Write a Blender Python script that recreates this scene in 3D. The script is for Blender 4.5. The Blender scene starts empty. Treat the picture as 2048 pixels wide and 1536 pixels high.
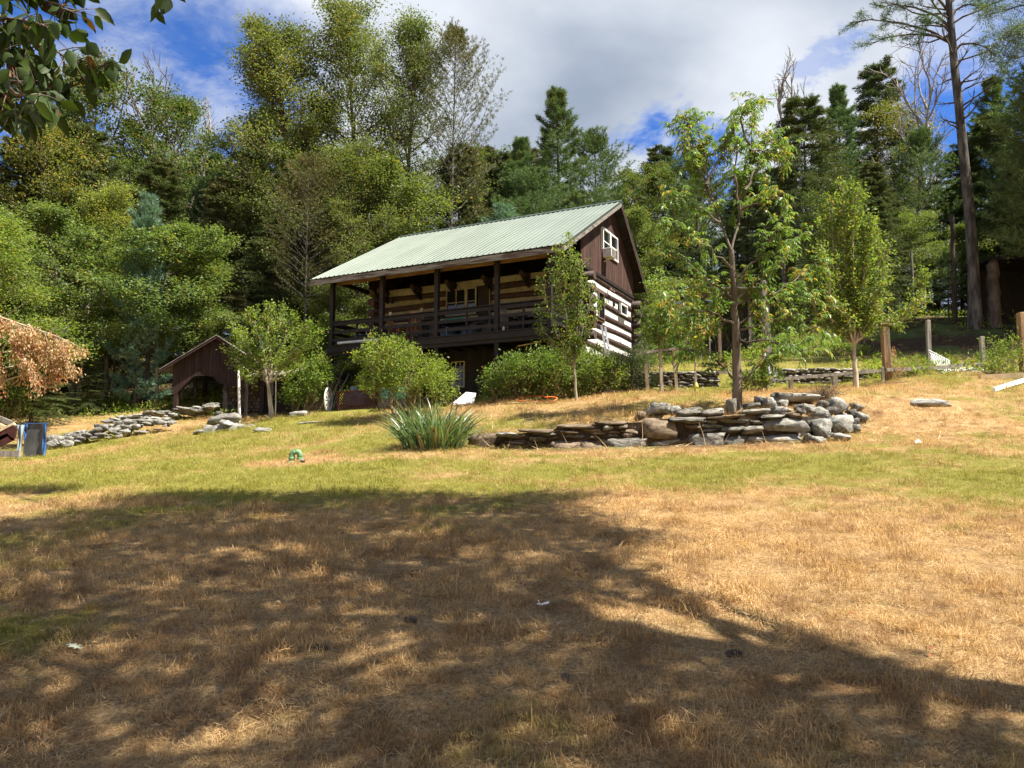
import bpy, bmesh, math, random
import numpy as np
from mathutils import Vector, Matrix, noise, Euler
R = math.radians
sc = bpy.context.scene
# ------------------------------------------------------------------ camera, sky, sun, exposure
FPX, HOR = 1545.0, 939.0                      # focal length and horizon row, for a 2048 x 1536 frame
PIT = math.atan((HOR - 768) / FPX)
CAMZ = 1.6
cam = bpy.data.objects.new('camera', bpy.data.cameras.new('camera'))
sc.collection.objects.link(cam)
cam.location = (0, 0, CAMZ); cam.rotation_euler = (R(90) + PIT, 0, 0)
cam.data.sensor_width = 36; cam.data.lens = 36 * FPX / 2048
cam.data.clip_start = 0.05; cam.data.clip_end = 3000
sc.camera = cam
SUN = Vector((0.48, -0.14, 0.865)).normalized()  # towards the sun
el = math.asin(SUN.z)
sun = bpy.data.objects.new('sun', bpy.data.lights.new('sun', 'SUN'))
sc.collection.objects.link(sun)
sun.data.energy = 5.0; sun.data.angle = R(0.53); sun.data.color = (1.0, 0.93, 0.82)
sun.rotation_euler = SUN.to_track_quat('Z', 'Y').to_euler(); sun.location = (20, 0, 40)
sc.view_settings.view_transform = 'Standard'; sc.view_settings.look = 'None'
sc.view_settings.exposure = 1.55; sc.view_settings.gamma = 1.0
sc.view_settings.use_curve_mapping = False
try:
    sc.cycles.max_bounces = 6; sc.cycles.diffuse_bounces = 3; sc.cycles.transmission_bounces = 4
    sc.cycles.glossy_bounces = 2; sc.cycles.caustics_reflective = False; sc.cycles.caustics_refractive = False
except Exception: pass

def at(px, py, Y):
    """world point seen at pixel (px, py) of the 2048-wide frame, at forward distance Y"""
    u = (px - 1024) / FPX; v = (768 - py) / FPX
    cp, sp = math.cos(PIT), math.sin(PIT)
    t = Y / (cp - v * sp)
    return Vector((u * t, Y, CAMZ + (sp + v * cp) * t))
def vdir(px, py): return (at(px, py, 1.0) - Vector((0, 0, CAMZ))).normalized()

w = bpy.data.worlds.new('World'); sc.world = w; w.use_nodes = True
def N(nt, t, **kw):
    n = nt.nodes.new(t)
    for k, v in kw.items(): setattr(n, k, v)
    return n
def mth(nt, op, a, b=None, c=None, clamp=False):
    n = N(nt, 'ShaderNodeMath', operation=op); n.use_clamp = clamp
    for i, v in enumerate((a, b, c)):
        if v is None: continue
        if isinstance(v, (int, float)): n.inputs[i].default_value = v
        else: nt.links.new(v, n.inputs[i])
    return n.outputs[0]
def mixc(nt, f, a, b, mode='MIX'):
    n = N(nt, 'ShaderNodeMix', data_type='RGBA', blend_type=mode)
    for s, v in ((n.inputs[0], f), (n.inputs[6], a), (n.inputs[7], b)):
        if isinstance(v, (int, float)): s.default_value = v
        elif isinstance(v, (tuple, list)): s.default_value = tuple(v) + ((1,) if len(v) == 3 else ())
        else: nt.links.new(v, s)
    return n.outputs[2]
def maprange(nt, v, a, b, c=0.0, d=1.0, smooth=True):
    n = N(nt, 'ShaderNodeMapRange'); n.interpolation_type = 'SMOOTHSTEP' if smooth else 'LINEAR'
    nt.links.new(v, n.inputs[0])
    for i, x in enumerate((a, b, c, d)): n.inputs[i + 1].default_value = x
    return n.outputs[0]
def noisen(nt, vec, scale, detail=4, rough=0.55, dist=0.0):
    n = N(nt, 'ShaderNodeTexNoise'); n.inputs['Scale'].default_value = scale
    n.inputs['Detail'].default_value = detail; n.inputs['Roughness'].default_value = rough
    n.inputs['Distortion'].default_value = dist
    if vec is not None: nt.links.new(vec, n.inputs['Vector'])
    return n
def sky():
    nt = w.node_tree; nt.nodes.clear(); L = nt.links.new
    st = N(nt, 'ShaderNodeTexSky', sky_type='NISHITA'); st.sun_disc = False
    st.sun_elevation = el; st.sun_rotation = math.atan2(SUN.x, SUN.y)
    st.air_density = 1.0; st.dust_density = 0.6; st.ozone_density = 2.5; st.altitude = 200
    tc = N(nt, 'ShaderNodeTexCoord'); d = tc.outputs['Generated']
    # cloud layer: direction projected on a plane overhead
    sx = N(nt, 'ShaderNodeSeparateXYZ'); L(d, sx.inputs[0])
    den = mth(nt, 'ADD', mth(nt, 'MAXIMUM', sx.outputs[2], 0.0), 0.22)
    cx = N(nt, 'ShaderNodeCombineXYZ')
    L(mth(nt, 'DIVIDE', sx.outputs[0], den), cx.inputs[0]); L(mth(nt, 'DIVIDE', sx.outputs[1], den), cx.inputs[1])
    P = cx.outputs[0]
    n1 = noisen(nt, P, 1.3, 9, 0.55, 0.35).outputs[0]
    n2 = noisen(nt, P, 3.6, 6, 0.6, 0.2)
    wob = N(nt, 'ShaderNodeVectorMath', operation='MULTIPLY_ADD')
    L(n2.outputs['Color'], wob.inputs[0]); wob.inputs[1].default_value = (.24, .24, .24)
    L(d, wob.inputs[2])
    off = N(nt, 'ShaderNodeVectorMath', operation='SUBTRACT'); L(wob.outputs[0], off.inputs[0]); off.inputs[1].default_value = (.12, .12, .12)
    D = off.outputs[0]
    def blob(px, py, r, edge):
        v = N(nt, 'ShaderNodeVectorMath', operation='DISTANCE'); L(D, v.inputs[0]); v.inputs[1].default_value = vdir(px, py)
        return maprange(nt, v.outputs['Value'], r * edge, r, 1, 0)
    dens = maprange(nt, n1, 0.43, 0.57, 0, 1)
    # the breaks in the cloud (blue) where the photograph has them
    blue = None
    for px, py, r, e, a in ((250, 170, .10, .3, 1), (440, 140, .11, .3, 1), (520, 270, .07, .3, .9), (300, 20, .05, .2, .4), (150, 60, .10, .3, 1), (40, 300, .08, .4, .5),
                            (1290, 290, .045, .35, 1), (1400, 340, .05, .4, 1), (1640, 130, .03, .2, .8), (1960, 170, .085, .45, 1), (2150, 260, .13, .4, 1), (-150, 120, .2, .5, .8)):
        b = mth(nt, 'MULTIPLY', blob(px, py, r * 1.25, e), a)
        blue = b if blue is None else mth(nt, 'MAXIMUM', blue, b)
    fill = None
    for px, py, r, e in ((900, 60, .42, .6), (1250, 120, .35, .6), (1600, 60, .25, .6), (650, 20, .13, .4)):
        b = blob(px, py, r, e); fill = b if fill is None else mth(nt, 'MAXIMUM', fill, b)
    dens = mth(nt, 'MAXIMUM', dens, fill)
    wisp = maprange(nt, noisen(nt, P, 2.6, 8, 0.62, 0.5).outputs[0], 0.46, 0.64, 0, 0.75)
    dens = mth(nt, 'MAXIMUM', mth(nt, 'MULTIPLY', dens, mth(nt, 'SUBTRACT', 1.0, blue)), mth(nt, 'MULTIPLY', wisp, 0.8))
    # thick parts grey-blue underneath, thin parts and edges white
    th = maprange(nt, noisen(nt, P, 1.0, 6, 0.5, 0.2).outputs[0], 0.40, 0.66, 0, 1)
    ccol = mixc(nt, th, (3.05, 3.2, 3.45), (1.15, 1.38, 1.78))
    ccol = mixc(nt, mth(nt, 'MULTIPLY', maprange(nt, dens, 0.25, .9, 1, 0), 0.6), ccol, (2.7, 2.9, 3.25))
    skyc = mixc(nt, 1.0, st.outputs[0], (0.19, .35, .62), 'MULTIPLY')
    out = mixc(nt, dens, skyc, ccol)
    bg = N(nt, 'ShaderNodeBackground'); bg.inputs[1].default_value = 0.105; L(out, bg.inputs[0])
    o = N(nt, 'ShaderNodeOutputWorld'); L(bg.outputs[0], o.inputs[0])
sky()

# ------------------------------------------------------------------ helpers
COL = sc.collection
def link(o, parent=None):
    COL.objects.link(o)
    if parent is not None: o.parent = parent
    return o
def tag(o, label=None, cat=None, group=None, kind=None):
    for k, v in (('label', label), ('category', cat), ('group', group), ('kind', kind)):
        if v: o[k] = v
    return o
def empty(name, loc, label, cat, group=None, rz=0.0):
    o = bpy.data.objects.new(name, None); o.location = loc; o.rotation_euler = (0, 0, rz); o.empty_display_size = .2
    link(o); return tag(o, label, cat, group)
def npmesh(name, V, F, mat, smooth=False):
    """V (n,3) array; F (m,k) array with one k for all faces, or list of such arrays"""
    me = bpy.data.meshes.new(name); V = np.asarray(V, dtype=np.float32)
    Fs = F if isinstance(F, list) else [F]; Fs = [np.asarray(f, dtype=np.int32) for f in Fs if len(f)]
    loops = np.concatenate([f.ravel() for f in Fs]); tot = np.concatenate([np.full(len(f), f.shape[1], dtype=np.int32) for f in Fs])
    me.vertices.add(len(V)); me.vertices.foreach_set('co', V.ravel())
    me.loops.add(len(loops)); me.loops.foreach_set('vertex_index', loops)
    me.polygons.add(len(tot)); me.polygons.foreach_set('loop_start', np.concatenate([[0], np.cumsum(tot)[:-1]]).astype(np.int32))
    me.polygons.foreach_set('loop_total', tot)
    if smooth: me.polygons.foreach_set('use_smooth', np.ones(len(tot), dtype=bool))
    me.update(calc_edges=True)
    if mat: me.materials.append(mat)
    return me
class MB:
    def __init__(s): s.v = []; s.f = []
    def box(s, c, size, rot=None, taper=1.0):
        c = Vector(c); hx, hy, hz = size[0] / 2, size[1] / 2, size[2] / 2; b = len(s.v)
        for z in (-1, 1):
            t = taper if z > 0 else 1.0
            for x, y in ((-1, -1), (1, -1), (1, 1), (-1, 1)):
                p = Vector((x * hx * t, y * hy * t, z * hz))
                if rot is not None: p = rot @ p
                s.v.append(c + p)
        for f in ((3, 2, 1, 0), (4, 5, 6, 7), (0, 1, 5, 4), (1, 2, 6, 5), (2, 3, 7, 6), (3, 0, 4, 7)): s.f.append([b + i for i in f])
        return s
    def bar(s, a, b, w_, h_, up=(0, 0, 1)):
        a, b = Vector(a), Vector(b); d = (b - a); L = d.length; d.normalize(); u = Vector(up)
        if abs(d.dot(u)) > .98: u = Vector((0, 1, 0))
        x = d.cross(u).normalized(); z = x.cross(d)
        return s.box((a + b) / 2, (w_, L, h_), Matrix((x, d, z)).transposed())
    def tube(s, pts, rad, n=8, cap=True):
        pts = [Vector(p) for p in pts]; m = len(pts)
        if not hasattr(rad, '__len__'): rad = [rad] * m
        b0 = len(s.v); ref = None
        for i, p in enumerate(pts):
            d = (pts[min(i + 1, m - 1)] - pts[max(i - 1, 0)]).normalized()
            if ref is None: ref = Vector((0, 0, 1)) if abs(d.z) < .9 else Vector((1, 0, 0))
            x = d.cross(ref).normalized(); y = d.cross(x); ref = -y if False else ref
            for k in range(n):
                a = 2 * math.pi * k / n; s.v.append(p + (x * math.cos(a) + y * math.sin(a)) * rad[i])
        for i in range(m - 1):
            for k in range(n):
                a = b0 + i * n + k; b = b0 + i * n + (k + 1) % n; s.f.append([a, b, b + n, a + n])
        if cap: s.f.append([b0 + k for k in range(n)][::-1]); s.f.append([b0 + (m - 1) * n + k for k in range(n)])
        return s
    def lathe(s, c, prof, n=16):
        c = Vector(c); b0 = len(s.v)
        for r, z in prof:
            for k in range(n):
                a = 2 * math.pi * k / n; s.v.append(c + Vector((r * math.cos(a), r * math.sin(a), z)))
        for i in range(len(prof) - 1):
            for k in range(n):
                a = b0 + i * n + k; b = b0 + i * n + (k + 1) % n; s.f.append([a, b, b + n, a + n])
        s.f.append([b0 + k for k in range(n)][::-1]); s.f.append([b0 + (len(prof) - 1) * n + k for k in range(n)])
        return s
    def poly(s, vs, fs):
        b = len(s.v); s.v += [Vector(v) for v in vs]; s.f += [[b + i for i in f] for f in fs]; return s
    def prism(s, outline, a, b, ax=1):
        """outline of 2-D points in the plane across axis ax, from a to b along it"""
        n = len(outline); vs = []
        for t in (a, b):
            for p in outline:
                q = [0, 0, 0]; o = [i for i in range(3) if i != ax]; q[o[0]], q[o[1]] = p; q[ax] = t; vs.append(q)
        fs = [[i, (i + 1) % n, (i + 1) % n + n, i + n] for i in range(n)] + [list(range(n))[::-1], [n + i for i in range(n)]]
        return s.poly(vs, fs)
    def mesh(s, name, mat, smooth=False, bevel=0.0):
        me = bpy.data.meshes.new(name); me.from_pydata([tuple(v) for v in s.v], [], s.f)
        bm = bmesh.new(); bm.from_mesh(me); bmesh.ops.recalc_face_normals(bm, faces=bm.faces)
        if bevel: bmesh.ops.bevel(bm, geom=list(bm.edges), offset=bevel, segments=1, affect='EDGES')
        bm.to_mesh(me); bm.free()
        if smooth:
            me.polygons.foreach_set('use_smooth', [True] * len(me.polygons)); 
        me.materials.append(mat); return me
    def build(s, name, mat, parent=None, smooth=False, bevel=0.0):
        o = bpy.data.objects.new(name, s.mesh(name, mat, smooth, bevel)); return link(o, parent)
def inst(name, me, loc, rot=(0, 0, 0), scale=(1, 1, 1), parent=None):
    o = bpy.data.objects.new(name, me); o.location = loc; o.rotation_euler = rot
    o.scale = scale if hasattr(scale, '__len__') else (scale,) * 3
    return link(o, parent)

# ------------------------------------------------------------------ materials
def mat(name, c1, c2, scale=4.0, rough=.8, bump=.2, bscale=None, stretch=(1, 1, 1), c3=None, s3=1.0, t3=(.5, .65), spec=.3, metal=0.0, var=.25, lo=.35, hi=.65, coord='Object', bdist=.01):
    m = bpy.data.materials.new(name); m.use_nodes = True; nt = m.node_tree; L = nt.links.new
    bs = nt.nodes['Principled BSDF']
    tc = N(nt, 'ShaderNodeTexCoord'); mp = N(nt, 'ShaderNodeMapping'); mp.inputs['Scale'].default_value = stretch
    oi = N(nt, 'ShaderNodeObjectInfo')
    ad = N(nt, 'ShaderNodeVectorMath', operation='MULTIPLY_ADD'); L(oi.outputs['Random'], ad.inputs[0]); ad.inputs[1].default_value = (37, 53, 71); L(tc.outputs[coord], ad.inputs[2])
    L(ad.outputs[0], mp.inputs[0]); v = mp.outputs[0]
    n = noisen(nt, v, scale, 8, .6)
    col = mixc(nt, maprange(nt, n.outputs[0], lo, hi), c1, c2)
    if c3 is not None:
        n3 = noisen(nt, v, s3, 5, .6, .3); col = mixc(nt, maprange(nt, n3.outputs[0], *t3), col, c3)
    hv = N(nt, 'ShaderNodeHueSaturation'); L(col, hv.inputs['Color'])
    L(mth(nt, 'MULTIPLY_ADD', oi.outputs['Random'], var * 2, 1 - var), hv.inputs['Value'])
    L(hv.outputs[0], bs.inputs['Base Color'])
    bs.inputs['Roughness'].default_value = rough; bs.inputs['Specular IOR Level'].default_value = spec; bs.inputs['Metallic'].default_value = metal
    if bump:
        nb = noisen(nt, v, bscale or scale * 4, 6, .65); b = N(nt, 'ShaderNodeBump'); b.inputs['Strength'].default_value = bump; b.inputs['Distance'].default_value = bdist
        L(nb.outputs[0], b.inputs['Height']); L(b.outputs[0], bs.inputs['Normal'])
    return m
def leafmat(name, c1, c2, c3=None, p3=.1, trans=.38, rough=.55, nscale=.5, spec=.22, tcol=(1.25, 1.35, .5)):
    """foliage: colour differs leaf by leaf and clump by clump; part of the light passes through"""
    m = bpy.data.materials.new(name); m.use_nodes = True; nt = m.node_tree; L = nt.links.new
    bs = nt.nodes['Principled BSDF']; out = nt.nodes['Material Output']
    g = N(nt, 'ShaderNodeNewGeometry'); oi = N(nt, 'ShaderNodeObjectInfo'); tc = N(nt, 'ShaderNodeTexCoord')
    rnd = g.outputs['Random Per Island']
    n = noisen(nt, tc.outputs['Object'], nscale, 3, .5).outputs[0]
    f = mth(nt, 'ADD', mth(nt, 'MULTIPLY', rnd, .55), mth(nt, 'MULTIPLY', maprange(nt, n, .3, .7), .45))
    col = mixc(nt, f, c1, c2)
    if c3 is not None:
        r2 = mth(nt, 'FRACT', mth(nt, 'MULTIPLY', rnd, 17.31))
        n2 = noisen(nt, tc.outputs['Object'], nscale * 2.1, 2, .5).outputs[0]
        th = mth(nt, 'MULTIPLY', maprange(nt, n2, .42, .68), p3 * 2.6)
        col = mixc(nt, mth(nt, 'LESS_THAN', r2, th), col, c3)
    hv = N(nt, 'ShaderNodeHueSaturation'); L(col, hv.inputs['Color'])
    L(mth(nt, 'MULTIPLY_ADD', mth(nt, 'FRACT', mth(nt, 'MULTIPLY', rnd, 7.77)), .4, .8), hv.inputs['Value'])
    L(mth(nt, 'MULTIPLY_ADD', oi.outputs['Random'], .024, .488), hv.inputs['Hue'])
    col = hv.outputs[0]
    L(col, bs.inputs['Base Color']); bs.inputs['Roughness'].default_value = rough; bs.inputs['Specular IOR Level'].default_value = spec
    tr = N(nt, 'ShaderNodeBsdfTranslucent'); L(mixc(nt, 1.0, col, tcol, 'MULTIPLY'), tr.inputs[0])
    mx = N(nt, 'ShaderNodeMixShader'); mx.inputs[0].default_value = trans
    L(bs.outputs[0], mx.inputs[1]); L(tr.outputs[0], mx.inputs[2]); L(mx.outputs[0], out.inputs[0])
    return m
M = {}
M['bark'] = mat('bark', (.055, .04, .03), (.14, .115, .09), 3, .9, .8, 14, (1, 1, .25), bdist=.03)
M['bark_grey'] = mat('bark_grey', (.05, .043, .037), (.20, .18, .155), 5, .9, 1.0, 12, (1, 1, .22), c3=(.27, .25, .21), s3=1.5, t3=(.55, .7), bdist=.05)
M['bark_pale'] = mat('bark_pale', (.22, .18, .13), (.42, .36, .27), 6, .85, .5, 20, (1, 1, .3), bdist=.02)
M['dead_wood'] = mat('dead_wood', (.16, .14, .12), (.32, .29, .26), 5, .9, .3, 20)
M['twig_brown'] = mat('twig_brown', (.16, .11, .06), (.34, .25, .14), 5, .9, .2)
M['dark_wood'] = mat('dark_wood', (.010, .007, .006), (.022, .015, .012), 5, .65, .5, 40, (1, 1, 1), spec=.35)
M['log'] = mat('log', (.026, .014, .011), (.062, .034, .027), 2.5, .6, .8, 14, (.35, 2.5, 2.5), c3=(.11, .07, .05), s3=1.2, t3=(.6, .78), bdist=.03, var=.15)
M['log_end'] = mat('log_end', (.035, .02, .015), (.09, .06, .045), 8, .8, .5, 30)
M['gable_board'] = mat('gable_board', (.030, .014, .010), (.075, .036, .025), 2.2, .75, .5, 16, (6, 6, .6), c3=(.11, .05, .03), s3=1.0, t3=(.6, .8), var=.3)
M['weathered'] = mat('weathered', (.16, .145, .125), (.27, .25, .22), 2.5, .85, .5, 20, (.6, 3, 6), c3=(.075, .05, .04), s3=1.6, t3=(.48, .62))
M['tan_beam'] = mat('tan_beam', (.20, .10, .04), (.36, .20, .09), 3, .7, .3, 20, (.4, 3, 3))
M['post_wood'] = mat('post_wood', (.20, .115, .055), (.36, .24, .13), 4, .8, .6, 22, (4, 4, .5), c3=(.14, .11, .085), s3=1.5, t3=(.5, .7))
M['grey_wood'] = mat('grey_wood', (.17, .15, .125), (.32, .29, .25), 4, .85, .5, 22, (3, 3, .5))
M['new_wood'] = mat('new_wood', (.42, .32, .19), (.60, .48, .31), 4, .75, .3, 20)
M['shed_board'] = mat('shed_board', (.018, .010, .008), (.042, .021, .015), 3, .8, .5, 18, (6, 6, .6), var=.25)
M['shed_roof'] = mat('shed_roof', (.16, .15, .14), (.33, .31, .29), 3, .6, .3, 16, c3=(.12, .06, .04), s3=2)
M['roof_metal'] = mat('roof_metal', (.140, .170, .130), (.165, .195, .152), 1.2, .36, .12, 3, (1, .25, 1), spec=.5, var=.035, bdist=.02)
M['roof_dark'] = mat('roof_dark', (.030, .045, .035), (.05, .07, .055), 2, .5, .1)
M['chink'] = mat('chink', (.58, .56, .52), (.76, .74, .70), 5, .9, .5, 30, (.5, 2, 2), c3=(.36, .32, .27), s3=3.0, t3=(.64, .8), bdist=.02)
M['chink_porch_shaded'] = mat('chink_porch_shaded', (.22, .20, .13), (.30, .28, .19), 4, .9, .4, 30)  # tan porch chinking, its colour darkened to carry the shade under the roof
M['white_frame'] = mat('white_frame', (.68, .67, .63), (.78, .77, .74), 6, .5, .1)
M['cream_frame'] = mat('cream_frame', (.50, .46, .30), (.60, .56, .38), 6, .5, .1)
M['brown_frame'] = mat('brown_frame', (.11, .07, .055), (.17, .11, .09), 6, .7, .2)
M['curtain'] = mat('curtain', (.72, .74, .74), (.82, .84, .85), 3, .9, .0)
M['ac_body'] = mat('ac_body', (.62, .61, .58), (.72, .71, .68), 5, .5, .1)
M['black'] = mat('black', (.012, .012, .013), (.02, .02, .022), 5, .6, .0)
M['rubber'] = mat('rubber', (.02, .02, .02), (.04, .038, .035), 5, .8, .2)
M['aluminium'] = mat('aluminium', (.55, .57, .60), (.68, .70, .73), 6, .35, .1, metal=.7, spec=.5)
M['orange_hose'] = mat('orange_hose', (.62, .12, .03), (.74, .20, .06), 6, .5, .0)
M['green_pipe'] = mat('green_pipe', (.13, .26, .12), (.19, .34, .17), 5, .5, .1, spec=.4)
M['tank'] = mat('tank', (.12, .15, .17), (.20, .23, .25), 3, .5, .1, c3=(.28, .12, .07), s3=3, t3=(.66, .75))
M['blue_tarp'] = mat('blue_tarp', (.035, .11, .33), (.06, .17, .42), 6, .4, .4, 9, spec=.5)
M['blue_pale'] = mat('blue_pale', (.12, .28, .44), (.36, .42, .44), 1.2, .45, .3, 9, spec=.5)
M['grey_board'] = mat('grey_board', (.055, .055, .058), (.12, .12, .12), 2.2, .6, .2, 12, (2, 2, .4), c3=(.19, .18, .17), s3=1.6, t3=(.5, .7))
M['rusty'] = mat('rusty', (.16, .06, .035), (.28, .12, .07), 4, .8, .4)
M['red_wood'] = mat('red_wood', (.055, .018, .014), (.10, .032, .024), 5, .8, .3)
M['orange_box'] = mat('orange_box', (.45, .12, .04), (.55, .18, .07), 5, .6, .0)
M['blue_bin'] = mat('blue_bin', (.05, .10, .16), (.08, .14, .21), 5, .6, .0)
M['teal'] = mat('teal', (.05, .20, .16), (.08, .28, .22), 5, .6, .0)
M['plastic_white'] = mat('plastic_white', (.66, .68, .70), (.78, .80, .82), 5, .3, .2, 12, spec=.5)
M['net_white'] = mat('net_white', (.58, .60, .62), (.72, .74, .76), 6, .6, .0)
M['yellow_tape'] = mat('yellow_tape', (.62, .62, .10), (.70, .68, .14), 5, .5, .0)
M['stone'] = mat('stone', (.085, .08, .068), (.25, .235, .20), 2.2, .9, 1.0, 7, c3=(.34, .35, .29), s3=4.0, t3=(.56, .68), var=.33, bdist=.04)
M['stone_brown'] = mat('stone_brown', (.09, .068, .045), (.22, .165, .11), 3, .9, .8, 9, c3=(.32, .17, .06), s3=2.2, t3=(.62, .75), var=.2, bdist=.03)
M['stone_pale'] = mat('stone_pale', (.12, .12, .105), (.32, .31, .28), 2.2, .9, 1.0, 7, c3=(.42, .42, .34), s3=4.0, t3=(.54, .68), var=.2, bdist=.04)
M['stone_far'] = mat('stone_far', (.17, .155, .145), (.38, .36, .34), 3.0, .9, .7, 14, c3=(.20, .13, .10), s3=2, t3=(.6, .75), var=.4, bdist=.03)
gl = bpy.data.materials.new('window_glass'); gl.use_nodes = True
b = gl.node_tree.nodes['Principled BSDF']; b.inputs['Base Color'].default_value = (.012, .014, .016, 1); b.inputs['Roughness'].default_value = .06; b.inputs['Specular IOR Level'].default_value = .6
M['glass'] = gl
film = bpy.data.materials.new('plastic_film'); film.use_nodes = True; nt = film.node_tree
b = nt.nodes['Principled BSDF']; b.inputs['Base Color'].default_value = (.80, .83, .87, 1); b.inputs['Roughness'].default_value = .25
tr = N(nt, 'ShaderNodeBsdfTransparent'); t2 = N(nt, 'ShaderNodeMixShader'); t2.inputs[0].default_value = .22
nt.links.new(b.outputs[0], t2.inputs[1]); nt.links.new(tr.outputs[0], t2.inputs[2]); nt.links.new(t2.outputs[0], nt.nodes['Material Output'].inputs[0])
M['film'] = film
# foliage
M['lf_oak'] = leafmat('lf_oak', (.055, .095, .025), (.14, .18, .055), (.20, .12, .04), .10)
M['lf_olive'] = leafmat('lf_olive', (.085, .12, .035), (.19, .215, .075), (.26, .20, .08), .07, trans=.36)
M['lf_maple'] = leafmat('lf_maple', (.088, .13, .036), (.195, .24, .075), (.30, .22, .04), .05, trans=.36)
M['lf_yellow'] = leafmat('lf_yellow', (.12, .17, .04), (.24, .27, .08), (.40, .28, .06), .05, trans=.42)
M['lf_gold'] = leafmat('lf_gold', (.10, .13, .035), (.22, .20, .06), (.36, .20, .06), .08, trans=.4)
M['lf_hemlock'] = leafmat('lf_hemlock', (.05, .08, .026), (.13, .165, .055), (.13, .09, .035), .12, trans=.2)
M['lf_hemlock_brown'] = leafmat('lf_hemlock_brown', (.065, .075, .028), (.145, .15, .055), (.20, .15, .07), .2, trans=.2)
M['lf_pine'] = leafmat('lf_pine', (.06, .11, .045), (.16, .23, .095), (.12, .15, .05), .2, trans=.22)
M['lf_pine_blue'] = leafmat('lf_pine_blue', (.10, .18, .13), (.18, .28, .20), None, trans=.22)
M['lf_apple'] = leafmat('lf_apple', (.10, .155, .035), (.22, .29, .075), (.34, .30, .05), .10, trans=.42)
M['lf_chestnut'] = leafmat('lf_chestnut', (.09, .15, .04), (.21, .28, .085), (.40, .26, .07), .13, trans=.42, rough=.38)
M['lf_bush'] = leafmat('lf_bush', (.10, .16, .03), (.26, .33, .07), (.34, .31, .12), .12, trans=.42)
M['lf_hedge'] = leafmat('lf_hedge', (.07, .12, .03), (.20, .27, .065), (.20, .15, .06), .12, trans=.38)
M['lf_willow'] = leafmat('lf_willow', (.06, .09, .05), (.14, .18, .09), None, trans=.35)
M['lf_dead'] = leafmat('lf_dead', (.38, .24, .12), (.62, .44, .24), (.42, .17, .08), .16, trans=.35, tcol=(1.2, 1.0, .7))
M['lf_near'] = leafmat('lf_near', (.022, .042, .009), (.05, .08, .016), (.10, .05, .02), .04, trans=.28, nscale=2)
M['lf_sword'] = leafmat('lf_sword', (.07, .13, .06), (.17, .26, .12), (.34, .27, .14), .1, trans=.25, rough=.35, spec=.5)
M['lf_fern'] = leafmat('lf_fern', (.10, .17, .03), (.22, .30, .05), (.30, .28, .08), .15, trans=.45)
# ------------------------------------------------------------------ terrain
wall_px = [(938, 893, 18.0), (1020, 899, 17.5), (1100, 902, 17.2), (1200, 903, 17.0), (1300, 899, 16.9), (1400, 893, 16.8), (1500, 888, 16.8), (1600, 884, 17.0), (1665, 872, 17.5), (1725, 842, 19.0)]
WB = np.array([at(*p) for p in wall_px])                     # base line of the retaining wall
WH = np.array([.36, .42, .50, .60, .68, .66, .64, .60, .48, .08])   # height of the step behind it
def wall_sd(X, Y):
    """signed distance behind the wall line, and step height there"""
    X = np.asarray(X, float); Y = np.asarray(Y, float)
    best = np.full(X.shape, 1e9); sd = np.zeros(X.shape); hh = np.zeros(X.shape)
    for i in range(len(WB) - 1):
        a = WB[i, :2]; b_ = WB[i + 1, :2]; d = b_ - a; L2 = d @ d
        t = ((X - a[0]) * d[0] + (Y - a[1]) * d[1]) / L2; tc = np.clip(t, 0, 1)
        qx = a[0] + tc * d[0]; qy = a[1] + tc * d[1]; dist = np.hypot(X - qx, Y - qy)
        side = d[0] * (Y - a[1]) - d[1] * (X - a[0]); h = WH[i] + tc * (WH[i + 1] - WH[i])
        if i == 0: h = h * np.exp(-np.maximum(-t, 0) * math.sqrt(L2) / .5)
        if i == len(WB) - 2: h = h * np.exp(-np.maximum(t - 1, 0) * math.sqrt(L2) / .5)
        m = dist < best; best = np.where(m, dist, best); sd = np.where(m, np.sign(side) * dist, sd); hh = np.where(m, h, hh)
    return sd, hh
def step(X, Y):
    sd, h = wall_sd(X, Y)
    t = np.clip((sd - .12) / .22, 0, 1); t = t * t * (3 - 2 * t)
    return h * t * np.exp(-np.maximum(sd, 0) / 3.5)
ctl = []
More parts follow.
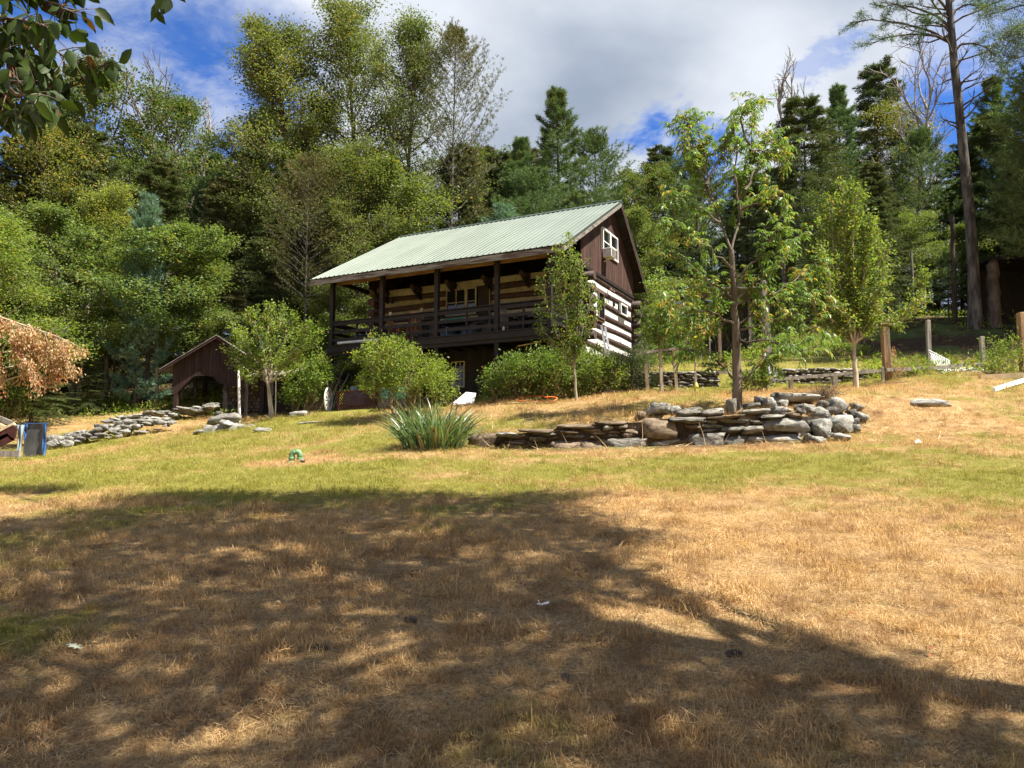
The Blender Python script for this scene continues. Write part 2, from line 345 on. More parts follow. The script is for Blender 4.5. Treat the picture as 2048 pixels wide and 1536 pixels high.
for p in [(0, 1536, 3.6), (1024, 1536, 3.4), (2048, 1536, 3.3), (1024, 1258, 5), (0, 1250, 5.3), (2048, 1240, 5.1), (1024, 1080, 7.8), (0, 1060, 9), (2048, 1060, 8),
          (1024, 990, 10.9), (0, 975, 13.5), (2048, 985, 11), (1024, 926, 15.3), (590, 925, 16.5), (250, 925, 19), (1835, 896, 15.5), (2048, 897, 15), (1400, 914, 15.3), (1650, 908, 15.3),
          (300, 868, 28), (100, 908, 26), (-200, 930, 24), (400, 872, 25), (470, 850, 28), (545, 838, 27.5), (665, 822, 28), (740, 820, 26.5), (700, 866, 22), (820, 862, 20.5), (865, 893, 17.5), (860, 830, 24),
          (1105, 803, 25), (1153, 802, 23.5), (1280, 788, 25), (1000, 806, 24), (960, 822, 22), (985, 862, 18.7), (1100, 843, 19), (1250, 826, 18.8), (1450, 824, 18.3), (1600, 818, 18.4), (1350, 812, 19.6), (1500, 806, 19.6), (1300, 791, 22.8), (1400, 789, 22.8), (1550, 786, 22.8), (1650, 780, 23),
          (1640, 792, 19.5), (1750, 845, 18.2), (1800, 795, 20), (1900, 772, 21.5), (2048, 757, 22.5), (1900, 850, 17.5), (2048, 840, 18), (1775, 757, 25), (2048, 748, 25), (1400, 781, 25.6), (1700, 772, 25.4),
          (1480, 735, 27.8), (1650, 722, 28.5), (1300, 738, 28), (1650, 690, 32), (1950, 646, 34), (1750, 660, 34), (1560, 668, 34),
          (350, 829, 33.5), (440, 832, 33.5), (200, 792, 40), (330, 770, 42), (460, 768, 42), (0, 850, 32), (-300, 870, 32)]:
    v = at(*p); ctl.append((v.x, v.y, v.z))
ctl += [(0, 0, 0), (0, -15, -1.7), (-30, -15, -2.2), (30, -15, -1.0), (-35, 8, -1.2), (35, 8, 1.6), (-45, 35, 2.2), (45, 35, 8.0), (0, 38, 5.9), (-8, 34, 4.2), (8, 34, 6.0), (0, 60, 11), (0, 90, 18), (-40, 60, 8.5), (-60, 100, 15),
        (45, 60, 14), (60, 100, 22), (0, 140, 26), (-90, 140, 20), (90, 140, 28), (-90, 40, 2), (90, 40, 12), (-90, -30, -4), (90, -30, 0), (0, -40, -4)]
ctl = np.array(ctl); zc = ctl[:, 2] - step(ctl[:, 0], ctl[:, 1])
def tps_k(r2): return .5 * r2 * np.log(r2 + 1e-9)
n_ = len(ctl); A = np.zeros((n_ + 3, n_ + 3)); d2 = (ctl[:, None, 0] - ctl[None, :, 0]) ** 2 + (ctl[:, None, 1] - ctl[None, :, 1]) ** 2
A[:n_, :n_] = tps_k(d2) + np.eye(n_) * .05; A[:n_, n_] = 1; A[:n_, n_ + 1:] = ctl[:, :2]; A[n_:, :n_] = A[:n_, n_:].T
W_ = np.linalg.solve(A, np.concatenate([zc, np.zeros(3)]))
def vnoise(X, Y, s, seed):
    """cheap value noise, vectorised"""
    x = np.asarray(X) * s + seed * 17.3; y = np.asarray(Y) * s + seed * 5.1; xi = np.floor(x); yi = np.floor(y); fx = x - xi; fy = y - yi
    fx = fx * fx * (3 - 2 * fx); fy = fy * fy * (3 - 2 * fy)
    def h(a, b_):
        q = np.sin(a * 127.1 + b_ * 311.7 + seed * 74.7) * 43758.5453; return q - np.floor(q)
    return (h(xi, yi) * (1 - fx) + h(xi + 1, yi) * fx) * (1 - fy) + (h(xi, yi + 1) * (1 - fx) + h(xi + 1, yi + 1) * fx) * fy
def fbm(X, Y, s, seed, o=3): return sum(vnoise(X, Y, s * 2 ** i, seed + i) * .5 ** i for i in range(o)) / sum(.5 ** i for i in range(o))
def gz(X, Y):
    sh = np.shape(X); X = np.atleast_1d(np.asarray(X, float)).ravel(); Y = np.atleast_1d(np.asarray(Y, float)).ravel()
    out = np.zeros(len(X))
    for i in range(0, len(X), 20000):
        x = X[i:i + 20000]; y = Y[i:i + 20000]
        r2 = (x[:, None] - ctl[None, :, 0]) ** 2 + (y[:, None] - ctl[None, :, 1]) ** 2
        z = tps_k(r2) @ W_[:n_] + W_[n_] + W_[n_ + 1] * x + W_[n_ + 2] * y
        far = np.clip((np.hypot(x, y - 40) - 110) / 60, 0, 1)
        z = z * (1 - far) + 24 * far
        rough = np.clip((y - 17) / 4, .25, 1)
        out[i:i + 20000] = z + step(x, y) + (fbm(x, y, .9, 3) - .5) * .10 * rough + (fbm(x, y, 4.0, 9) - .5) * .045
    return out.reshape(sh) if sh else float(out[0])
def gpt(px, Y, dz=0.0):
    X = (px - 1024) / FPX * Y * 1.006
    for _ in range(3):                              # settle the column for the ground's own height
        z = gz(X, Y); dep = Y * math.cos(PIT) + (z - CAMZ) * math.sin(PIT); X = (px - 1024) / FPX * dep
    return Vector((X, Y, z + dz))
def axis(segs):
    out = [segs[0][0]]
    for a, b_, s in segs:
        n = max(1, int(round((b_ - a) / s))); out += list(a + (b_ - a) * (np.arange(n) + 1) / n)
    return np.array(out)
gx = axis([(-600, -120, 60), (-120, -40, 6), (-40, -16, 1.0), (-16, 14, .22), (14, 40, 1.0), (40, 120, 6), (120, 600, 60)])
gy = axis([(-500, -60, 60), (-60, -6, 4), (-6, 2, .6), (2, 15, .22), (15, 21, .10), (21, 36, .25), (36, 60, 1.2), (60, 140, 5), (140, 700, 60)])
GX, GY = np.meshgrid(gx, gy); GZ = gz(GX, GY)
nx, ny = len(gx), len(gy); idx = np.arange(nx * ny).reshape(ny, nx)
F = np.stack([idx[:-1, :-1], idx[:-1, 1:], idx[1:, 1:], idx[1:, :-1]], -1).reshape(-1, 4)
# what grows where: green = living grass against dry straw, litter = leaf litter and soil under the trees, soil = raked thatch and bare earth
def green_at(X, Y):
    X = np.asarray(X, float); Y = np.asarray(Y, float)
    g = .33 + .11 * np.clip((Y - 6) / 5, 0, 1) + .85 * (fbm(X, Y, .35, 21) - .5) + .9 * (fbm(X, Y * 1.6, 1.3, 27, 4) - .5)
    def gs(cx, cy, rx, ry, a): return a * np.exp(-((X - cx) / rx) ** 2 - ((Y - cy) / ry) ** 2)
    g += gs(-7, 17, 6, 4.5, .24) + gs(-12, 24, 7, 5, .20) + gs(0.5, 14.6, 4, 1.6, .17) + gs(6, 12.8, 4.5, 2.6, .13) + gs(-3.5, 15.2, 1.0, .5, .5) + gs(-2, 12, 5, 1.2, .2)
    g += gs(5, 26.5, 9, 1.2, .55) + gs(8, 29, 9, 2.0, .3) + gs(-1.6, 5.6, .9, .5, .3) + gs(-3.2, 5.2, 1.0, .5, .25)
    g -= gs(0.5, 7, 5.5, 2.6, .32) + gs(2.5, 8, 3, 2.5, .15) + gs(-4.6, 16.4, 1.0, .7, .7) + gs(9.5, 18, 4, 2.6, .45) + gs(-1, 4.2, 3.5, 1.0, .16) + gs(2, 20, 5, 2.0, .05) + gs(3.6, 5, 1.5, 1.4, .15)
    return np.clip(g, 0, 1)
def litter_at(X, Y):
    X = np.asarray(X, float); Y = np.asarray(Y, float)
    edge = np.where(X > 9, 27.6, np.where(X > 3, 29.5 + 1.0 * np.sin(X * .7), np.where(X < -7, 36.5, 33.5)))
    t = np.clip((Y - edge) / 2.5 + (fbm(X, Y, .6, 41) - .5) * 1.2, 0, 1)
    sd, h = wall_sd(X, Y)
    s = np.exp(-((sd + .10) / .28) ** 2) * np.clip(h / .3, 0, 1)
    return np.clip(np.maximum(t, s * .9), 0, 1)
gnd = npmesh('ground', np.stack([GX, GY, GZ], -1).reshape(-1, 3), F, None, smooth=True)
for nm, fn in (('green', green_at), ('litter', litter_at)):
    a = gnd.attributes.new(nm, 'FLOAT', 'POINT'); a.data.foreach_set('value', fn(GX, GY).ravel().astype(np.float32))
def grass_color(nt, green, rnd, vec):
    L = nt.links.new
    straw = mixc(nt, rnd, (.30, .165, .062), (.74, .53, .26))
    n = noisen(nt, vec, 2.3, 6, .7).outputs[0]
    straw = mixc(nt, mth(nt, 'MULTIPLY', maprange(nt, n, .45, .68), .8), straw, (.24, .13, .055))
    grn = mixc(nt, rnd, (.14, .15, .022), (.38, .345, .07))
    f = maprange(nt, mth(nt, 'ADD', green, mth(nt, 'MULTIPLY', mth(nt, 'SUBTRACT', noisen(nt, vec, 5.5, 3, .7).outputs[0], .5), 1.1)), .22, .72)
    return mixc(nt, f, straw, grn)
def ground_mat():
    m = bpy.data.materials.new('ground_turf'); m.use_nodes = True; nt = m.node_tree; L = nt.links.new; bs = nt.nodes['Principled BSDF']
    g = N(nt, 'ShaderNodeNewGeometry'); P = g.outputs['Position']
    ag = N(nt, 'ShaderNodeAttribute', attribute_name='green'); al = N(nt, 'ShaderNodeAttribute', attribute_name='litter')
    rn = noisen(nt, P, 38, 5, .75).outputs[0]
    rnd = maprange(nt, rn, .35, .66)
    col = grass_color(nt, ag.outputs['Fac'], rnd, P)
    col = mixc(nt, .30, col, (.10, .065, .035))
    lit = mixc(nt, maprange(nt, noisen(nt, P, 9, 6, .7).outputs[0], .35, .65), (.030, .020, .013), (.12, .075, .04))
    lit = mixc(nt, maprange(nt, noisen(nt, P, .5, 4, .6).outputs[0], .5, .62), lit, (.11, .13, .04))
    col = mixc(nt, al.outputs['Fac'], col, lit)
    L(col, bs.inputs['Base Color']); bs.inputs['Roughness'].default_value = .95; bs.inputs['Specular IOR Level'].default_value = .1
    bp = N(nt, 'ShaderNodeBump'); bp.inputs['Strength'].default_value = .9; bp.inputs['Distance'].default_value = .06
    L(noisen(nt, P, 22, 6, .8).outputs[0], bp.inputs['Height']); L(bp.outputs[0], bs.inputs['Normal'])
    return m
gnd.materials.append(ground_mat())
go = link(bpy.data.objects.new('ground', gnd)); tag(go, kind='structure')

# ---- lawn grass: tufts of blades instanced over the near ground (one uncountable thing)
def grass_mat():
    m = bpy.data.materials.new('grass_blades'); m.use_nodes = True; nt = m.node_tree; L = nt.links.new
    bs = nt.nodes['Principled BSDF']; out = nt.nodes['Material Output']
    g = N(nt, 'ShaderNodeNewGeometry'); P = g.outputs['Position']
    ag = N(nt, 'ShaderNodeAttribute', attribute_name='green', attribute_type='INSTANCER')
    oi = N(nt, 'ShaderNodeObjectInfo')
    rnd = mth(nt, 'FRACT', mth(nt, 'ADD', g.outputs['Random Per Island'], oi.outputs['Random']))
    col = grass_color(nt, ag.outputs['Fac'], rnd, P)
    L(col, bs.inputs['Base Color']); bs.inputs['Roughness'].default_value = .6; bs.inputs['Specular IOR Level'].default_value = .25
    tr = N(nt, 'ShaderNodeBsdfTranslucent'); L(mixc(nt, 1.0, col, (1.15, 1.1, .8), 'MULTIPLY'), tr.inputs[0])
    mx = N(nt, 'ShaderNodeMixShader'); mx.inputs[0].default_value = .3
    L(bs.outputs[0], mx.inputs[1]); L(tr.outputs[0], mx.inputs[2]); L(mx.outputs[0], out.inputs[0])
    return m
gm = grass_mat()
rng = np.random.default_rng(5)
def blade_mesh(name, n, rad, h, lean, wid, flat=False):
    V = []; Fq = []
    for i in range(n):
        a = rng.uniform(0, 2 * math.pi); r = rad * math.sqrt(rng.uniform()); x0, y0 = r * math.cos(a), r * math.sin(a)
        b_ = rng.uniform(0, 2 * math.pi); hh = h * rng.uniform(.45, 1.15); ln = lean * rng.uniform(.3, 1.9) * hh
        dx, dy = math.cos(b_), math.sin(b_); sx_, sy_ = -dy * wid / 2, dx * wid / 2
        z1 = hh * .55; z2 = hh * (1 if not flat else .5); k = len(V); zb = .0 if not flat else rng.uniform(.004, .03)
        if flat: z1 = zb + rng.uniform(0, .02); z2 = zb + rng.uniform(-.005, .03); ln = hh
        for t, z, ww in ((0, zb, 1.0), (.35 if not flat else .5, z1, .8)):
            V += [(x0 + dx * ln * t - sx_ * ww, y0 + dy * ln * t - sy_ * ww, z), (x0 + dx * ln * t + sx_ * ww, y0 + dy * ln * t + sy_ * ww, z)]
        V.append((x0 + dx * ln, y0 + dy * ln, z2)); Fq += [(k, k + 1, k + 3), (k, k + 3, k + 2), (k + 2, k + 3, k + 4)]
    return npmesh(name, V, np.array(Fq), gm)
tufts = [blade_mesh('grass_tuft', 26, .085, .055, .5, .0032), blade_mesh('grass_tuft', 22, .08, .075, .35, .0034), blade_mesh('straw_tuft', 24, .09, .085, 1, .003, True), blade_mesh('grass_tuft', 26, .10, .045, .9, .0032),
         blade_mesh('tall_tuft', 18, .05, .13, .35, .0042)]
tcol = bpy.data.collections.new('grass_sources')
tob = []
for i, t in enumerate(tufts):
    o = bpy.data.objects.new('tuft', t); tob.append(o)
def scatter(name, X, Y, sel, scl, label, ob, zoff=0.0, green=None):
    z = gz(X, Y) + zoff
    me = bpy.data.meshes.new(name); me.vertices.add(len(X)); me.vertices.foreach_set('co', np.stack([X, Y, z], -1).astype(np.float32).ravel())
    for nm, arr in (('green', green_at(X, Y) if green is None else green), ('rz', rng.uniform(0, 6.283, len(X))), ('sc', scl), ('tx', rng.normal(0, .30, len(X))), ('ty', rng.normal(0, .30, len(X)))):
        a = me.attributes.new(nm, 'FLOAT', 'POINT'); a.data.foreach_set('value', np.asarray(arr, dtype=np.float32))
    a = me.attributes.new('sel', 'INT', 'POINT'); a.data.foreach_set('value', np.asarray(sel, dtype=np.int32))
    o = link(bpy.data.objects.new(name, me)); tag(o, label, 'grass', kind='stuff')
    ng = bpy.data.node_groups.new(name + '_nodes', 'GeometryNodeTree')
    ng.interface.new_socket('Geometry', in_out='INPUT', socket_type='NodeSocketGeometry'); ng.interface.new_socket('Geometry', in_out='OUTPUT', socket_type='NodeSocketGeometry')
    gi = ng.nodes.new('NodeGroupInput'); gout = ng.nodes.new('NodeGroupOutput'); L = ng.links.new
    def attr(nm, t='FLOAT'):
        q = ng.nodes.new('GeometryNodeInputNamedAttribute'); q.data_type = t; q.inputs[0].default_value = nm; return q.outputs[0]
    cx = ng.nodes.new('ShaderNodeCombineXYZ'); L(attr('tx'), cx.inputs[0]); L(attr('ty'), cx.inputs[1]); L(attr('rz'), cx.inputs[2])
    join = ng.nodes.new('GeometryNodeJoinGeometry')
    for k, b_ in enumerate(ob):
        inf = ng.nodes.new('GeometryNodeObjectInfo'); inf.inputs['Object'].default_value = b_; inf.inputs['As Instance'].default_value = True
        iop = ng.nodes.new('GeometryNodeInstanceOnPoints'); cmpn = ng.nodes.new('FunctionNodeCompare'); cmpn.data_type = 'INT'; cmpn.operation = 'EQUAL'
        L(attr('sel', 'INT'), cmpn.inputs[2]); cmpn.inputs[3].default_value = k
        L(gi.outputs[0], iop.inputs['Points']); L(cmpn.outputs[0], iop.inputs['Selection']); L(inf.outputs['Geometry'], iop.inputs['Instance'])
        e2 = ng.nodes.new('FunctionNodeEulerToRotation'); L(cx.outputs[0], e2.inputs[0]); L(e2.outputs[0], iop.inputs['Rotation']); L(attr('sc'), iop.inputs['Scale'])
        L(iop.outputs[0], join.inputs[0])
    L(join.outputs[0], gout.inputs[0])
    md = o.modifiers.new('blades', 'NODES'); md.node_group = ng
    return o
X = []; Y = []; S = []
for (y0, y1, dens, s) in ((2.4, 4.2, 420, .95), (4.2, 6, 360, 1.0), (6, 9, 260, 1.08), (9, 13, 150, 1.2), (13, 19, 95, 1.3), (19, 27, 42, 1.5), (27, 33, 16, 1.8)):
    x0, x1 = -.74 * y1 - .6, .74 * y1 + .6
    if y0 >= 13: x0, x1 = max(x0, -20), min(x1, 18)
    n = int((x1 - x0) * (y1 - y0) * dens); X.append(rng.uniform(x0, x1, n)); Y.append(rng.uniform(y0, y1, n)); S.append(np.full(n, s))
X = np.concatenate(X); Y = np.concatenate(Y); S = np.concatenate(S)
sd, hw = wall_sd(X, Y); lt = litter_at(X, Y)
clump = fbm(X, Y, 5.0, 71, 2); keep = (rng.uniform(size=len(X)) < .35 + 1.5 * clump) & (rng.uniform(size=len(X)) > lt * .9) & ~((np.abs(sd) < .22) & (hw > .15)) & ~((Y > 26) & (X > -6.6) & (X < 1))
X, Y, S, sd = X[keep], Y[keep], S[keep], sd[keep]
gr = green_at(X, Y); patch = fbm(X, Y, 1.4, 55); u = rng.uniform(size=len(X))
sel = np.where(u < .26, 0, np.where(u < .40, 1, np.where(u < .72, 2, 3))); sel = np.where((patch > .60) & (u < .75) & (Y < 13), 2, sel); sel = np.where((patch < .33) & (u > .75), 1, sel); sel = np.where((u > .992) & (gr > .2), 4, sel)
rough = (sd > .2) & (sd < 7) | (Y > 20)
S = S * (.35 + 1.1 * fbm(X, Y, 2.2, 61)) * np.where(Y < 9, .95, 1.0) * rng.uniform(.75, 1.25, len(X)) * np.where(rough, 1.25, 1.0)
scatter('lawn_grass', X, Y, sel, S, 'short dry lawn grass, straw coloured with greener patches', tob, -.006)
# ------------------------------------------------------------------ the log cabin
rnd = random.Random(11)
HX, HY, HTH = 1.51, 25.0, R(26.715)
HZ = 1.6 + 2.25
HR = Matrix.Rotation(-HTH, 3, 'Z'); HO = Vector((HX, HY, HZ))
def hw_(x, y, z): return HO + HR @ Vector((x, y, z))             # house coordinates to world
def hpix(px, y=None, x=None):
    """house coordinate (x along the front, y back) of the vertical plane y= or x= seen at column px"""
    k = (px - 1024) / FPX * 1.012; c, s = math.cos(HTH), math.sin(HTH)
    if y is not None:   # X=HX+x c+y s ; Y=HY-x s+y c
        return (k * (HY + y * c) - HX - y * s) / (c + k * s)
    return (k * (HY - x * s) - HX - x * c) / (s - k * c)
def hz_at(py, x, y):   # height of the point on the vertical through (x,y) seen at row py
    Y = HY - x * math.sin(HTH) + y * math.cos(HTH); return at(1024, py, Y).z - HZ
cabin = empty('log_cabin', HO, 'two storey log cabin with green metal roof and shaded front porch', 'cabin', rz=-HTH)
LN = 9.45; Y1, Y2 = 2.235, 7.674; DK = 2.43; RAIL = 3.36; BELT = 5.02
EZ, EY, RZ_, RY, BZ, BY = 4.94, -.70, 8.21, 5.12, 5.30, 8.34
OR_, OL = .54, .515; CXL = -8.9                                  # roof overhangs, left wall of the log part
def roofz(y): return EZ + (y - EY) * (RZ_ - EZ) / (RY - EY) if y < RY else RZ_ + (y - RY) * (BZ - RZ_) / (BY - RY)
# roof sheets with ribs
def sheet(name, x0, x1, ya, za, yb, zb, m, pitch=.2165):
    prof = []; n = int(round((x1 - x0) / pitch))
    for i in range(n):
        b_ = x0 + i * (x1 - x0) / n; prof += [(b_, 0), (b_ + .085, 0), (b_ + .105, .022), (b_ + .135, .022), (b_ + .155, 0)]
    prof.append((x1, 0)); vs = []; d = Vector((0, yb - ya, zb - za)).normalized(); nrm = Vector((0, -d.z, d.y))
    if nrm.z < 0: nrm = -nrm
    for (y, z) in ((ya, za), (yb, zb)):
        for x, h in prof: vs.append(Vector((x, y, z)) + nrm * h)
    k = len(prof); low = [v - nrm * .006 for v in vs]; fs = [(i, i + 1, i + 1 + k, i + k) for i in range(k - 1)]
    q = MB().poly(vs, fs); q.poly(low, [f[::-1] for f in fs]); n2 = 2 * k
    q.f += [[i, i + 1, n2 + i + 1, n2 + i] for i in range(k - 1)]
    me = bpy.data.meshes.new(name); me.from_pydata([tuple(v) for v in q.v], [], q.f); me.materials.append(m)
    o = bpy.data.objects.new(name, me); return link(o, cabin)
npan = 12; xa, xb = -LN - OL, OR_
for i in range(npan):
    w0 = xa + i * (xb - xa) / npan; w1 = xa + (i + 1) * (xb - xa) / npan
    lift = .004 if i % 2 else 0
    sheet('roof_panel', w0 - .02 * (i % 2), w1 + .02 * (i % 2), EY - .03, EZ + lift, RY, RZ_ + lift, M['roof_metal'])
    sheet('roof_panel', w0, w1, RY, RZ_ + .003, BY, BZ, M['roof_metal'])
q = MB(); q.prism([(RY - .16, RZ_ - .045), (RY, RZ_ + .06), (RY + .16, RZ_ - .075), (RY, RZ_ + .03)], xa - .01, xb + .02, 0); q.build('ridge_cap', M['roof_dark'], cabin)
def rb(y, off): return (y, roofz(y) - off)
# roof deck boards seen from below, with rafters
for i in range(14):
    t0, t1 = i / 14, (i + 1) / 14 - .003; y0, y1 = EY + .03 + (RY - EY) * t0, EY + .03 + (RY - EY) * t1
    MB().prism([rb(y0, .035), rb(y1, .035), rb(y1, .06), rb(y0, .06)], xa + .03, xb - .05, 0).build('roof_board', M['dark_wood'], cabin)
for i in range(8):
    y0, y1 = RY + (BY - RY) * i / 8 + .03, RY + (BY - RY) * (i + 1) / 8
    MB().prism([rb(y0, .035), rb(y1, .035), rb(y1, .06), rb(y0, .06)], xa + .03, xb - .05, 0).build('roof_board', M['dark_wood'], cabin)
raf = MB(); raf.prism([rb(EY + .06, .062), rb(2.6, .062), rb(2.6, .20), rb(EY + .06, .16)], -.025, .025, 0); rme = raf.mesh('rafter', M['dark_wood'])
for i in range(17): inst('rafter', rme, (-LN - .1 + i * (LN - .2) / 16, 0, 0), parent=cabin)
# fascia and rake boards
for i in range(3):
    w0 = xa + i * (xb - xa) / 3; w1 = xa + (i + 1) * (xb - xa) / 3 - .006
    MB().box(((w0 + w1) / 2, EY + .012, EZ - .135), (w1 - w0, .035, .20)).build('fascia_board', M['weathered'], cabin)
def rake(x, y0, y1, m, h=.20):
    MB().prism([rb(y0, .03), rb(y1, .03), rb(y1, .03 + h), rb(y0, .03 + h)], x - .02, x + .02, 0).build('rake_board', m, cabin)
rake(OR_ - .02, EY - .01, RY, M['weathered']); rake(OR_ - .02, RY, BY, M['gable_board']); rake(xa + .02, EY - .01, RY, M['weathered']); rake(xa + .02, RY, BY, M['gable_board'])
for y0, y1 in ((EY, RY), (RY, BY)): MB().prism([rb(y0, -.026), rb(y1, -.026), rb(y1, .055), rb(y0, .055)], OR_ + .003, OR_ + .012, 0).build('drip_edge', M['roof_dark'], cabin)
# gable cladding: vertical boards, each its own
def gable(xc, y0, y1, hole=None):
    y = y0; k = 0
    while y < y1 - .02:
        wd = min(rnd.uniform(.17, .23), y1 - y); a, b_ = y + .004, y + wd - .004; prot = rnd.uniform(0, .008)
        parts = [(BELT - .04, None)]
        if hole and a < hole[1] and b_ > hole[0]: parts = [(BELT - .04, hole[2]), (hole[3], None)]
        for zb, zt in parts:
            za, z2 = (roofz(a) - .07, roofz(b_) - .07) if zt is None else (zt, zt)
            MB().prism([(a, zb - rnd.uniform(0, .012) if zb < BELT else zb), (b_, zb if zb > BELT else zb - rnd.uniform(0, .012)), (b_, z2), (a, za)] if not (a < RY < b_ and zt is None) else
                       [(a, zb), (b_, zb), (b_, z2), (RY, RZ_ - .07), (a, za)], xc - .012, xc + .012 + prot, 0).build('gable_board', M['gable_board'], cabin)
        y += wd; k += 1
GWX = .13
gy0, gy1 = hpix(1206, x=GWX), hpix(1236, x=GWX); gzt, gzb = hz_at(466, GWX, (gy0 + gy1) / 2), hz_at(516, GWX, (gy0 + gy1) / 2)
gable(GWX, 1.75, Y2 + .05, (gy0, gy1, gzb, gzt)); gable(-LN + .4, 1.75, Y2 + .05)
MB().box((GWX - .01, (1.75 + Y2) / 2, BELT - .10), (.10, Y2 - 1.75, .12)).build('belt_board', M['dark_wood'], cabin)
# logs and chinking
def log_mesh(L_, seed, r=.15, n=10, seg=14):
    V = []; Fq = []; rr = random.Random(seed); ph = [rr.uniform(0, 6) for _ in range(4)]
    for i in range(seg + 1):
        t = i / seg; x = t * L_; k = r * (1 + .07 * math.sin(t * 5 + ph[0]) + .05 * math.sin(t * 11 + ph[1])); dz = .025 * math.sin(t * 4 + ph[2]) + .012 * math.sin(t * 9 + ph[3])
        for j in range(n):
            a = 2 * math.pi * j / n; q = 1 + .05 * math.sin(3 * a + t * 6 + ph[1]); V.append((math.cos(a) * k * q * .9, x, math.sin(a) * k * q + dz))
    for i in range(seg):
        for j in range(n): Fq.append((i * n + j, i * n + (j + 1) % n, (i + 1) * n + (j + 1) % n, (i + 1) * n + j))
    me = bpy.data.meshes.new('log'); me.from_pydata(V, [], Fq + [list(range(n))[::-1], [seg * n + j for j in range(n)]]); me.materials.append(M['log']); me.materials.append(M['log_end'])
    me.polygons.foreach_set('use_smooth', [True] * (len(Fq)) + [False] * 2); me.polygons[-1].material_index = 1; me.polygons[-2].material_index = 1
    bm = bmesh.new(); bm.from_mesh(me); bmesh.ops.recalc_face_normals(bm, faces=bm.faces); bm.to_mesh(me); bm.free()
    return me
glog = [log_mesh(Y2 - Y1 + .95, i) for i in range(3)]; flog = [log_mesh(-CXL + .95, 10 + i) for i in range(3)]
NC = 7; PZ = .43; ZT = 4.80
for k in range(NC):
    z = ZT - PZ * k
    for xw in (0.0, CXL): inst('log', glog[(k + (xw < -1)) % 3], (xw, Y1 - .48, z), parent=cabin)
    for yw in (Y1, Y2):
        if yw == Y1 and z - PZ / 2 < DK + .0: continue
        inst('log', flog[(k + (yw > 4)) % 3], (CXL - .48, yw, z - PZ / 2), (0, 0, -R(90)), parent=cabin)
    if k < NC:  # chinking strips, slightly behind the face of the logs
        for xw in (0.0, CXL): MB().box((xw, (Y1 + Y2) / 2, z - PZ / 2), (.15, Y2 - Y1, .30)).build('chinking', M['chink'], cabin)
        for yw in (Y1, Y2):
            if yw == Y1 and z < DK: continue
            MB().box((CXL / 2, yw, z), (-CXL, .13, .30)).build('chinking', M['chink_porch_shaded'], cabin)
# joists whose ends carry the porch roof
jl = log_mesh(1.0, 33, .11, 8, 3)
for i in range(6): inst('roof_joist', jl, (CXL + .5 + i * (-CXL - 1.0) / 5, Y1 - .75, ZT + .02), scale=(.8, .75, 1), parent=cabin); 
for i in range(6):
    x = CXL + .5 + i * (-CXL - 1.0) / 5
    MB().prism([(Y1 - .02, ZT - .10), (Y1 - .02, ZT - .42), (Y1 - .62, ZT - .12), (Y1 - .62, ZT - .09)], x - .05, x + .05, 0).build('bracket', M['dark_wood'], cabin)
# storey below the logs
GB = -.6
zlow = ZT - PZ * NC + .05
for k in range(30):
    w0 = CXL + k * (-CXL) / 30
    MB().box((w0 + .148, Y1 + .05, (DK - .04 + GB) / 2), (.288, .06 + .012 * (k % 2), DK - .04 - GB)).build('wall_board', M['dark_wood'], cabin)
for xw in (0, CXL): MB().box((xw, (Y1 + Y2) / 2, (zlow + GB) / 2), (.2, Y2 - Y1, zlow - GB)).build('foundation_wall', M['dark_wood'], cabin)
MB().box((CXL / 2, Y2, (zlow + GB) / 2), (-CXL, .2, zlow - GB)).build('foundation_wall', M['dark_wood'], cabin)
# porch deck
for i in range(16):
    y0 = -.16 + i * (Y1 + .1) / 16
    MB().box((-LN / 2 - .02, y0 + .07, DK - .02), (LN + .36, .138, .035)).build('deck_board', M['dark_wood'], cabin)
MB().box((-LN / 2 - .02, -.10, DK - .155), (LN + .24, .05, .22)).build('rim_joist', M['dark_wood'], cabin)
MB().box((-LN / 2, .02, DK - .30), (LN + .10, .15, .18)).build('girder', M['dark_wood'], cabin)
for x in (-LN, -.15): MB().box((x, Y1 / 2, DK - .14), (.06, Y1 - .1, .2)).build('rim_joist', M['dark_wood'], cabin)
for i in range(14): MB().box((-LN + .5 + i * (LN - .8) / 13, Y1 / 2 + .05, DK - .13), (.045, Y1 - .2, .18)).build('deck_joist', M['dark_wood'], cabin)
# posts upstairs and downstairs
PX = [-LN + .02, hpix(763, y=0), hpix(873, y=0), hpix(994, y=0), -.28]
for x in PX: MB().box((x, .0, (DK + EZ + .02) / 2), (.16, .16, EZ + .02 - DK)).build('porch_post', M['dark_wood'], cabin, bevel=.006)
gzl = [gz(*[hw_(x, 0, 0)[i] for i in (0, 1)]) - HZ for x in PX]
for x, g in zip([PX[0], PX[2], PX[3], PX[4]], [gzl[0], gzl[2], gzl[3], gzl[4]]): MB().box((x, .02, (g - .2 + DK - .40) / 2), (.15, .15, DK - .40 - g + .2)).build('lower_post', M['dark_wood'], cabin)
MB().box((-LN / 2 - .1, 0, EZ + .02 + .085), (LN + .5, .13, .16)).build('header_beam', M['dark_wood'], cabin)
MB().box((-LN / 2 - .1, .16, EZ - .02), (LN - .2, .05, .17)).build('inner_beam', M['tan_beam'], cabin)
for x in (-LN + .02, -.28): MB().box((x, Y1 / 2, EZ + .05), (.12, Y1, .16)).build('header_beam', M['dark_wood'], cabin)
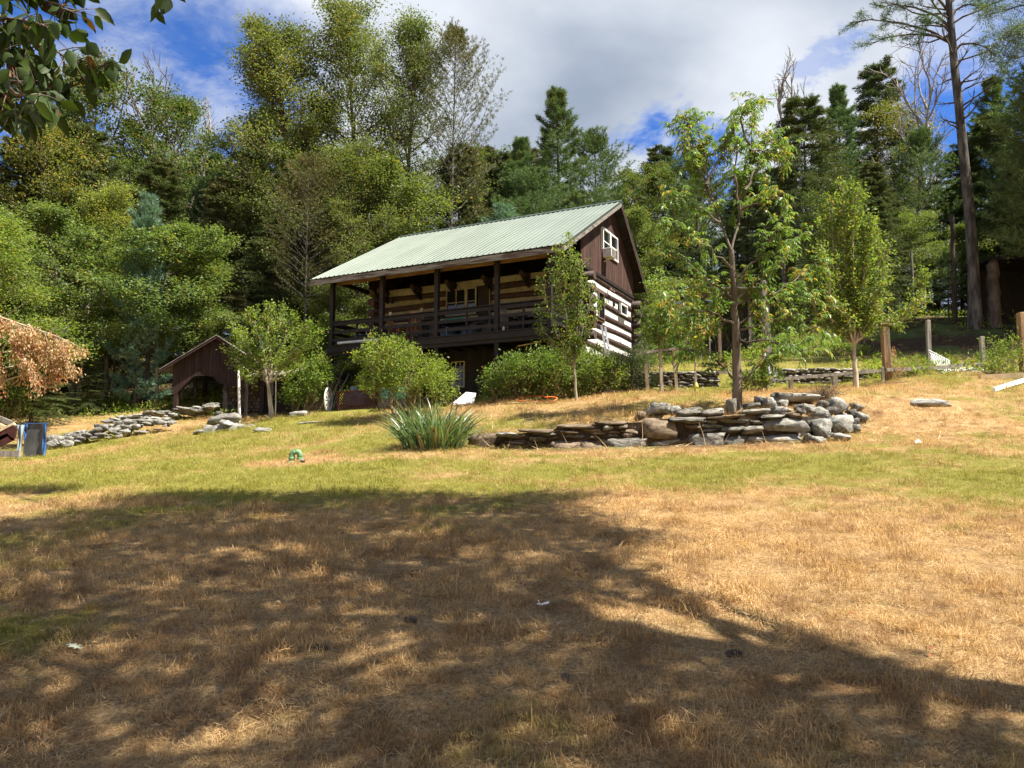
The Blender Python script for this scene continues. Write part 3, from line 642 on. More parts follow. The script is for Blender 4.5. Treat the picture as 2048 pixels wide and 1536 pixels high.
# railing: cap board and three wide rails in every bay
for a, b_ in zip(PX[:-1], PX[1:]):
    MB().box(((a + b_) / 2, -.01, RAIL), (b_ - a - .165, .15, .035)).build('rail_cap', M['dark_wood'], cabin)
    for z, h in ((RAIL - .10, .13), (DK + .52, .12), (DK + .22, .12)): MB().box(((a + b_) / 2, -.03 + rnd.uniform(-.005, .005), z + rnd.uniform(-.01, .01)), (b_ - a - .165, .03, h)).build('rail_board', M['dark_wood'], cabin)
    MB().box(((a + b_) / 2, .03, (DK + RAIL - .02) / 2 + .01), (.06, .06, RAIL - DK - .05)).build('baluster', M['dark_wood'], cabin)
for x in (-LN + .02, -.28):
    for z, h in ((RAIL - .10, .13), (DK + .52, .12), (DK + .22, .12)): MB().box((x, Y1 / 2, z), (.03, Y1 - .3, h)).build('rail_board', M['dark_wood'], cabin)
    MB().box((x, Y1 / 2, RAIL), (.13, Y1 - .2, .035)).build('rail_cap', M['dark_wood'], cabin)
# windows: frame, sashes, glass
def window(x0, x1, z0, z1, plane, pos, fm, cols=2, rows=2, fw=.06, curtain=None, name='window', depth=.10):
    """plane 'x': lies in x=pos spanning y x0..x1 ; plane 'y': lies in y=pos (front, facing -y)"""
    sgn = 1 if plane == 'x' else -1
    def P(a, off, z): return (pos + off * sgn, a, z) if plane == 'x' else (a, pos + off * sgn, z)
    def B(mb, a0, a1, zz0, zz1, o0, o1):
        c = P((a0 + a1) / 2, (o0 + o1) / 2, (zz0 + zz1) / 2); s = (abs(o1 - o0), a1 - a0, zz1 - zz0) if plane == 'x' else (a1 - a0, abs(o1 - o0), zz1 - zz0); mb.box(c, s)
    fr = MB(); B(fr, x0, x1, z1 - fw, z1, 0, depth); B(fr, x0, x1, z0, z0 + fw, 0, depth + .012); B(fr, x0, x0 + fw, z0 + fw, z1 - fw, 0, depth); B(fr, x1 - fw, x1, z0 + fw, z1 - fw, 0, depth)
    w_ = fr.build(name, fm, cabin)
    g = MB(); B(g, x0 + fw, x1 - fw, z0 + fw, z1 - fw, depth * .35, depth * .42); g.build('pane', M['glass'], w_)
    m = MB()
    for i in range(1, cols): xx = x0 + (x1 - x0) * i / cols; B(m, xx - .018, xx + .018, z0 + fw, z1 - fw, depth * .45, depth * .7)
    for i in range(1, rows): zz = z0 + (z1 - z0) * i / rows; B(m, x0 + fw, x1 - fw, zz - .016, zz + .016, depth * .45, depth * .65)
    if m.v: m.build('muntin', fm, w_)
    if curtain: c = MB(); B(c, curtain[0], curtain[1], z0 + fw, z1 - fw, depth * .43, depth * .445); c.build('curtain', M['curtain'], w_)
    return w_
ym = (gy0 + gy1) / 2
window(gy0, ym - .0, gzb, gzt, 'x', GWX - .03, M['white_frame'], 1, 2, .06); window(ym + .003, gy1, gzb, gzt, 'x', GWX - .03, M['white_frame'], 1, 2, .06)
wy0, wy1 = hpix(1182, x=.12), hpix(1205, x=.12); wz1, wz0 = hz_at(582, .12, (wy0 + wy1) / 2), hz_at(636, .12, (wy0 + wy1) / 2)
yc = (wy0 + wy1) / 2
fr = MB(); fr.box((.15, yc, wz1 + .05), (.10, wy1 - wy0 + .16, .12)); fr.box((.15, yc, wz0 - .05), (.10, wy1 - wy0 + .16, .10)); fr.box((.15, wy0 - .04, (wz0 + wz1) / 2), (.10, .09, wz1 - wz0)); fr.box((.15, wy1 + .04, (wz0 + wz1) / 2), (.10, .09, wz1 - wz0)); fr.build('window_casing', M['brown_frame'], cabin)
MB().box((.10, yc, (wz0 + wz1) / 2), (.10, wy1 - wy0, wz1 - wz0)).build('window_backing', M['dark_wood'], cabin)
window(wy0, yc, wz0, wz1, 'x', .13, M['brown_frame'], 1, 1, .035, curtain=(wy0 + .04, yc - .04)); window(yc + .002, wy1, wz0, wz1, 'x', .13, M['brown_frame'], 1, 1, .035)
sy0, sy1 = hpix(1239, x=.12), hpix(1252, x=.12); sz1, sz0 = hz_at(606, .12, sy0), hz_at(628, .12, sy0)
MB().box((.10, (sy0 + sy1) / 2, (sz0 + sz1) / 2), (.08, sy1 - sy0, sz1 - sz0)).build('window_backing', M['dark_wood'], cabin)
window(sy0, sy1, sz0, sz1, 'x', .12, M['white_frame'], 1, 1, .045)
vy = hpix(1229, x=.1); vz = hz_at(608, .1, vy); MB().box((.10, vy, vz), (.05, .18, .16)).build('vent', M['black'], cabin)
# lamp under the belt board
ly = hpix(1221, x=.15); lz = hz_at(578, .2, ly); lm = MB(); lm.box((.17, ly, lz), (.06, .12, .12)); lm.tube([(.2, ly - .06, lz - .02), (.30, ly - .10, lz - .12)], [.035, .06], 10); lm.tube([(.2, ly + .06, lz - .02), (.30, ly + .10, lz - .12)], [.035, .06], 10); lm.build('flood_light', M['brown_frame'], cabin)
# air conditioner hanging out of the gable window: a thing of its own
acy = hpix(1217, x=GWX + .15); acz = hz_at(508, GWX + .15, acy)
ac = empty('air_conditioner', hw_(GWX + .04, acy, acz), 'cream window air conditioner jutting out of the gable window', 'air conditioner', rz=-HTH)
MB().box((.19, 0, 0), (.36, .50, .34)).build('casing', M['ac_body'], ac, bevel=.012)
gq = MB(); 
for i in range(6): gq.box((.375, 0, -.11 + i * .045), (.012, .40, .022))
gq.build('grille', M['grey_wood'], ac); MB().box((.372, 0, 0), (.006, .42, .28)).build('back_panel', M['black'], ac); MB().bar((.02, -.1, -.32), (.25, -.1, -.18), .03, .03).build('support_bracket', M['white_frame'], ac)
# porch window and door
px0, px1, px2 = hpix(893, y=Y1 - .15), hpix(954, y=Y1 - .15), hpix(972, y=Y1 - .15); wt = hz_at(583, px0, Y1); wb = wt - 1.05
MB().box(((px0 + px1) / 2, Y1 - .14, (wt + wb) / 2), (px1 - px0, .10, wt - wb)).build('window_backing', M['dark_wood'], cabin)
xm = px0 + (px1 - px0) * .66
window(px0, xm, wb, wt, 'y', Y1 - .17, M['grey_wood'], 2, 2, .055, depth=.06); window(xm + .003, px1, wb, wt, 'y', Y1 - .17, M['grey_wood'], 1, 2, .055, depth=.06)
dq = MB(); dq.box(((px1 + px2) / 2 + .12, Y1 - .16, (DK + wt) / 2), (px2 - px1 + .1, .08, wt - DK)); d_ = dq.build('door', M['dark_wood'], cabin); MB().box((px2 + .17, Y1 - .19, (DK + wt) / 2), (.03, .04, wt - DK)).build('door_edge', M['grey_wood'], d_)
MB().tube([(px1 + .2, Y1 - .25, DK + 1.0), (px1 + .2, Y1 - .205, DK + 1.0)], .03, 8).build('door_knob', M['aluminium'], d_)
bx0, bx1 = hpix(903, y=Y1 + .0), hpix(930, y=Y1 + .0); bt, bb = hz_at(724, bx0, Y1), hz_at(776, bx0, Y1)
window(bx0, bx1, bb, bt, 'y', Y1 + .02, M['cream_frame'], 3, 3, .035, depth=.05)
MB().box((hpix(880, y=Y1) , Y1 - .02, 1.0), (.9, .06, 2.0)).build('cellar_door', M['dark_wood'], cabin)
# lattice strip beside the left lower post
def lattice(name, w_, h_, m, parent, loc, rot=(0, 0, 0), step_=.11, th=.008, sw=.028):
    q = MB()
    for sgn in (1, -1):
        k = -h_
        while k < w_:
            a0 = max(0, k); b0 = (a0 - k); a1 = min(w_, k + h_); b1 = (a1 - k)
            if a1 - a0 > .03:
                p = [(a0, b0), (a1, b1)]
                if sgn < 0: p = [(w_ - a, c) for a, c in p]
                q.bar((p[0][0], sgn * th * .5, p[0][1]), (p[1][0], sgn * th * .5, p[1][1]), sw, th, (0, 1, 0))
            k += step_
    o = q.build(name, m, parent); o.location = loc; o.rotation_euler = rot; return o
lattice('lattice_strip', .28, 2.0, M['dark_wood'], cabin, (PX[0] + .12, .02, gzl[0] - .05))
# stovepipe-like light tube beneath the deck (long pale bar)
MB().bar((hpix(1036, y=.6), .6, hz_at(689, -1, .6)), (hpix(1083, y=.6), .6, hz_at(684, -1, .6)), .05, .04).build('strip_light', M['new_wood'], cabin)
MB().tube([(-LN + .35, -.02, DK + .10), (-LN + 2.3, -.02, DK + .10)], .055, 10).build('white_pipe', M['plastic_white'], cabin)

# ------------------------------------------------------------------ things on the porch
def hthing(name, px, y, z, label, cat, group=None, rz=0.0): return empty(name, hw_(hpix(px, y=y), y, z), label, cat, group, rz=-HTH + rz)
def chair(px, y, m, label, rz, rocker=False):
    c = hthing('rocking_chair' if rocker else 'porch_chair', px, y, DK + .002, label, 'chair', rz=rz); lift = .05 if rocker else 0
    MB().box((0, 0, .42 + lift), (.50, .46, .035)).build('seat', m, c)
    for sx_ in (-.23, .23):
        for sy_ in (-.2, .2): MB().box((sx_, sy_, .20 + lift / 2 + .01), (.04, .04, .40 - lift * 0)).build('leg', m, c)
        MB().bar((sx_, .21, .43 + lift), (sx_, .33, 1.08 + lift), .04, .04).build('back_post', m, c); MB().bar((sx_, -.24, .66 + lift), (sx_, .25, .68 + lift), .06, .025).build('armrest', m, c); MB().box((sx_, -.2, .54 + lift), (.035, .035, .22)).build('arm_post', m, c)
        if rocker: MB().tube([(sx_, -.42, .07), (sx_, -.2, .03), (sx_, .1, .03), (sx_, .5, .10)], .022, 6).build('rocker', m, c)
    for i in range(5): MB().bar((-.16 + i * .08, .23, .47 + lift), (-.16 + i * .08, .325, 1.02 + lift), .05, .015).build('back_slat', m, c)
    MB().bar((-.25, .33, 1.07 + lift), (.25, .33, 1.07 + lift), .03, .08, (0, 0, 1)).build('top_rail', m, c)
chair(792, .75, M['tan_beam'], 'tan wooden rocking chair behind the second bay of the porch railing', R(150), True)
chair(838, .8, M['tan_beam'], 'tan wooden armchair beside the orange box on the porch', R(200))
chair(1012, .9, M['grey_wood'], 'grey wooden chair by the fourth porch post', R(170))
def boxthing(name, px, y, w_, d, h, m, label, cat, z=DK + .002, lid=None):
    c = hthing(name, px, y, z, label, cat); body = MB(); t = .015
    body.box((0, 0, t), (w_ * .92, d * .92, t)); 
    for sx_ in (-1, 1): body.bar((sx_ * w_ * .46, 0, t), (sx_ * w_ / 2, 0, h), d, t, (0, 1, 0)); body.bar((0, sx_ * d * .46, t), (0, sx_ * d / 2, h), w_, t, (1, 0, 0))
    body.build('body', m, c)
    MB().box((0, 0, h + .012), (w_ + .03, d + .03, .03)).build('lid', lid or m, c, bevel=.006)
boxthing('storage_box', 808, .45, .42, .3, .62, M['rusty'], 'orange box standing on the porch between the two tan chairs', 'box')
boxthing('storage_bin', 735, .7, 1.0, .5, .42, M['blue_bin'], 'wide dark blue bin at the left end of the porch', 'bin')
boxthing('cooler', 855, .75, .5, .4, .8, M['grey_board'], 'tall grey box behind the third porch post', 'box')
boxthing('storage_bin', 912, .6, .9, .45, .34, M['blue_bin'], 'low dark blue bin below the porch window', 'bin')
boxthing('storage_box', 960, .8, .5, .4, .5, M['grey_board'], 'grey box under the porch door edge', 'box')
boxthing('storage_bin', 1052, .8, .8, .5, .5, M['black'], 'black bin at the right end of the porch', 'bin')
def table(px, y, w_, label, m):
    c = hthing('porch_table', px, y, DK + .002, label, 'table'); MB().box((0, 0, .70), (w_, .6, .035)).build('table_top', m, c)
    for sx_ in (-1, 1):
        for sy_ in (-1, 1): MB().box((sx_ * (w_ / 2 - .06), sy_ * .24, .34), (.05, .05, .68)).build('leg', m, c)
table(915, 1.2, 1.3, 'dark table in front of the porch window', M['dark_wood']); table(1040, 1.3, 1.1, 'grey table in the right bay of the porch', M['grey_wood'])
def mug(px, y, z, label, m, r=.045, h=.11):
    o = MB().lathe((0, 0, 0), [(r * .9, 0), (r, .01), (r, h), (r * .88, h), (r * .85, .02)], 14).build('jar', m); o.location = hw_(hpix(px, y=y), y, z); tag(o, label, 'jar')
mug(780, -.01, RAIL + .019, 'pale jar on the porch railing near the second post', M['chink_porch_shaded'], .055, .13); mug(843, -.01, RAIL + .019, 'pale jar on the porch railing near the third post', M['chink_porch_shaded'], .06, .15)
tb = hthing('folded_umbrella', 913, 1.1, DK + .74, 'green and cream rolled cloth lying on the table under the porch window', 'cloth roll'); MB().tube([(-.5, 0, .08), (.35, 0, .08)], [.06, .08], 10).build('roll', M['teal'], tb); MB().tube([(.36, 0, .08), (.5, 0, .08)], .07, 10).build('cuff', M['chink_porch_shaded'], tb)
bl = hthing('bottle', 1007, .15, DK + .002, 'small white bottle on the deck edge by the fourth post', 'bottle'); MB().lathe((0, 0, 0), [(.045, 0), (.05, .02), (.05, .17), (.02, .21), (.02, .24)], 12).build('body', M['plastic_white'], bl); MB().lathe((0, 0, .24), [(.024, 0), (.024, .03)], 10).build('cap', M['blue_bin'], bl)
hang = hthing('hanging_bell', 821 - 38, 1.9, ZT - .45, 'dark wind bell hanging under the porch roof', 'bell'); MB().lathe((0, 0, 0), [(.09, 0), (.075, .1), (.05, .18), (.01, .2)], 12).build('bell', M['black'], hang); MB().tube([(0, 0, .2), (0, 0, .55)], .006, 5).build('cord', M['black'], hang)
# ladder leaning against the log wall
la = empty('ladder', (0, 0, 0), 'aluminium ladder leaning against the striped log wall', 'ladder')
ltop = hw_(.24, hpix(1207, x=.24), hz_at(648, .24, 3.2)); lbx = hpix(1222, x=1.0); lbot = hw_(1.05, lbx, 0); lbot.z = gz(lbot.x, lbot.y)
side = HR @ Vector((0, 1, 0)) * .2
for s_ in (-1, 1): MB().bar(lbot + side * s_, ltop + side * s_, .03, .075, tuple(HR @ Vector((1, 0, 0)))).build('rail', M['aluminium'], la)
dl = ltop - lbot; nr = int(dl.length / .3)
for i in range(1, nr): p = lbot + dl * i / nr; MB().tube([p - side, p + side], .016, 6).build('rung', M['aluminium'], la)
# guy wire from the ridge to the trees
wr = MB(); a_, b_ = hw_(OR_, RY, RZ_), at(1262, 470, 38); wr.tube([a_ + (b_ - a_) * t - Vector((0, 0, .5 * math.sin(math.pi * t))) for t in np.linspace(0, 1, 8)], .012, 5); tag(wr.build('utility_wire', M['black']), 'thin wire running from the cabin ridge back into the trees', 'wire')
# ------------------------------------------------------------------ trees and plants: generators
def nrm(v): return v / (np.linalg.norm(v, axis=-1, keepdims=True) + 1e-9)
def tubes_np(branches, k=5):
    V = []; F_ = []; b0 = 0
    for pts, rad in branches:
        pts = np.asarray(pts, float); m = len(pts); d = np.gradient(pts, axis=0); d = nrm(d)
        ref = np.where(np.abs(d[:, 2:3]) > .85, np.array([[1., 0, 0]]), np.array([[0, 0, 1.]]))
        if np.abs(d[:, 2]).max() > .85: ref = np.tile([[1., 0.1, 0]], (m, 1))
        x = nrm(np.cross(d, ref)); y = np.cross(d, x); a = 2 * np.pi * np.arange(k) / k
        ring = pts[:, None] + (x[:, None] * np.cos(a)[None, :, None] + y[:, None] * np.sin(a)[None, :, None]) * np.asarray(rad)[:, None, None]
        V.append(ring.reshape(-1, 3)); i = np.arange(m - 1)[:, None] * k; j = np.arange(k)[None]; jn = (j + 1) % k
        F_.append((b0 + np.stack([i + j, i + jn, i + k + jn, i + k + j], -1)).reshape(-1, 4)); b0 += m * k
    return np.concatenate(V), np.concatenate(F_)
def grow(rg, p, d, L_, n, up, wan):
    pts = [np.array(p, float)]; d = nrm(np.array(d, float))
    for i in range(n):
        d = nrm(d + np.array([0, 0, up / n]) + rg.normal(0, wan, 3)); pts.append(pts[-1] + d * L_ / n)
    return np.array(pts)
def along(pts, t):
    m = len(pts) - 1; f = np.clip(t, 0, .9999) * m; i = int(f); return pts[i] + (pts[i + 1] - pts[i]) * (f - i), nrm(pts[i + 1] - pts[i])
def leaves_np(rg, P, out, L_, W_2, droop=.3, flat=.6, fold=.15, lr=.35):
    """diamond leaves at points P heading along out"""
    n = len(P); a = nrm(out + rg.normal(0, .55, (n, 3)) + np.array([0, 0, -droop]))
    up = nrm(np.array([[0, 0, 1.]]) * flat + rg.normal(0, .5, (n, 3))); b_ = nrm(np.cross(a, up)); c = np.cross(b_, a)
    s = (1 + rg.uniform(-lr, lr, (n, 1))); l = L_ * s; w_ = W_2 * s
    V = np.stack([P, P + a * l * .45 + b_ * w_ / 2 + c * l * fold, P + a * l, P + a * l * .45 - b_ * w_ / 2 + c * l * fold], 1)
    return V
def quads(V): n = len(V); return V.reshape(-1, 3), np.arange(n * 4).reshape(n, 4)
def tri_np(rg, P, a, L_, W_2):
    n = len(P); b_ = nrm(np.cross(a, rg.normal(0, 1, (n, 3)))) * W_2 / 2
    return np.stack([P - b_, P + b_, P + a * L_], 1)
def cluster(rg, C, D, k, spread):
    """k points round every centre C, D outward headings"""
    n = len(C); P = np.repeat(C, k, 0) + rg.normal(0, 1, (n * k, 3)) * np.asarray(spread); return P, np.repeat(D, k, 0)
TREES = {}
def make_deciduous(key, seed, H=15, cb=.25, R_=4.5, prof=None, nl=26, el=(55, 15), nsub=6, k=26, ncl=3, leaf=(.17, .11), spread=.42, tr=.22, bark='bark', lf='lf_oak', up=.5, droop=.35, fork=0, subf=.42, flat=.6):
    rg = np.random.default_rng(seed); br = []; C = []; D = []
    tp = grow(rg, (0, 0, -.3), (0, 0, 1), H * .96, 9, .3, .045); tp[:, :2] -= tp[0, :2]; br.append((tp, np.linspace(tr, .02, 10)))
    prof = prof or (lambda t: math.sin(math.pi * min(1, (t * .85 + .15))) ** .6)
    for i in range(nl):
        t = (i + rg.uniform(0, .8)) / nl; z = cb + (1 - cb) * t * .97; p, d = along(tp, z); az = i * 2.4 + rg.uniform(-.5, .5)
        e = R(el[1] + (el[0] - el[1]) * t + rg.uniform(-12, 12)); L_ = R_ * prof(t) * rg.uniform(.7, 1.15)
        b_ = grow(rg, p, (math.cos(az) * math.cos(e), math.sin(az) * math.cos(e), math.sin(e)), L_, 5, up * .5, .13); r0 = max(.02, tr * .38 * (1 - t * .7)); br.append((b_, np.linspace(r0, .012, 6)))
        for j in range(nsub):
            s = .25 + .75 * (j + rg.uniform(0, 1)) / nsub; q, dd = along(b_, s); side = nrm(np.cross(dd, [0, 0, 1])) * (1 if j % 2 else -1)
            sb = grow(rg, q, dd * .7 + side * .8 + np.array([0, 0, .15]), L_ * subf * (1.25 - s * .6) * rg.uniform(.6, 1.2), 3, up * .3, .15); br.append((sb, np.linspace(r0 * .4, .006, 4)))
            for c_ in range(ncl): q2, d2_ = along(sb, .35 + .65 * c_ / max(1, ncl - 1)); C.append(q2); D.append(nrm(d2_ + (q2 - p) * .15))
        q2, d2_ = along(b_, .99); C.append(q2); D.append(d2_)
    C = np.array(C); D = np.array(D); sz = rg.uniform(.6, 1.3, (len(C), 1))
    P, O = cluster(rg, C, D, k, (1, 1, 1)); P = np.repeat(C, k, 0) + (P - np.repeat(C, k, 0)) * np.repeat(sz, k, 0) * np.array([spread, spread, spread * .55])
    V, Fq = quads(leaves_np(rg, P, O * .7 + nrm(P - np.repeat(C, k, 0)) * .6, leaf[0], leaf[1], droop, flat))
    tv, tf = tubes_np(br)
    TREES[key] = (npmesh('trunk', tv, tf, M[bark], True), npmesh('crown', V, Fq, M[lf]), float(np.percentile(V[:, 2], 99.8)))
def make_pine(key, seed, H=18, cb=.3, R_=3.4, gap=.75, per=5, prof=None, el=(45, 5), lf='lf_pine', bark='bark', nl_=.2, tr=.2, droopy=0.0, k=11, tl=3, dense=7, wn=.028):
    rg = np.random.default_rng(seed); br = []; C = []; D = []
    tp = grow(rg, (0, 0, -.3), (0, 0, 1), H, 9, .3, .015); tp[:, :2] -= tp[0, :2]; br.append((tp, np.linspace(tr, .015, 10)))
    prof = prof or (lambda t: (1 - t) ** .75 * (.55 + .45 * min(1, t * 5)))
    z = cb * H; w_i = 0
    while z < H * .985:
        t = (z / H - cb) / (1 - cb)
        for i in range(per):
            az = w_i * .9 + i * 2 * math.pi / per + rg.uniform(-.35, .35); L_ = (R_ * prof(t) + .25) * rg.uniform(.6, 1.15); e = R(el[1] + (el[0] - el[1]) * t + rg.uniform(-9, 9)); p, _ = along(tp, min(.999, z / H))
            b_ = grow(rg, p, (math.cos(az) * math.cos(e), math.sin(az) * math.cos(e), math.sin(e)), L_, 4, (.35 if not droopy else -droopy), .07); br.append((b_, np.linspace(max(.012, tr * .25 * (1 - t)), .006, 5)))
            for j in range(dense):
                s = .3 + .7 * (j + rg.uniform(0, 1)) / dense; q, dd = along(b_, s); side = nrm(np.cross(dd, [0, 0, 1])) * (1 if j % 2 else -1)
                sl = L_ * .42 * (1.2 - s * .8) * rg.uniform(.6, 1.2) + .12; sd_ = nrm(dd * .8 + side * .75 + np.array([0, 0, .22 - droopy * .6]))
                for c_ in range(tl): f = (c_ + .6) / tl; C.append(q + sd_ * sl * f + np.array([0, 0, -droopy * .3 * sl * f * f])); D.append(sd_)
            for f in (.55, .75, .95): q, dd = along(b_, f); C.append(q); D.append(dd)
        z += gap * rg.uniform(.8, 1.2) * (1.15 - .5 * t); w_i += 1
    q, dd = along(tp, .99); C.append(q); D.append(dd)
    C = np.array(C); D = np.array(D); P = np.repeat(C, k, 0) + rg.normal(0, .035, (len(C) * k, 3)); a = nrm(np.repeat(D, k, 0) * .8 + rg.normal(0, .55, (len(P), 3)) + np.array([0, 0, .18 - droopy]))
    V = tri_np(rg, P, a, nl_ * rg.uniform(.7, 1.3, (len(P), 1)), wn)
    tv, tf = tubes_np(br, 5)
    TREES[key] = (npmesh('trunk', tv, tf, M[bark], True), npmesh('crown', V.reshape(-1, 3), np.arange(len(V) * 3).reshape(-1, 3), M[lf]), float(V[..., 2].max()))
def make_bare(key, seed, H=12, nl=14, R_=3, bark='dead_wood', cb=.35, el=(70, 45), tr=.16, leafy=None):
    rg = np.random.default_rng(seed); br = []
    tp = grow(rg, (0, 0, -.3), (0, 0, 1), H * .8, 8, .3, .07); tp[:, :2] -= tp[0, :2]; br.append((tp, np.linspace(tr, .025, 9)))
    for i in range(nl):
        t = i / nl; p, d = along(tp, cb + (1 - cb) * t); az = i * 2.4 + rg.uniform(-.4, .4); e = R(el[1] + (el[0] - el[1]) * t); L_ = R_ * (1.1 - .4 * t) * rg.uniform(.7, 1.2)
        b_ = grow(rg, p, (math.cos(az) * math.cos(e), math.sin(az) * math.cos(e), math.sin(e)), L_, 6, .7, .13); br.append((b_, np.linspace(tr * .3, .012, 7)))
        for j in range(6):
            q, dd = along(b_, .3 + .7 * j / 6); s1 = grow(rg, q, dd + rg.normal(0, .6, 3), L_ * .4, 4, .5, .15); br.append((s1, np.linspace(.02, .007, 5)))
            for m_ in range(4): q3, d3 = along(s1, .3 + .2 * m_); br.append((grow(rg, q3, d3 + rg.normal(0, .6, 3), L_ * .18, 2, .4, .15), np.linspace(.011, .005, 3)))
    tv, tf = tubes_np(br, 4); TREES[key] = (npmesh('trunk', tv, tf, M[bark], True), None, float(tv[:, 2].max()))
make_deciduous('oak', 1, 15, .30, 4.6, nl=26, nsub=6, k=53, leaf=(0.124, 0.083), spread=0.245, lf='lf_oak', bark='bark_grey', tr=.24)
make_deciduous('olive', 2, 18, .15, 4.0, lambda t: (math.sin(math.pi * min(1, t * .72 + .22)) ** .5) * (1.05 - .15 * t), nl=54, el=(60, 12), nsub=6, k=63, leaf=(0.105, 0.064), spread=0.288, lf='lf_olive', bark='bark', tr=.25)
make_deciduous('olive2', 12, 18, .12, 3.8, lambda t: (.62 + .38 * math.sin(math.pi * t)) * (1 if t < .85 else .8), nl=56, el=(66, 10), nsub=6, k=49, leaf=(0.099, 0.058), spread=0.274, lf='lf_olive', bark='bark', tr=.22)
make_deciduous('maple', 3, 11, .28, 3.4, nl=28, el=(50, 5), nsub=6, k=58, leaf=(0.118, 0.077), spread=0.245, lf='lf_maple', bark='bark_grey', tr=.13, up=.2, droop=.7, flat=.8)
make_deciduous('maple2', 13, 11, .22, 3.0, nl=26, el=(58, 20), nsub=6, k=58, leaf=(0.105, 0.070), spread=0.259, lf='lf_maple', bark='bark_grey', tr=.12, up=.3, droop=.6)
make_deciduous('birch', 4, 12, .2, 2.7, lambda t: 1.05 - .75 * t, nl=30, el=(65, 25), nsub=5, k=63, leaf=(0.081, 0.058), spread=0.288, lf='lf_yellow', bark='bark_pale', tr=.11)
make_deciduous('gold', 5, 13, .3, 3.2, nl=26, el=(60, 20), nsub=5, k=58, leaf=(0.099, 0.070), spread=0.302, lf='lf_gold', bark='bark_grey', tr=.14)
hp = lambda t: (1 - t) ** .62 * .95 + .05
make_pine('hemlock', 6, 16, .08, 3.3, .42, 6, hp, (35, -5), 'lf_hemlock', 'bark', .17, .17, .35, 13, 4, 8, .032)
make_pine('hemlock2', 16, 15, .16, 3.0, .46, 6, lambda t: (1 - t) ** .5 * (.7 + .3 * math.sin(t * 22) * .5), (30, -8), 'lf_hemlock_brown', 'bark', .17, .16, .4, 12, 4, 8, .032)
make_pine('pine', 7, 18, .25, 3.3, .72, 6, None, (48, 8), 'lf_pine', 'bark', .23, .18, 0, 15, 3, 9, .030)
make_pine('pine2', 17, 17, .30, 3.6, .80, 6, lambda t: (math.sin(math.pi * (.25 + .75 * t)) ** .7) * 1.0, (50, 2), 'lf_pine', 'bark', .23, .2, 0, 16, 3, 9, .030)
make_pine('bluepine', 8, 10, .05, 2.5, .6, 5, None, (50, 15), 'lf_pine_blue', 'bark', .24, .12, 0, 14, 3, 7, .030)
make_pine('thin', 9, 18, .42, 3.6, .55, 5, lambda t: math.sin(math.pi * min(1, .22 + t * .78)) ** 1.1, (52, 28), 'lf_hemlock_brown', 'bark_grey', .13, .12, 0, 11, 3, 9, .026)
make_bare('bare', 10, 12, 16, 3.0); make_bare('bare2', 20, 12, 11, 2.2, el=(80, 55))
def put(kind, px, top, Y, label, cat='tree', group=None, wf=1.0, name=None, rot=None, base=None):
    tm, cm, H = TREES[kind]; v = at(px, top, Y); zg = gz(v.x, v.y) if base is None else base
    s = (v.z - zg) / H * 1.0; rot = rnd.uniform(0, 6.28) if rot is None else rot
    nm = name or {'pine': 'pine_tree', 'pine2': 'pine_tree', 'bluepine': 'pine_tree', 'hemlock': 'hemlock_tree', 'hemlock2': 'hemlock_tree', 'thin': 'hemlock_tree', 'oak': 'oak_tree', 'bare': 'bare_tree', 'bare2': 'bare_tree'}.get(kind, 'broadleaf_tree')
    r_ = empty(nm, (v.x, v.y, zg), label, cat, group); sc_ = (s * wf, s * wf, s)
    inst('trunk', tm, (0, 0, 0), (0, 0, rot), sc_, r_)
    if cm: inst('crown', cm, (0, 0, 0), (0, 0, rot), sc_, r_)
    return r_
# ---- the wood behind the cabin, from the left edge to the right
put('hemlock2', 20, 268, 44, 'tall brown-tinged hemlock at the left edge of the wood', wf=1.15)
put('hemlock2', 92, 262, 46, 'brownish hemlock second from the left edge, under the blue-green pine', wf=1.1)
put('pine', 132, 172, 52, 'blue-green pine rising highest at the far left of the skyline', wf=1.15)
put('oak', 245, 128, 50, 'tall open-crowned oak standing above the left skyline', wf=1.0, rot=1.0)
put('oak', 352, 205, 53, 'lower open oak with sky showing through, right of the tallest left oak', wf=.9, rot=3.0)
put('bare', 322, 115, 56, 'bare leafless treetop behind the tall left oak', wf=1.2); put('bare2', 405, 185, 56, 'bare leafless treetop over the dip in the left skyline', wf=1.0)
put('hemlock', 190, 235, 44, 'dense green hemlock in front of the tall left oak', wf=1.25)
put('gold', 118, 235, 43, 'hardwood with orange-tinged top left of the dense hemlock')
put('pine', 420, 305, 50, 'pine behind the dip in the left skyline', wf=1.2)
put('hemlock', 300, 330, 44, 'shorter green hemlock below the open oak', wf=1.3)
put('birch', 185, 370, 38, 'yellow-flecked birch above the drooping maple', wf=1.2)
put('bluepine', 292, 380, 35, 'small blue-green pine among the hardwoods on the left', wf=.85)
put('birch', 378, 470, 37, 'yellowish birch right of the small blue-green pine', wf=1.1)
put('maple', 175, 420, 36, 'leafy maple in deep shade left of the thin trunk', wf=1.2)
put('maple', 300, 455, 36, 'pale green drooping maple left of the wood shed', wf=1.35, rot=.6)
put('maple2', 405, 500, 37, 'leafy maple right behind the wood shed roof', wf=1.3)
put('birch', 10, 400, 29, 'bright yellow-green birch at the left edge of the photo', wf=1.5)
put('hemlock', 75, 640, 31, 'small dark spruce at the foot of the wood behind the tarps', wf=1.6); put('hemlock', 190, 690, 34, 'small dark hemlock beside the thin trunk at the left forest edge', wf=1.5); put('hemlock', -30, 690, 30, 'small dark evergreen cut by the left edge of the photo', wf=1.6)
put('pine', 508, 248, 49, 'bright green pine left of the big olive hardwoods', wf=1.25, rot=2)
put('pine2', 560, 215, 52, 'pine tucked against the left side of the big olive hardwoods', wf=1.1)
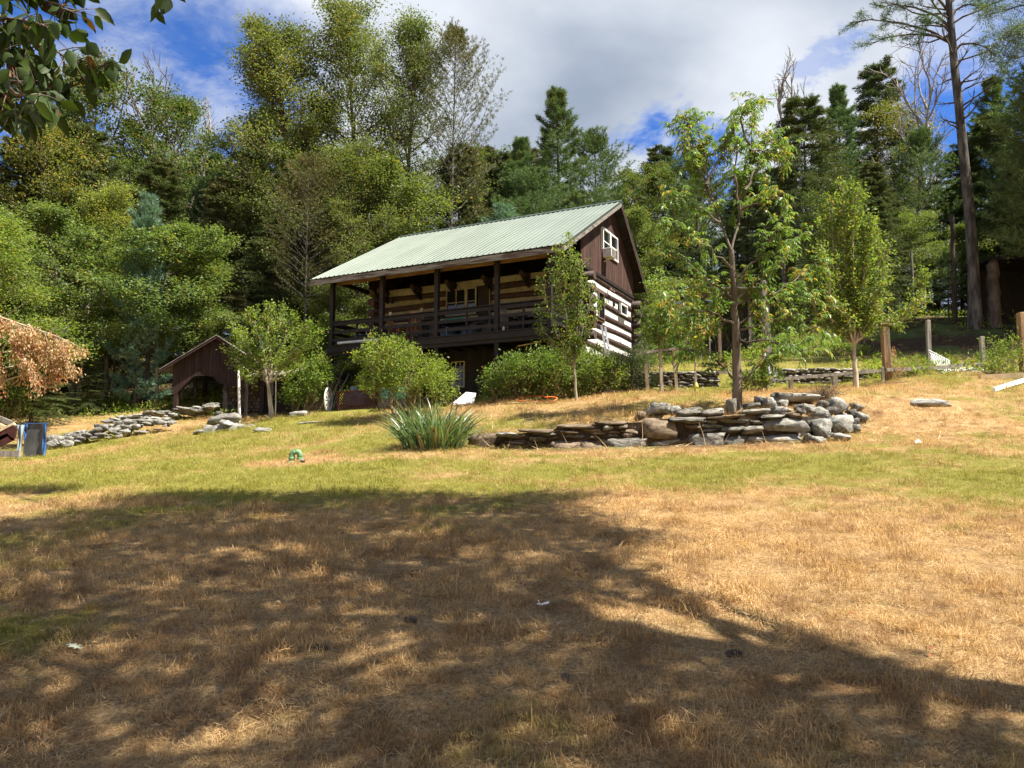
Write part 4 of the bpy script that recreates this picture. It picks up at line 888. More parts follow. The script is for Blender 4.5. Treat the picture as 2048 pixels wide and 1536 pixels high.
put('hemlock2', 455, 350, 44, 'dark brownish hemlock left of the cabin roof', wf=1.3)
put('hemlock', 540, 400, 42, 'dark hemlock nearest to the left roof corner', wf=1.3)
put('hemlock2', 615, 330, 43, 'brown-green hemlock above the left roof corner', wf=1.2)
put('olive', 648, 48, 46, 'leftmost of the three tallest olive hardwoods above the cabin', wf=1.12)
put('olive2', 738, 20, 47, 'middle and tallest of the three olive hardwoods above the cabin', wf=1.1)
put('olive2', 808, 52, 45, 'rightmost of the three tallest olive hardwoods above the cabin', wf=1.0)
put('olive', 612, 215, 43, 'lower olive hardwood at the left foot of the tall trio', wf=1.0)
put('olive2', 742, 290, 40, 'olive hardwood in front of the tall trio just above the cabin roof', wf=1.3)
put('maple2', 845, 330, 41, 'green hardwood between the tall trio and the thin hemlock', wf=1.2)
put('thin', 905, 40, 43, 'thin see-through hemlock with bare limbs and an oval top', wf=.95)
put('hemlock2', 905, 290, 45, 'low brownish hemlock at the foot of the thin hemlock', wf=1.25)
put('hemlock', 985, 290, 50, 'small green evergreen between the thin hemlock and the white pines', wf=1.2)
put('pine', 1032, 272, 48, 'left white pine of the three behind the cabin ridge', wf=1.25)
put('pine', 1122, 178, 49, 'tallest white pine behind the cabin ridge', wf=1.25, rot=.4)
put('pine2', 1195, 250, 50, 'right white pine of the three behind the cabin ridge', wf=1.1)
put('bluepine', 1000, 405, 39, 'fluffy pale pine top just above the cabin ridge', wf=1.3)
put('pine2', 1080, 330, 44, 'green pine low behind the cabin ridge', wf=1.3)
put('oak', 1262, 325, 52, 'dark leafy hardwood right of the gable peak', wf=1.2); put('maple2', 1300, 430, 40, 'green hardwood beside the gable wall', wf=1.15)
put('pine2', 1400, 300, 46, 'dark pine right behind the tall young chestnut', wf=1.3); put('oak', 1345, 345, 50, 'leafy hardwood left of the young chestnut top', wf=1.1)
put('hemlock', 1480, 330, 44, 'dark hemlock behind the chestnut trunk', wf=1.25)
put('hemlock', 1600, 175, 41, 'tall dark hemlock right of the young chestnut', wf=1.25)
put('bare2', 1592, 92, 46, 'bare grey treetop above the tall dark hemlock', wf=1.3)
put('pine', 1668, 165, 45, 'dark green pine between the bare treetop and the spruce', wf=1.1)
put('hemlock', 1722, 122, 50, 'pointed spruce top right of the bare grey treetop', wf=1.0)
put('bare', 1800, 62, 44, 'bare branching tree with pale trunk left of the tall lone pine', wf=1.1)
put('gold', 1790, 205, 48, 'hardwood turning orange behind the bare branching tree', wf=1.0)
put('pine2', 1850, 255, 42, 'bright green pine left of the tall bare-trunked pine', wf=1.2)
put('hemlock', 1760, 330, 40, 'green hemlock under the orange-tinged hardwood', wf=1.2)
put('pine', 1985, 155, 46, 'pine with pointed top near the right edge', wf=1.2)
put('olive', 2040, 205, 44, 'hardwood with brown top at the right edge', wf=1.0); put('hemlock', 1905, 300, 43, 'dark hemlock right behind the tall bare-trunked pine', wf=1.2)
put('hemlock', 2010, 330, 38, 'dark hemlock filling the right edge of the wood', wf=1.4)
put('pine2', 1680, 400, 38, 'shaded pine behind the right apple tree', wf=1.1)
put('thin', 621, 300, 38, 'grey-trunked evergreen just left of the porch posts', wf=1.25)
# rows of trees behind and between, standing for the rest of the wood
kinds = ['hemlock', 'hemlock2', 'pine', 'pine2', 'oak', 'maple2', 'olive']
KN = {'hemlock': 'hemlock', 'hemlock2': 'brownish hemlock', 'pine': 'tall pine', 'pine2': 'broad pine', 'oak': 'oak', 'maple': 'maple', 'maple2': 'small-leaved hardwood', 'olive': 'olive-leaved hardwood'}
def fill(x0, x1, n, Y, t0, t1, label, group, ks=kinds):
    for i in range(n):
        px = x0 + (x1 - x0) * (i + rnd.uniform(.2, .8)) / n; kd = rnd.choice(ks); put(kd, px, rnd.uniform(t0, t1), Y + rnd.uniform(-3, 3), label.replace('tree', KN[kd]), 'tree', group + ' (%s)' % KN[kd], wf=rnd.uniform(1.1, 1.5))
ll, lc, lr_ = 'green tree deep in the wood left of the cabin', 'green tree deep in the wood behind the cabin roof', 'dark tree deep in the wood right of the cabin'
gl_, gc_, gr_ = 'trees deep in the left wood', 'trees deep in the wood behind the cabin', 'trees deep in the right wood'
fill(-250, 560, 11, 60, 290, 400, ll, gl_); fill(-200, 480, 9, 45, 420, 560, 'shaded tree low in the nearer row of the left wood', 'nearer row of the left wood', ['hemlock', 'hemlock2', 'maple2', 'maple'])
fill(560, 1280, 9, 60, 280, 390, lc, gc_); fill(430, 760, 5, 40, 520, 640, 'shaded tree low beside the left end of the porch', 'trees beside the left end of the porch', ['hemlock', 'hemlock2', 'maple2'])
fill(1270, 2300, 13, 60, 290, 390, lr_, gr_, ['hemlock', 'pine', 'pine2', 'oak']); fill(1240, 2250, 12, 50, 380, 500, 'dark tree in the middle row of the right wood', 'middle row of the right wood', ['hemlock', 'hemlock2', 'pine'])
fill(1560, 2080, 7, 37, 330, 520, 'green tree at the front of the right wood behind the fence', 'trees at the front of the right wood', ['hemlock', 'maple2', 'pine2'])
fill(1200, 1800, 6, 40, 480, 580, 'dark low tree behind the chestnut and apple trees', 'low trees behind the chestnut and apple trees', ['hemlock', 'maple2']); fill(2060, 2500, 4, 36, 60, 250, lr_, gr_, ['hemlock', 'pine', 'pine2'])
fill(2090, 2520, 7, 31, -60, 120, lr_, gr_, ['hemlock', 'pine', 'pine2', 'olive']); fill(1960, 2300, 4, 40, 120, 260, lr_, gr_, ['hemlock', 'pine2'])
fill(-500, -60, 5, 36, 150, 300, ll, gl_, ['olive', 'hemlock', 'oak'])
# slim trunks at the forest edge
def pxline(pts, Y, dys=None): return [np.array(at(px, py, Y + (dys[i] if dys else 0))) for i, (px, py) in enumerate(pts)]
def plain_trunk(name, pts, Y, r0, r1, bark, label, limbs=(), cat='tree'):
    v = at(pts[0][0], pts[0][1], Y); root = empty(name, (v.x, v.y, gz(v.x, v.y)), label, cat); o = np.array(root.location)
    P = [np.array(gpt(pts[0][0], Y, -.2))] + pxline(pts[1:], Y); rg = np.random.default_rng(len(pts) * 7 + int(pts[0][0])); P = np.array(P)
    fine = np.array([along(P, t)[0] for t in np.linspace(0, 1, 14)]); fine[1:-1] += rg.normal(0, r1 * .15, (12, 3)); br = [(fine - o, np.linspace(r0, r1, 14) + np.r_[r0 * .35, np.zeros(13)])]
    tv, tf = tubes_np(br, 9); inst('trunk', npmesh('trunk', tv, tf, M[bark], True), (0, 0, 0), parent=root)
    return root, o, fine
for pts, Y, r0, r1, bk, lb in (([(210, 828), (214, 740), (208, 640), (200, 560)], 37, .12, .07, 'bark_grey', 'thin grey trunk of a tree at the left forest edge'),
                               ([(312, 818), (315, 760), (312, 712), (308, 640), (300, 560)], 36, .10, .06, 'bark_pale', 'slim pale trunk left of the wood shed'),
                               ([(222, 830), (228, 745), (232, 650)], 39, .09, .06, 'bark_grey', 'second thin trunk beside the thin grey trunk'),
                               ([(372, 805), (385, 770), (402, 735), (420, 700)], 38, .12, .09, 'bark_grey', 'leaning trunk seen through the wood shed'),
                               ([(1827, 655), (1826, 600), (1822, 500)], 36, .09, .06, 'bark_grey', 'slim trunk behind the apple tree at the right'),
                               ([(1910, 650), (1908, 560), (1904, 430)], 35, .13, .09, 'bark', 'dark slim trunk left of the big pine trunk'),
                               ([(1655, 668), (1650, 600), (1640, 500)], 35, .14, .1, 'bark', 'dark trunk behind the apple tree'),
                               ([(1572, 680), (1570, 600), (1565, 500)], 37, .12, .1, 'bark', 'dark trunk right of the chestnut in the shaded wood'),
                               ([(1990, 650), (1986, 590), (1984, 528)], 33, .26, .24, 'bark', 'thick dark trunk below the small hut at the right')):
    plain_trunk('tree_trunk', pts, Y, r0, r1, bk, lb)
# the tall lone pine on the right with dead limbs
root, o, fine = plain_trunk('pine_tree', [(1950, 645), (1945, 520), (1935, 380), (1920, 240), (1906, 110), (1897, 0), (1888, -150), (1880, -330)], 33, .26, .09, 'bark_grey', 'tall lone pine with bare grey trunk and dead limbs at the right')
rg = np.random.default_rng(77); br = []; C = []; D = []
for i in range(46):
    t = .40 + .6 * (i + rg.uniform(0, 1)) / 46; p, _ = along(fine, t); az = rg.uniform(0, 6.28); L_ = rg.uniform(1.2, 2.6) * (1 + .5 * (t > .62)); e = R(rg.uniform(-5, 28) + (15 if t > .7 else 0))
    if t < .52 and i % 2: L_ *= .5
    b_ = grow(rg, p - o, (math.cos(az) * math.cos(e), math.sin(az) * math.cos(e), math.sin(e)), L_, 6, .25, .14); br.append((b_, np.linspace(.05, .012, 7)))
    for j in range(5): q, dd = along(b_, .35 + .13 * j); br.append((grow(rg, q, dd + rg.normal(0, .55, 3), L_ * .32, 3, .2, .15), np.linspace(.018, .006, 4)))
# leafy limbs near the top, reaching left and right
for (tx, ty, t0) in ((1700, 45, .60), (1740, 90, .60), (1760, 15, .64), (1800, -20, .68), (1850, -60, .72), (1960, 20, .66), (2010, -30, .7), (1990, 110, .58), (1840, 60, .62), (1950, -120, .8), (1800, -140, .82)):
    p, _ = along(fine, t0); e_ = np.array(at(tx, ty, 33 + rg.uniform(-1.5, 1.5))); mid = (p + e_) / 2 + np.array([0, 0, .5]); b_ = np.array([p, p * .6 + mid * .4 + [0, 0, .2], mid, mid * .4 + e_ * .6 + [0, 0, .15], e_]) - o; br.append((b_, np.linspace(.07, .012, 5)))
    for j in range(14):
        q, dd = along(b_, .4 + .6 * j / 14); s1 = grow(rg, q, dd * .7 + rg.normal(0, .6, 3) * [1, 1, .4], rg.uniform(.4, 1.0), 3, .05, .15); br.append((s1, np.linspace(.014, .005, 4)))
        for f in (.4, .7, 1.0): q2, d2_ = along(s1, f); C.append(q2); D.append(d2_)
C = np.array(C); D = np.array(D); k = 16; P = np.repeat(C, k, 0) + rg.normal(0, .07, (len(C) * k, 3)); a = nrm(np.repeat(D, k, 0) * .7 + rg.normal(0, .6, (len(P), 3))); V = tri_np(rg, P, a, .20, .026)
tv, tf = tubes_np(br, 5); inst('limbs', npmesh('limbs', tv, tf, M['bark'], True), (0, 0, 0), parent=root); inst('crown', npmesh('crown', V.reshape(-1, 3), np.arange(len(V) * 3).reshape(-1, 3), M['lf_pine']), (0, 0, 0), parent=root)

# ---- young trees and bushes in front, each drawn from its own limbs
def limb_tree(name, label, base, Y, trunk, limbs, r0, bark, lf, leaf, seed, dy=1.2, sub=9, subl=.55, k=9, spread=.10, hang=.6, compound=False, cat='tree', t0=.35, upsub=.25):
    bx = gpt(base[0], Y); root = empty(name, bx, label, cat); o = np.array(bx); rg = np.random.default_rng(seed); br = []; C = []; D = []
    tp = np.array([o - [0, 0, .2]] + pxline(trunk, Y)); n = 12; tp = np.array([along(tp, t)[0] for t in np.linspace(0, 1, n)]); tp[1:-1, :2] += rg.normal(0, r0 * .12, (n - 2, 2)); br.append((tp - o, np.linspace(r0, r0 * .45, n)))
    for li in limbs:
        e = rg.uniform(-dy, dy); m = len(li); P = np.array([np.array(at(px, py, Y + e * (i / (m - 1)) ** 1.1)) for i, (px, py) in enumerate(li)]) - o
        nn = max(5, m * 3); P = np.array([along(P, t)[0] for t in np.linspace(0, 1, nn)]); P[1:] += rg.normal(0, .03, (nn - 1, 3)); L_ = np.linalg.norm(np.diff(P, axis=0), axis=1).sum(); br.append((P, np.linspace(r0 * (.26 if compound else .38), .007, nn)))
        ns = int(sub * L_) + 3
        for j in range(ns):
            t = t0 + (1 - t0) * (j + rg.uniform(0, 1)) / ns; q, dd = along(P, t); s1 = grow(rg, q, dd * .6 + rg.normal(0, .6, 3) + np.array([0, 0, upsub]), subl * rg.uniform(.4, 1.1), 3, .15, .15); br.append((s1, np.linspace(.008, .004, 4)))
            for f in (.35, .65, 1.0): q2, d2_ = along(s1, f); C.append(q2); D.append(d2_)
        C.append(P[-1]); D.append(nrm(P[-1] - P[-2]))
    C = np.array(C); D = np.array(D)
    if compound:   # leaflets hang in rows from a drooping stalk
        n = len(C); st = nrm(D + rg.normal(0, .7, (n, 3)) * [1, 1, .3] + [0, 0, -.1]); L2 = rg.uniform(.16, .30, (n, 1)); Ps = []; Os = []
        for i in range(k):
            f = (i + .5) / k; side = nrm(np.cross(st, [0, 0, 1])) * (1 if i % 2 else -1); Ps.append(C + st * L2 * f + np.array([0, 0, -.10]) * f * f); Os.append(nrm(st * .5 + side * .7 + np.array([0, 0, -hang])))
        P = np.concatenate(Ps); O = np.concatenate(Os); n = len(P); a = nrm(O + rg.normal(0, .18, (n, 3))); b_ = nrm(np.cross(a, nrm(np.array([[0, 0, 1.]]) + rg.normal(0, .35, (n, 3))))); c = np.cross(b_, a); s = 1 + rg.uniform(-.3, .3, (n, 1)); l = leaf[0] * s; w_ = leaf[1] * s
        V = np.stack([P, P + a * l * .4 + b_ * w_ / 2 + c * l * .06, P + a * l - np.array([0, 0, .02]), P + a * l * .4 - b_ * w_ / 2 + c * l * .06], 1)
    else:
        P = np.repeat(C, k, 0) + rg.normal(0, spread, (len(C) * k, 3)); V = leaves_np(rg, P, np.repeat(D, k, 0), leaf[0], leaf[1], hang, .6)
    V, Fq = quads(V); tv, tf = tubes_np(br, 6); inst('trunk', npmesh('trunk', tv, tf, M[bark], True), (0, 0, 0), parent=root); inst('crown', npmesh('crown', V, Fq, M[lf]), (0, 0, 0), parent=root)
    return root
J = (1463, 500); T1 = (1469, 600)
limb_tree('chestnut_tree', 'tall young tree with long drooping leaves growing out of the stone terrace', (1475, 822), 18.1, [(1473, 740), (1470, 650), (1467, 590), (1463, 500)],
  [[J, (1440, 440), (1415, 375), (1395, 320), (1372, 225)], [(1425, 400), (1400, 340), (1372, 290), (1352, 250)], [(1415, 375), (1410, 300), (1392, 240)], [J, (1478, 440), (1490, 380), (1500, 290), (1512, 195)], [(1490, 380), (1520, 320), (1545, 262)], [(1480, 430), (1470, 360), (1476, 290), (1470, 250)], [(1500, 300), (1530, 300), (1570, 300)],
   [(1440, 445), (1400, 420), (1350, 390)], [(1483, 420), (1530, 400), (1560, 390)], [(1500, 290), (1480, 240), (1494, 205)], [(1412, 370), (1440, 310), (1452, 275)],
   [(1466, 540), (1420, 500), (1370, 470), (1335, 440)], [(1467, 560), (1510, 520), (1540, 480), (1560, 450)], [T1, (1430, 570), (1380, 530), (1340, 505)], [T1, (1520, 560), (1570, 520), (1600, 470)], [(1470, 610), (1540, 590), (1590, 560), (1640, 520)],
   [(1470, 650), (1430, 628), (1380, 620), (1330, 600)], [(1470, 655), (1500, 630), (1560, 600), (1620, 585)], [(1471, 660), (1540, 640), (1600, 640), (1650, 660)], [(1472, 640), (1440, 650), (1395, 660), (1350, 650)], [(1472, 680), (1520, 680), (1570, 690), (1610, 700)],
   [(1475, 765), (1450, 735), (1410, 705), (1370, 695)], [(1476, 768), (1510, 735), (1545, 715), (1580, 690)], [(1468, 575), (1490, 560), (1510, 590)], [(1470, 610), (1450, 590), (1400, 590)]],
  .125, 'bark', 'lf_chestnut', (.125, .036), 31, 1.3, 7.5, .44, 10, hang=.75, compound=True, t0=.30, upsub=.1)
B = (1708, 690)
limb_tree('apple_tree', 'young apple tree with upright shoots beside the fence post at the right', (1712, 770), 22.5, [(1710, 730), (1708, 690)],
  [[B, (1695, 620), (1672, 530), (1662, 400)], [B, (1700, 600), (1690, 480), (1690, 378)], [B, (1712, 600), (1705, 480), (1712, 385)], [B, (1690, 640), (1650, 560), (1640, 440)], [B, (1720, 620), (1728, 520), (1722, 420)], [B, (1730, 630), (1752, 560), (1758, 480)], [B, (1740, 650), (1770, 590), (1778, 490)],
   [B, (1680, 650), (1630, 620), (1610, 560)], [B, (1745, 650), (1800, 640), (1835, 590), (1850, 545)], [(1760, 648), (1800, 650), (1850, 600)], [B, (1685, 670), (1655, 655), (1635, 640)], [B, (1705, 560), (1676, 470), (1680, 420)], [B, (1725, 560), (1740, 480), (1735, 440)], [B, (1700, 640), (1660, 600), (1650, 500)], [B, (1730, 660), (1750, 620), (1765, 540)]],
  .09, 'bark_pale', 'lf_apple', (.085, .05), 32, .9, 13, .36, 7, .07, .25, t0=.15)
B = (1148, 735)
limb_tree('pear_tree', 'slim upright young fruit tree in front of the cabin corner', (1153, 803), 22.8, [(1151, 770), (1148, 735), (1145, 690)],
  [[B, (1146, 640), (1143, 560), (1141, 470)], [B, (1135, 650), (1122, 570), (1108, 500)], [B, (1120, 680), (1095, 620), (1085, 560)], [B, (1158, 650), (1165, 590), (1162, 520)], [B, (1130, 640), (1130, 560), (1126, 490)], [B, (1170, 680), (1190, 640), (1200, 600)], [B, (1110, 690), (1085, 660), (1078, 620)], [B, (1155, 640), (1152, 560), (1150, 510)], [B, (1140, 650), (1115, 600), (1104, 540)], [B, (1165, 670), (1178, 620), (1175, 570)]],
  .05, 'bark_pale', 'lf_apple', (.075, .042), 33, .5, 8, .28, 6, .06, .15, t0=.05)
B = (539, 765)
limb_tree('apple_tree', 'small round-headed tree between the wood shed and the porch', (542, 838), 27.3, [(540, 800), (536, 765), (530, 735)],
  [[B, (515, 720), (490, 690), (470, 655)], [B, (525, 700), (510, 650), (500, 630)], [B, (540, 700), (535, 650), (540, 620)], [B, (560, 700), (575, 660), (590, 635)], [B, (570, 730), (610, 700), (640, 670)], [B, (505, 740), (480, 730), (462, 700)], [B, (590, 740), (620, 735), (640, 715)], [B, (550, 690), (560, 650), (560, 625)], [B, (520, 740), (495, 700), (480, 670)], [(530, 740), (500, 760), (485, 755)], [B, (580, 720), (605, 680), (615, 650)]],
  .10, 'bark_pale', 'lf_bush', (.085, .05), 34, 1.2, 12, .40, 8, .09, .3, t0=.15)
for i, (bx, by, Y, tops, lb) in enumerate(((1322, 785, 24.5, [(1300, 560), (1340, 590), (1280, 620), (1320, 540), (1350, 650)], 'leafy sapling standing inside the bare wooden frame'),
                                          (1393, 785, 24.8, [(1370, 580), (1400, 560), (1430, 600), (1420, 650), (1350, 630)], 'yellowish sapling between the wooden frame and the chestnut trunk'),
                                          (1300, 780, 26.5, [(1300, 640), (1318, 600), (1285, 670)], 'sapling close to the back corner of the cabin'))):
    limb_tree('sapling', lb, (bx, by), Y, [(bx - 2, by - 40), (bx - 4, by - 90)], [[(bx - 4, by - 85), ((bx + x) / 2 + rnd.uniform(-8, 8), (by - 85 + y) / 2), (x, y)] for x, y in tops], .04, 'bark_pale', 'lf_apple' if i != 1 else 'lf_yellow', (.10, .055), 40 + i, .8, 9, .34, 7, .08, .4, t0=.05)
def shrub(name, label, blobs, base, Y, lf, leaf, seed, n=9000, bark='twig_brown', droop=.2, nst=26, dz=1.2, shell=.55, cat='bush', stem=.016, clump=None):
    """blobs: (px, py, rx, ry) ellipses of foliage; base (px, py, halfwidth px)"""
    bx = gpt(base[0], Y); root = empty(name, bx, label, cat); o = np.array(bx); rg = np.random.default_rng(seed); areas = np.array([b_[2] * b_[3] for b_ in blobs], float); areas /= areas.sum(); P = []; O = []; br = []
    mp = Y / FPX
    for b_, ar in zip(blobs, areas):
        c = np.array(at(b_[0], b_[1], Y)) - o; rx, rz = b_[2] * mp, b_[3] * mp; ry = min(rx, dz); m = int(n * ar); cl = max(6, m // 28); u = nrm(rg.normal(0, 1, (cl, 3))); rr = rg.uniform(shell, 1.0, (cl, 1)) ** .6 * np.where(rg.uniform(size=(cl, 1)) < .16, rg.uniform(1.05, 1.4, (cl, 1)), 1.0)
        cc = c + u * rr * [rx, ry, rz] + rg.normal(0, .09, (cl, 3)); kk = m // cl; P.append(np.repeat(cc, kk, 0) + rg.normal(0, clump or .10, (cl * kk, 3))); O.append(np.repeat(nrm(u + [0, 0, .4]), kk, 0))
        for j in range(max(3, int(nst * ar))):
            s = np.array([(base[0] + rg.uniform(-1, 1) * base[2] - base[0]) * mp, rg.uniform(-.4, .4), 0]); s[2] = gz(s[0] + o[0], s[1] + o[1]) - o[2] - .05; e = cc[rg.integers(cl)]; mid = s * .45 + e * .55 + rg.normal(0, .12, 3); br.append((np.array([s, s * .7 + mid * .3 + rg.normal(0, .03, 3), mid, mid * .5 + e * .5 + rg.normal(0, .05, 3), e]), np.linspace(stem, .004, 5)))
            for q in range(3): p, d = along(br[-1][0], rg.uniform(.3, .8)) if q == 0 else along(br[-q - 1][0], rg.uniform(.3, .8)); br.append((grow(rg, p, d + rg.normal(0, .5, 3), .45, 3, .2, .2), np.linspace(stem * .4, .003, 4)))
    P = np.concatenate(P); O = np.concatenate(O); V, Fq = quads(leaves_np(rg, P, O, leaf[0], leaf[1], droop, .5)); tv, tf = tubes_np(br, 4)
    inst('stems', npmesh('stems', tv, tf, M[bark], True), (0, 0, 0), parent=root); inst('foliage', npmesh('foliage', V, Fq, M[lf]), (0, 0, 0), parent=root); return root
shrub('garden_bush', 'big rounded yellow-green bush in front of the cabin porch', [(775, 715, 52, 32), (820, 745, 70, 42), (760, 760, 42, 28), (870, 765, 42, 30), (750, 690, 18, 16), (800, 700, 30, 20)], (812, 830, 40), 24.0, 'lf_bush', (.075, .045), 51, 11000, dz=1.0, nst=40)
shrub('hedge_bush', 'left end of the hedge, twiggy green bush near the white sheet', [(1020, 755, 42, 38), (985, 775, 24, 22), (1045, 740, 36, 30)], (1015, 806, 45), 24.3, 'lf_hedge', (.075, .045), 52, 6500, dz=.8, nst=34)
shrub('hedge_bush', 'middle of the hedge, green bush behind the orange hose', [(1095, 745, 45, 42), (1080, 770, 40, 30), (1120, 735, 34, 34)], (1095, 806, 50), 24.6, 'lf_hedge', (.075, .045), 53, 7500, dz=.8, nst=34)
shrub('hedge_bush', 'right part of the hedge, dense bush behind the slim fruit tree', [(1175, 740, 45, 45), (1210, 755, 40, 40), (1150, 765, 40, 28)], (1180, 800, 55), 25.0, 'lf_hedge', (.08, .045), 54, 8500, dz=.9, nst=30)
shrub('willow_bush', 'fine-leaved grey-green bush at the right end of the hedge', [(1245, 745, 36, 34), (1280, 715, 22, 30), (1225, 725, 24, 22), (1290, 745, 26, 30)], (1255, 790, 35), 25.6, 'lf_willow', (.10, .018), 55, 9000, dz=.9)
shrub('yellow_bush', 'yellow-green bush by the wagon wheel at the left porch corner', [(608, 765, 34, 32), (640, 750, 26, 34), (595, 790, 24, 18)], (615, 825, 30), 28.0, 'lf_bush', (.08, .05), 56, 5000, dz=.8)
shrub('sumac_bush', 'bright green sumac rising left of the porch posts', [(640, 690, 24, 34), (655, 665, 14, 26), (620, 700, 24, 24), (650, 720, 22, 24)], (640, 815, 20), 31.0, 'lf_fern', (.20, .05), 57, 4200, dz=.8, clump=.16)
shrub('weed_clump', 'tall weeds at the right edge beside the end fence post', [(2005, 725, 26, 22), (1990, 705, 14, 22), (2025, 700, 16, 30)], (2008, 752, 30), 23.5, 'lf_bush', (.10, .025), 58, 1600, dz=.4, stem=.008)
shrub('weed_clump', 'brown dry weeds at the foot of the large fence post', [(1785, 725, 12, 34), (1790, 745, 16, 14)], (1787, 757, 12), 24.6, 'lf_dead', (.05, .02), 59, 500, dz=.2, stem=.006, clump=.05)
shrub('weed_clump', 'green weeds between the two posts along the low rail', [(1835, 742, 32, 10), (1815, 735, 12, 12)], (1830, 752, 30), 24.8, 'lf_bush', (.10, .02), 60, 700, dz=.3, stem=.006)
shrub('weed_clump', 'dark leafy weed growing beside the chestnut trunk', [(1500, 765, 24, 20), (1520, 755, 18, 14)], (1505, 788, 14), 22.5, 'lf_hedge', (.12, .06), 61, 700, dz=.4, stem=.006)
shrub('dark_twig_bush', 'brown dry twiggy clump behind the flat slab on the terrace', [(1645, 790, 24, 12)], (1645, 800, 16), 19.2, 'lf_dead', (.04, .015), 62, 300, dz=.25, stem=.006, bark='bark', nst=60)
shrub('undergrowth_bush', 'bright green leafy bush at the left edge below the birch', [(30, 800, 34, 26), (-20, 790, 30, 26)], (20, 835, 30), 30, 'lf_maple', (.14, .09), 63, 1800)
for i, (px, py) in enumerate(((1448, 640), (1600, 700), (1350, 690), (1545, 640))):
    shrub('shade_bush', ['dark bush behind the chestnut trunk in the wood edge', 'dark bush at the wood edge right of the grey pole', 'green bush behind the bare wooden frame', 'dark bush just right of the grey pole'][i], [(px, py, 38, 34), (px + 30, py + 20, 30, 24)], (px, py + 60, 25), 33 + i, 'lf_hedge', (.12, .07), 70 + i, 1800, dz=1.0)
# canes at the wagon wheel
cn = empty('dry_canes', gpt(636, 28.2), 'bare pale canes fanning out beside the wagon wheel', 'canes'); rg = np.random.default_rng(4); br = []
for i in range(26): x = rg.uniform(-.45, .45); br.append((grow(rg, (x, rg.uniform(-.2, .2), -.05), (x * 1.1 + rg.normal(0, .15), rg.normal(0, .2), 1.6), rg.uniform(.9, 1.9), 5, -.25, .08), np.linspace(.016, .006, 6)))
tv, tf = tubes_np(br, 5); inst('canes', npmesh('canes', tv, tf, M['bark_pale'], True), (0, 0, 0), parent=cn)
# sword-leaved clump at the wall's left end
yu = empty('daylily_clump', gpt(866, 17.4), 'large clump of green sword-shaped leaves at the left end of the stone wall', 'plant'); rg = np.random.default_rng(8); V = []; Fq = []
for i in range(520):
    a = rg.uniform(0, 6.283); r = .55 * math.sqrt(rg.uniform()); x0 = r * math.cos(a) * 1.15; y0 = r * math.sin(a) * .8; L_ = rg.uniform(.7, 1.3); d = nrm(np.array([x0 * .9 + rg.normal(0, .20), y0 * .9 + rg.normal(0, .20), 1.5])); side = nrm(np.cross(d, rg.normal(0, 1, 3))); p = np.array([x0, y0, gz(yu.location.x + x0, yu.location.y + y0) - yu.location.z - .02]); w0 = rg.uniform(.012, .021); n = 7; k0 = len(V); bend = rg.uniform(.05, .8) if rg.uniform() < .78 else 2.0
    for j in range(n):
        t = j / (n - 1); ww = w0 * (1 - t ** 2.2) + .001; V += [p - side * ww, p + side * ww]; d = nrm(d + np.array([d[0] * .25, d[1] * .25, -bend / n * (.4 + t * 1.6)])); p = p + d * L_ / (n - 1)
        if p[2] < -.05 and j > 2: p[2] = max(p[2], gz(yu.location.x + p[0], yu.location.y + p[1]) - yu.location.z + .01)
        if j < n - 1: Fq.append((k0 + 2 * j, k0 + 2 * j + 1, k0 + 2 * j + 3, k0 + 2 * j + 2))
inst('leaves', npmesh('leaves', np.array(V), np.array(Fq), M['lf_sword']), (0, 0, 0), parent=yu)
# fallen branch with dead orange leaves at the left edge
fb = empty('fallen_branch', gpt(30, 27), 'broken branch hanging with dead orange leaves at the left edge', 'branch'); o = np.array(fb.location); rg = np.random.default_rng(12); br = []; C = []; D = []
for li in ([(-160, 560), (-40, 620), (60, 655), (120, 675), (172, 700)], [(60, 655), (70, 690), (60, 740)], [(-40, 620), (-20, 680), (10, 760)], [(110, 672), (125, 700), (150, 745)], [(-80, 600), (-60, 680), (-30, 740)], [(30, 645), (40, 700), (80, 765)], [(90, 665), (100, 710), (115, 750)], [(-100, 590), (0, 640), (50, 660)]):
    e = rg.uniform(-.8, .8); P = np.array([np.array(at(x, y, 27 + e * i / len(li))) for i, (x, y) in enumerate(li)]) - o; P = np.array([along(P, t)[0] for t in np.linspace(0, 1, 12)]); br.append((P, np.linspace(.05 if li[0][0] < -150 else .02, .008, 12)))
    for j in range(34):
        q, dd = along(P, rg.uniform(.15, .98)); s1 = grow(rg, q, dd * .4 + rg.normal(0, .5, 3) + [0, 0, -.5], rg.uniform(.25, .7), 3, -.6, .1)
        if q[0] + o[0] > at(135, 600, 27).x and rg.uniform() < .6: continue
        br.append((s1, np.linspace(.007, .003, 4))); [C.append(along(s1, f)[0]) for f in (.3, .6, 1)]; [D.append(along(s1, f)[1]) for f in (.3, .6, 1)]
C = np.array(C); D = np.array(D); k = 10; P = np.repeat(C, k, 0) + rg.normal(0, .08, (len(C) * k, 3)); V, Fq = quads(leaves_np(rg, P, np.repeat(D, k, 0), .10, .055, .9, .3)); tv, tf = tubes_np(br, 5)
inst('limb', npmesh('limb', tv, tf, M['bark_pale'], True), (0, 0, 0), parent=fb); inst('dead_leaves', npmesh('dead_leaves', V, Fq, M['lf_dead']), (0, 0, 0), parent=fb)
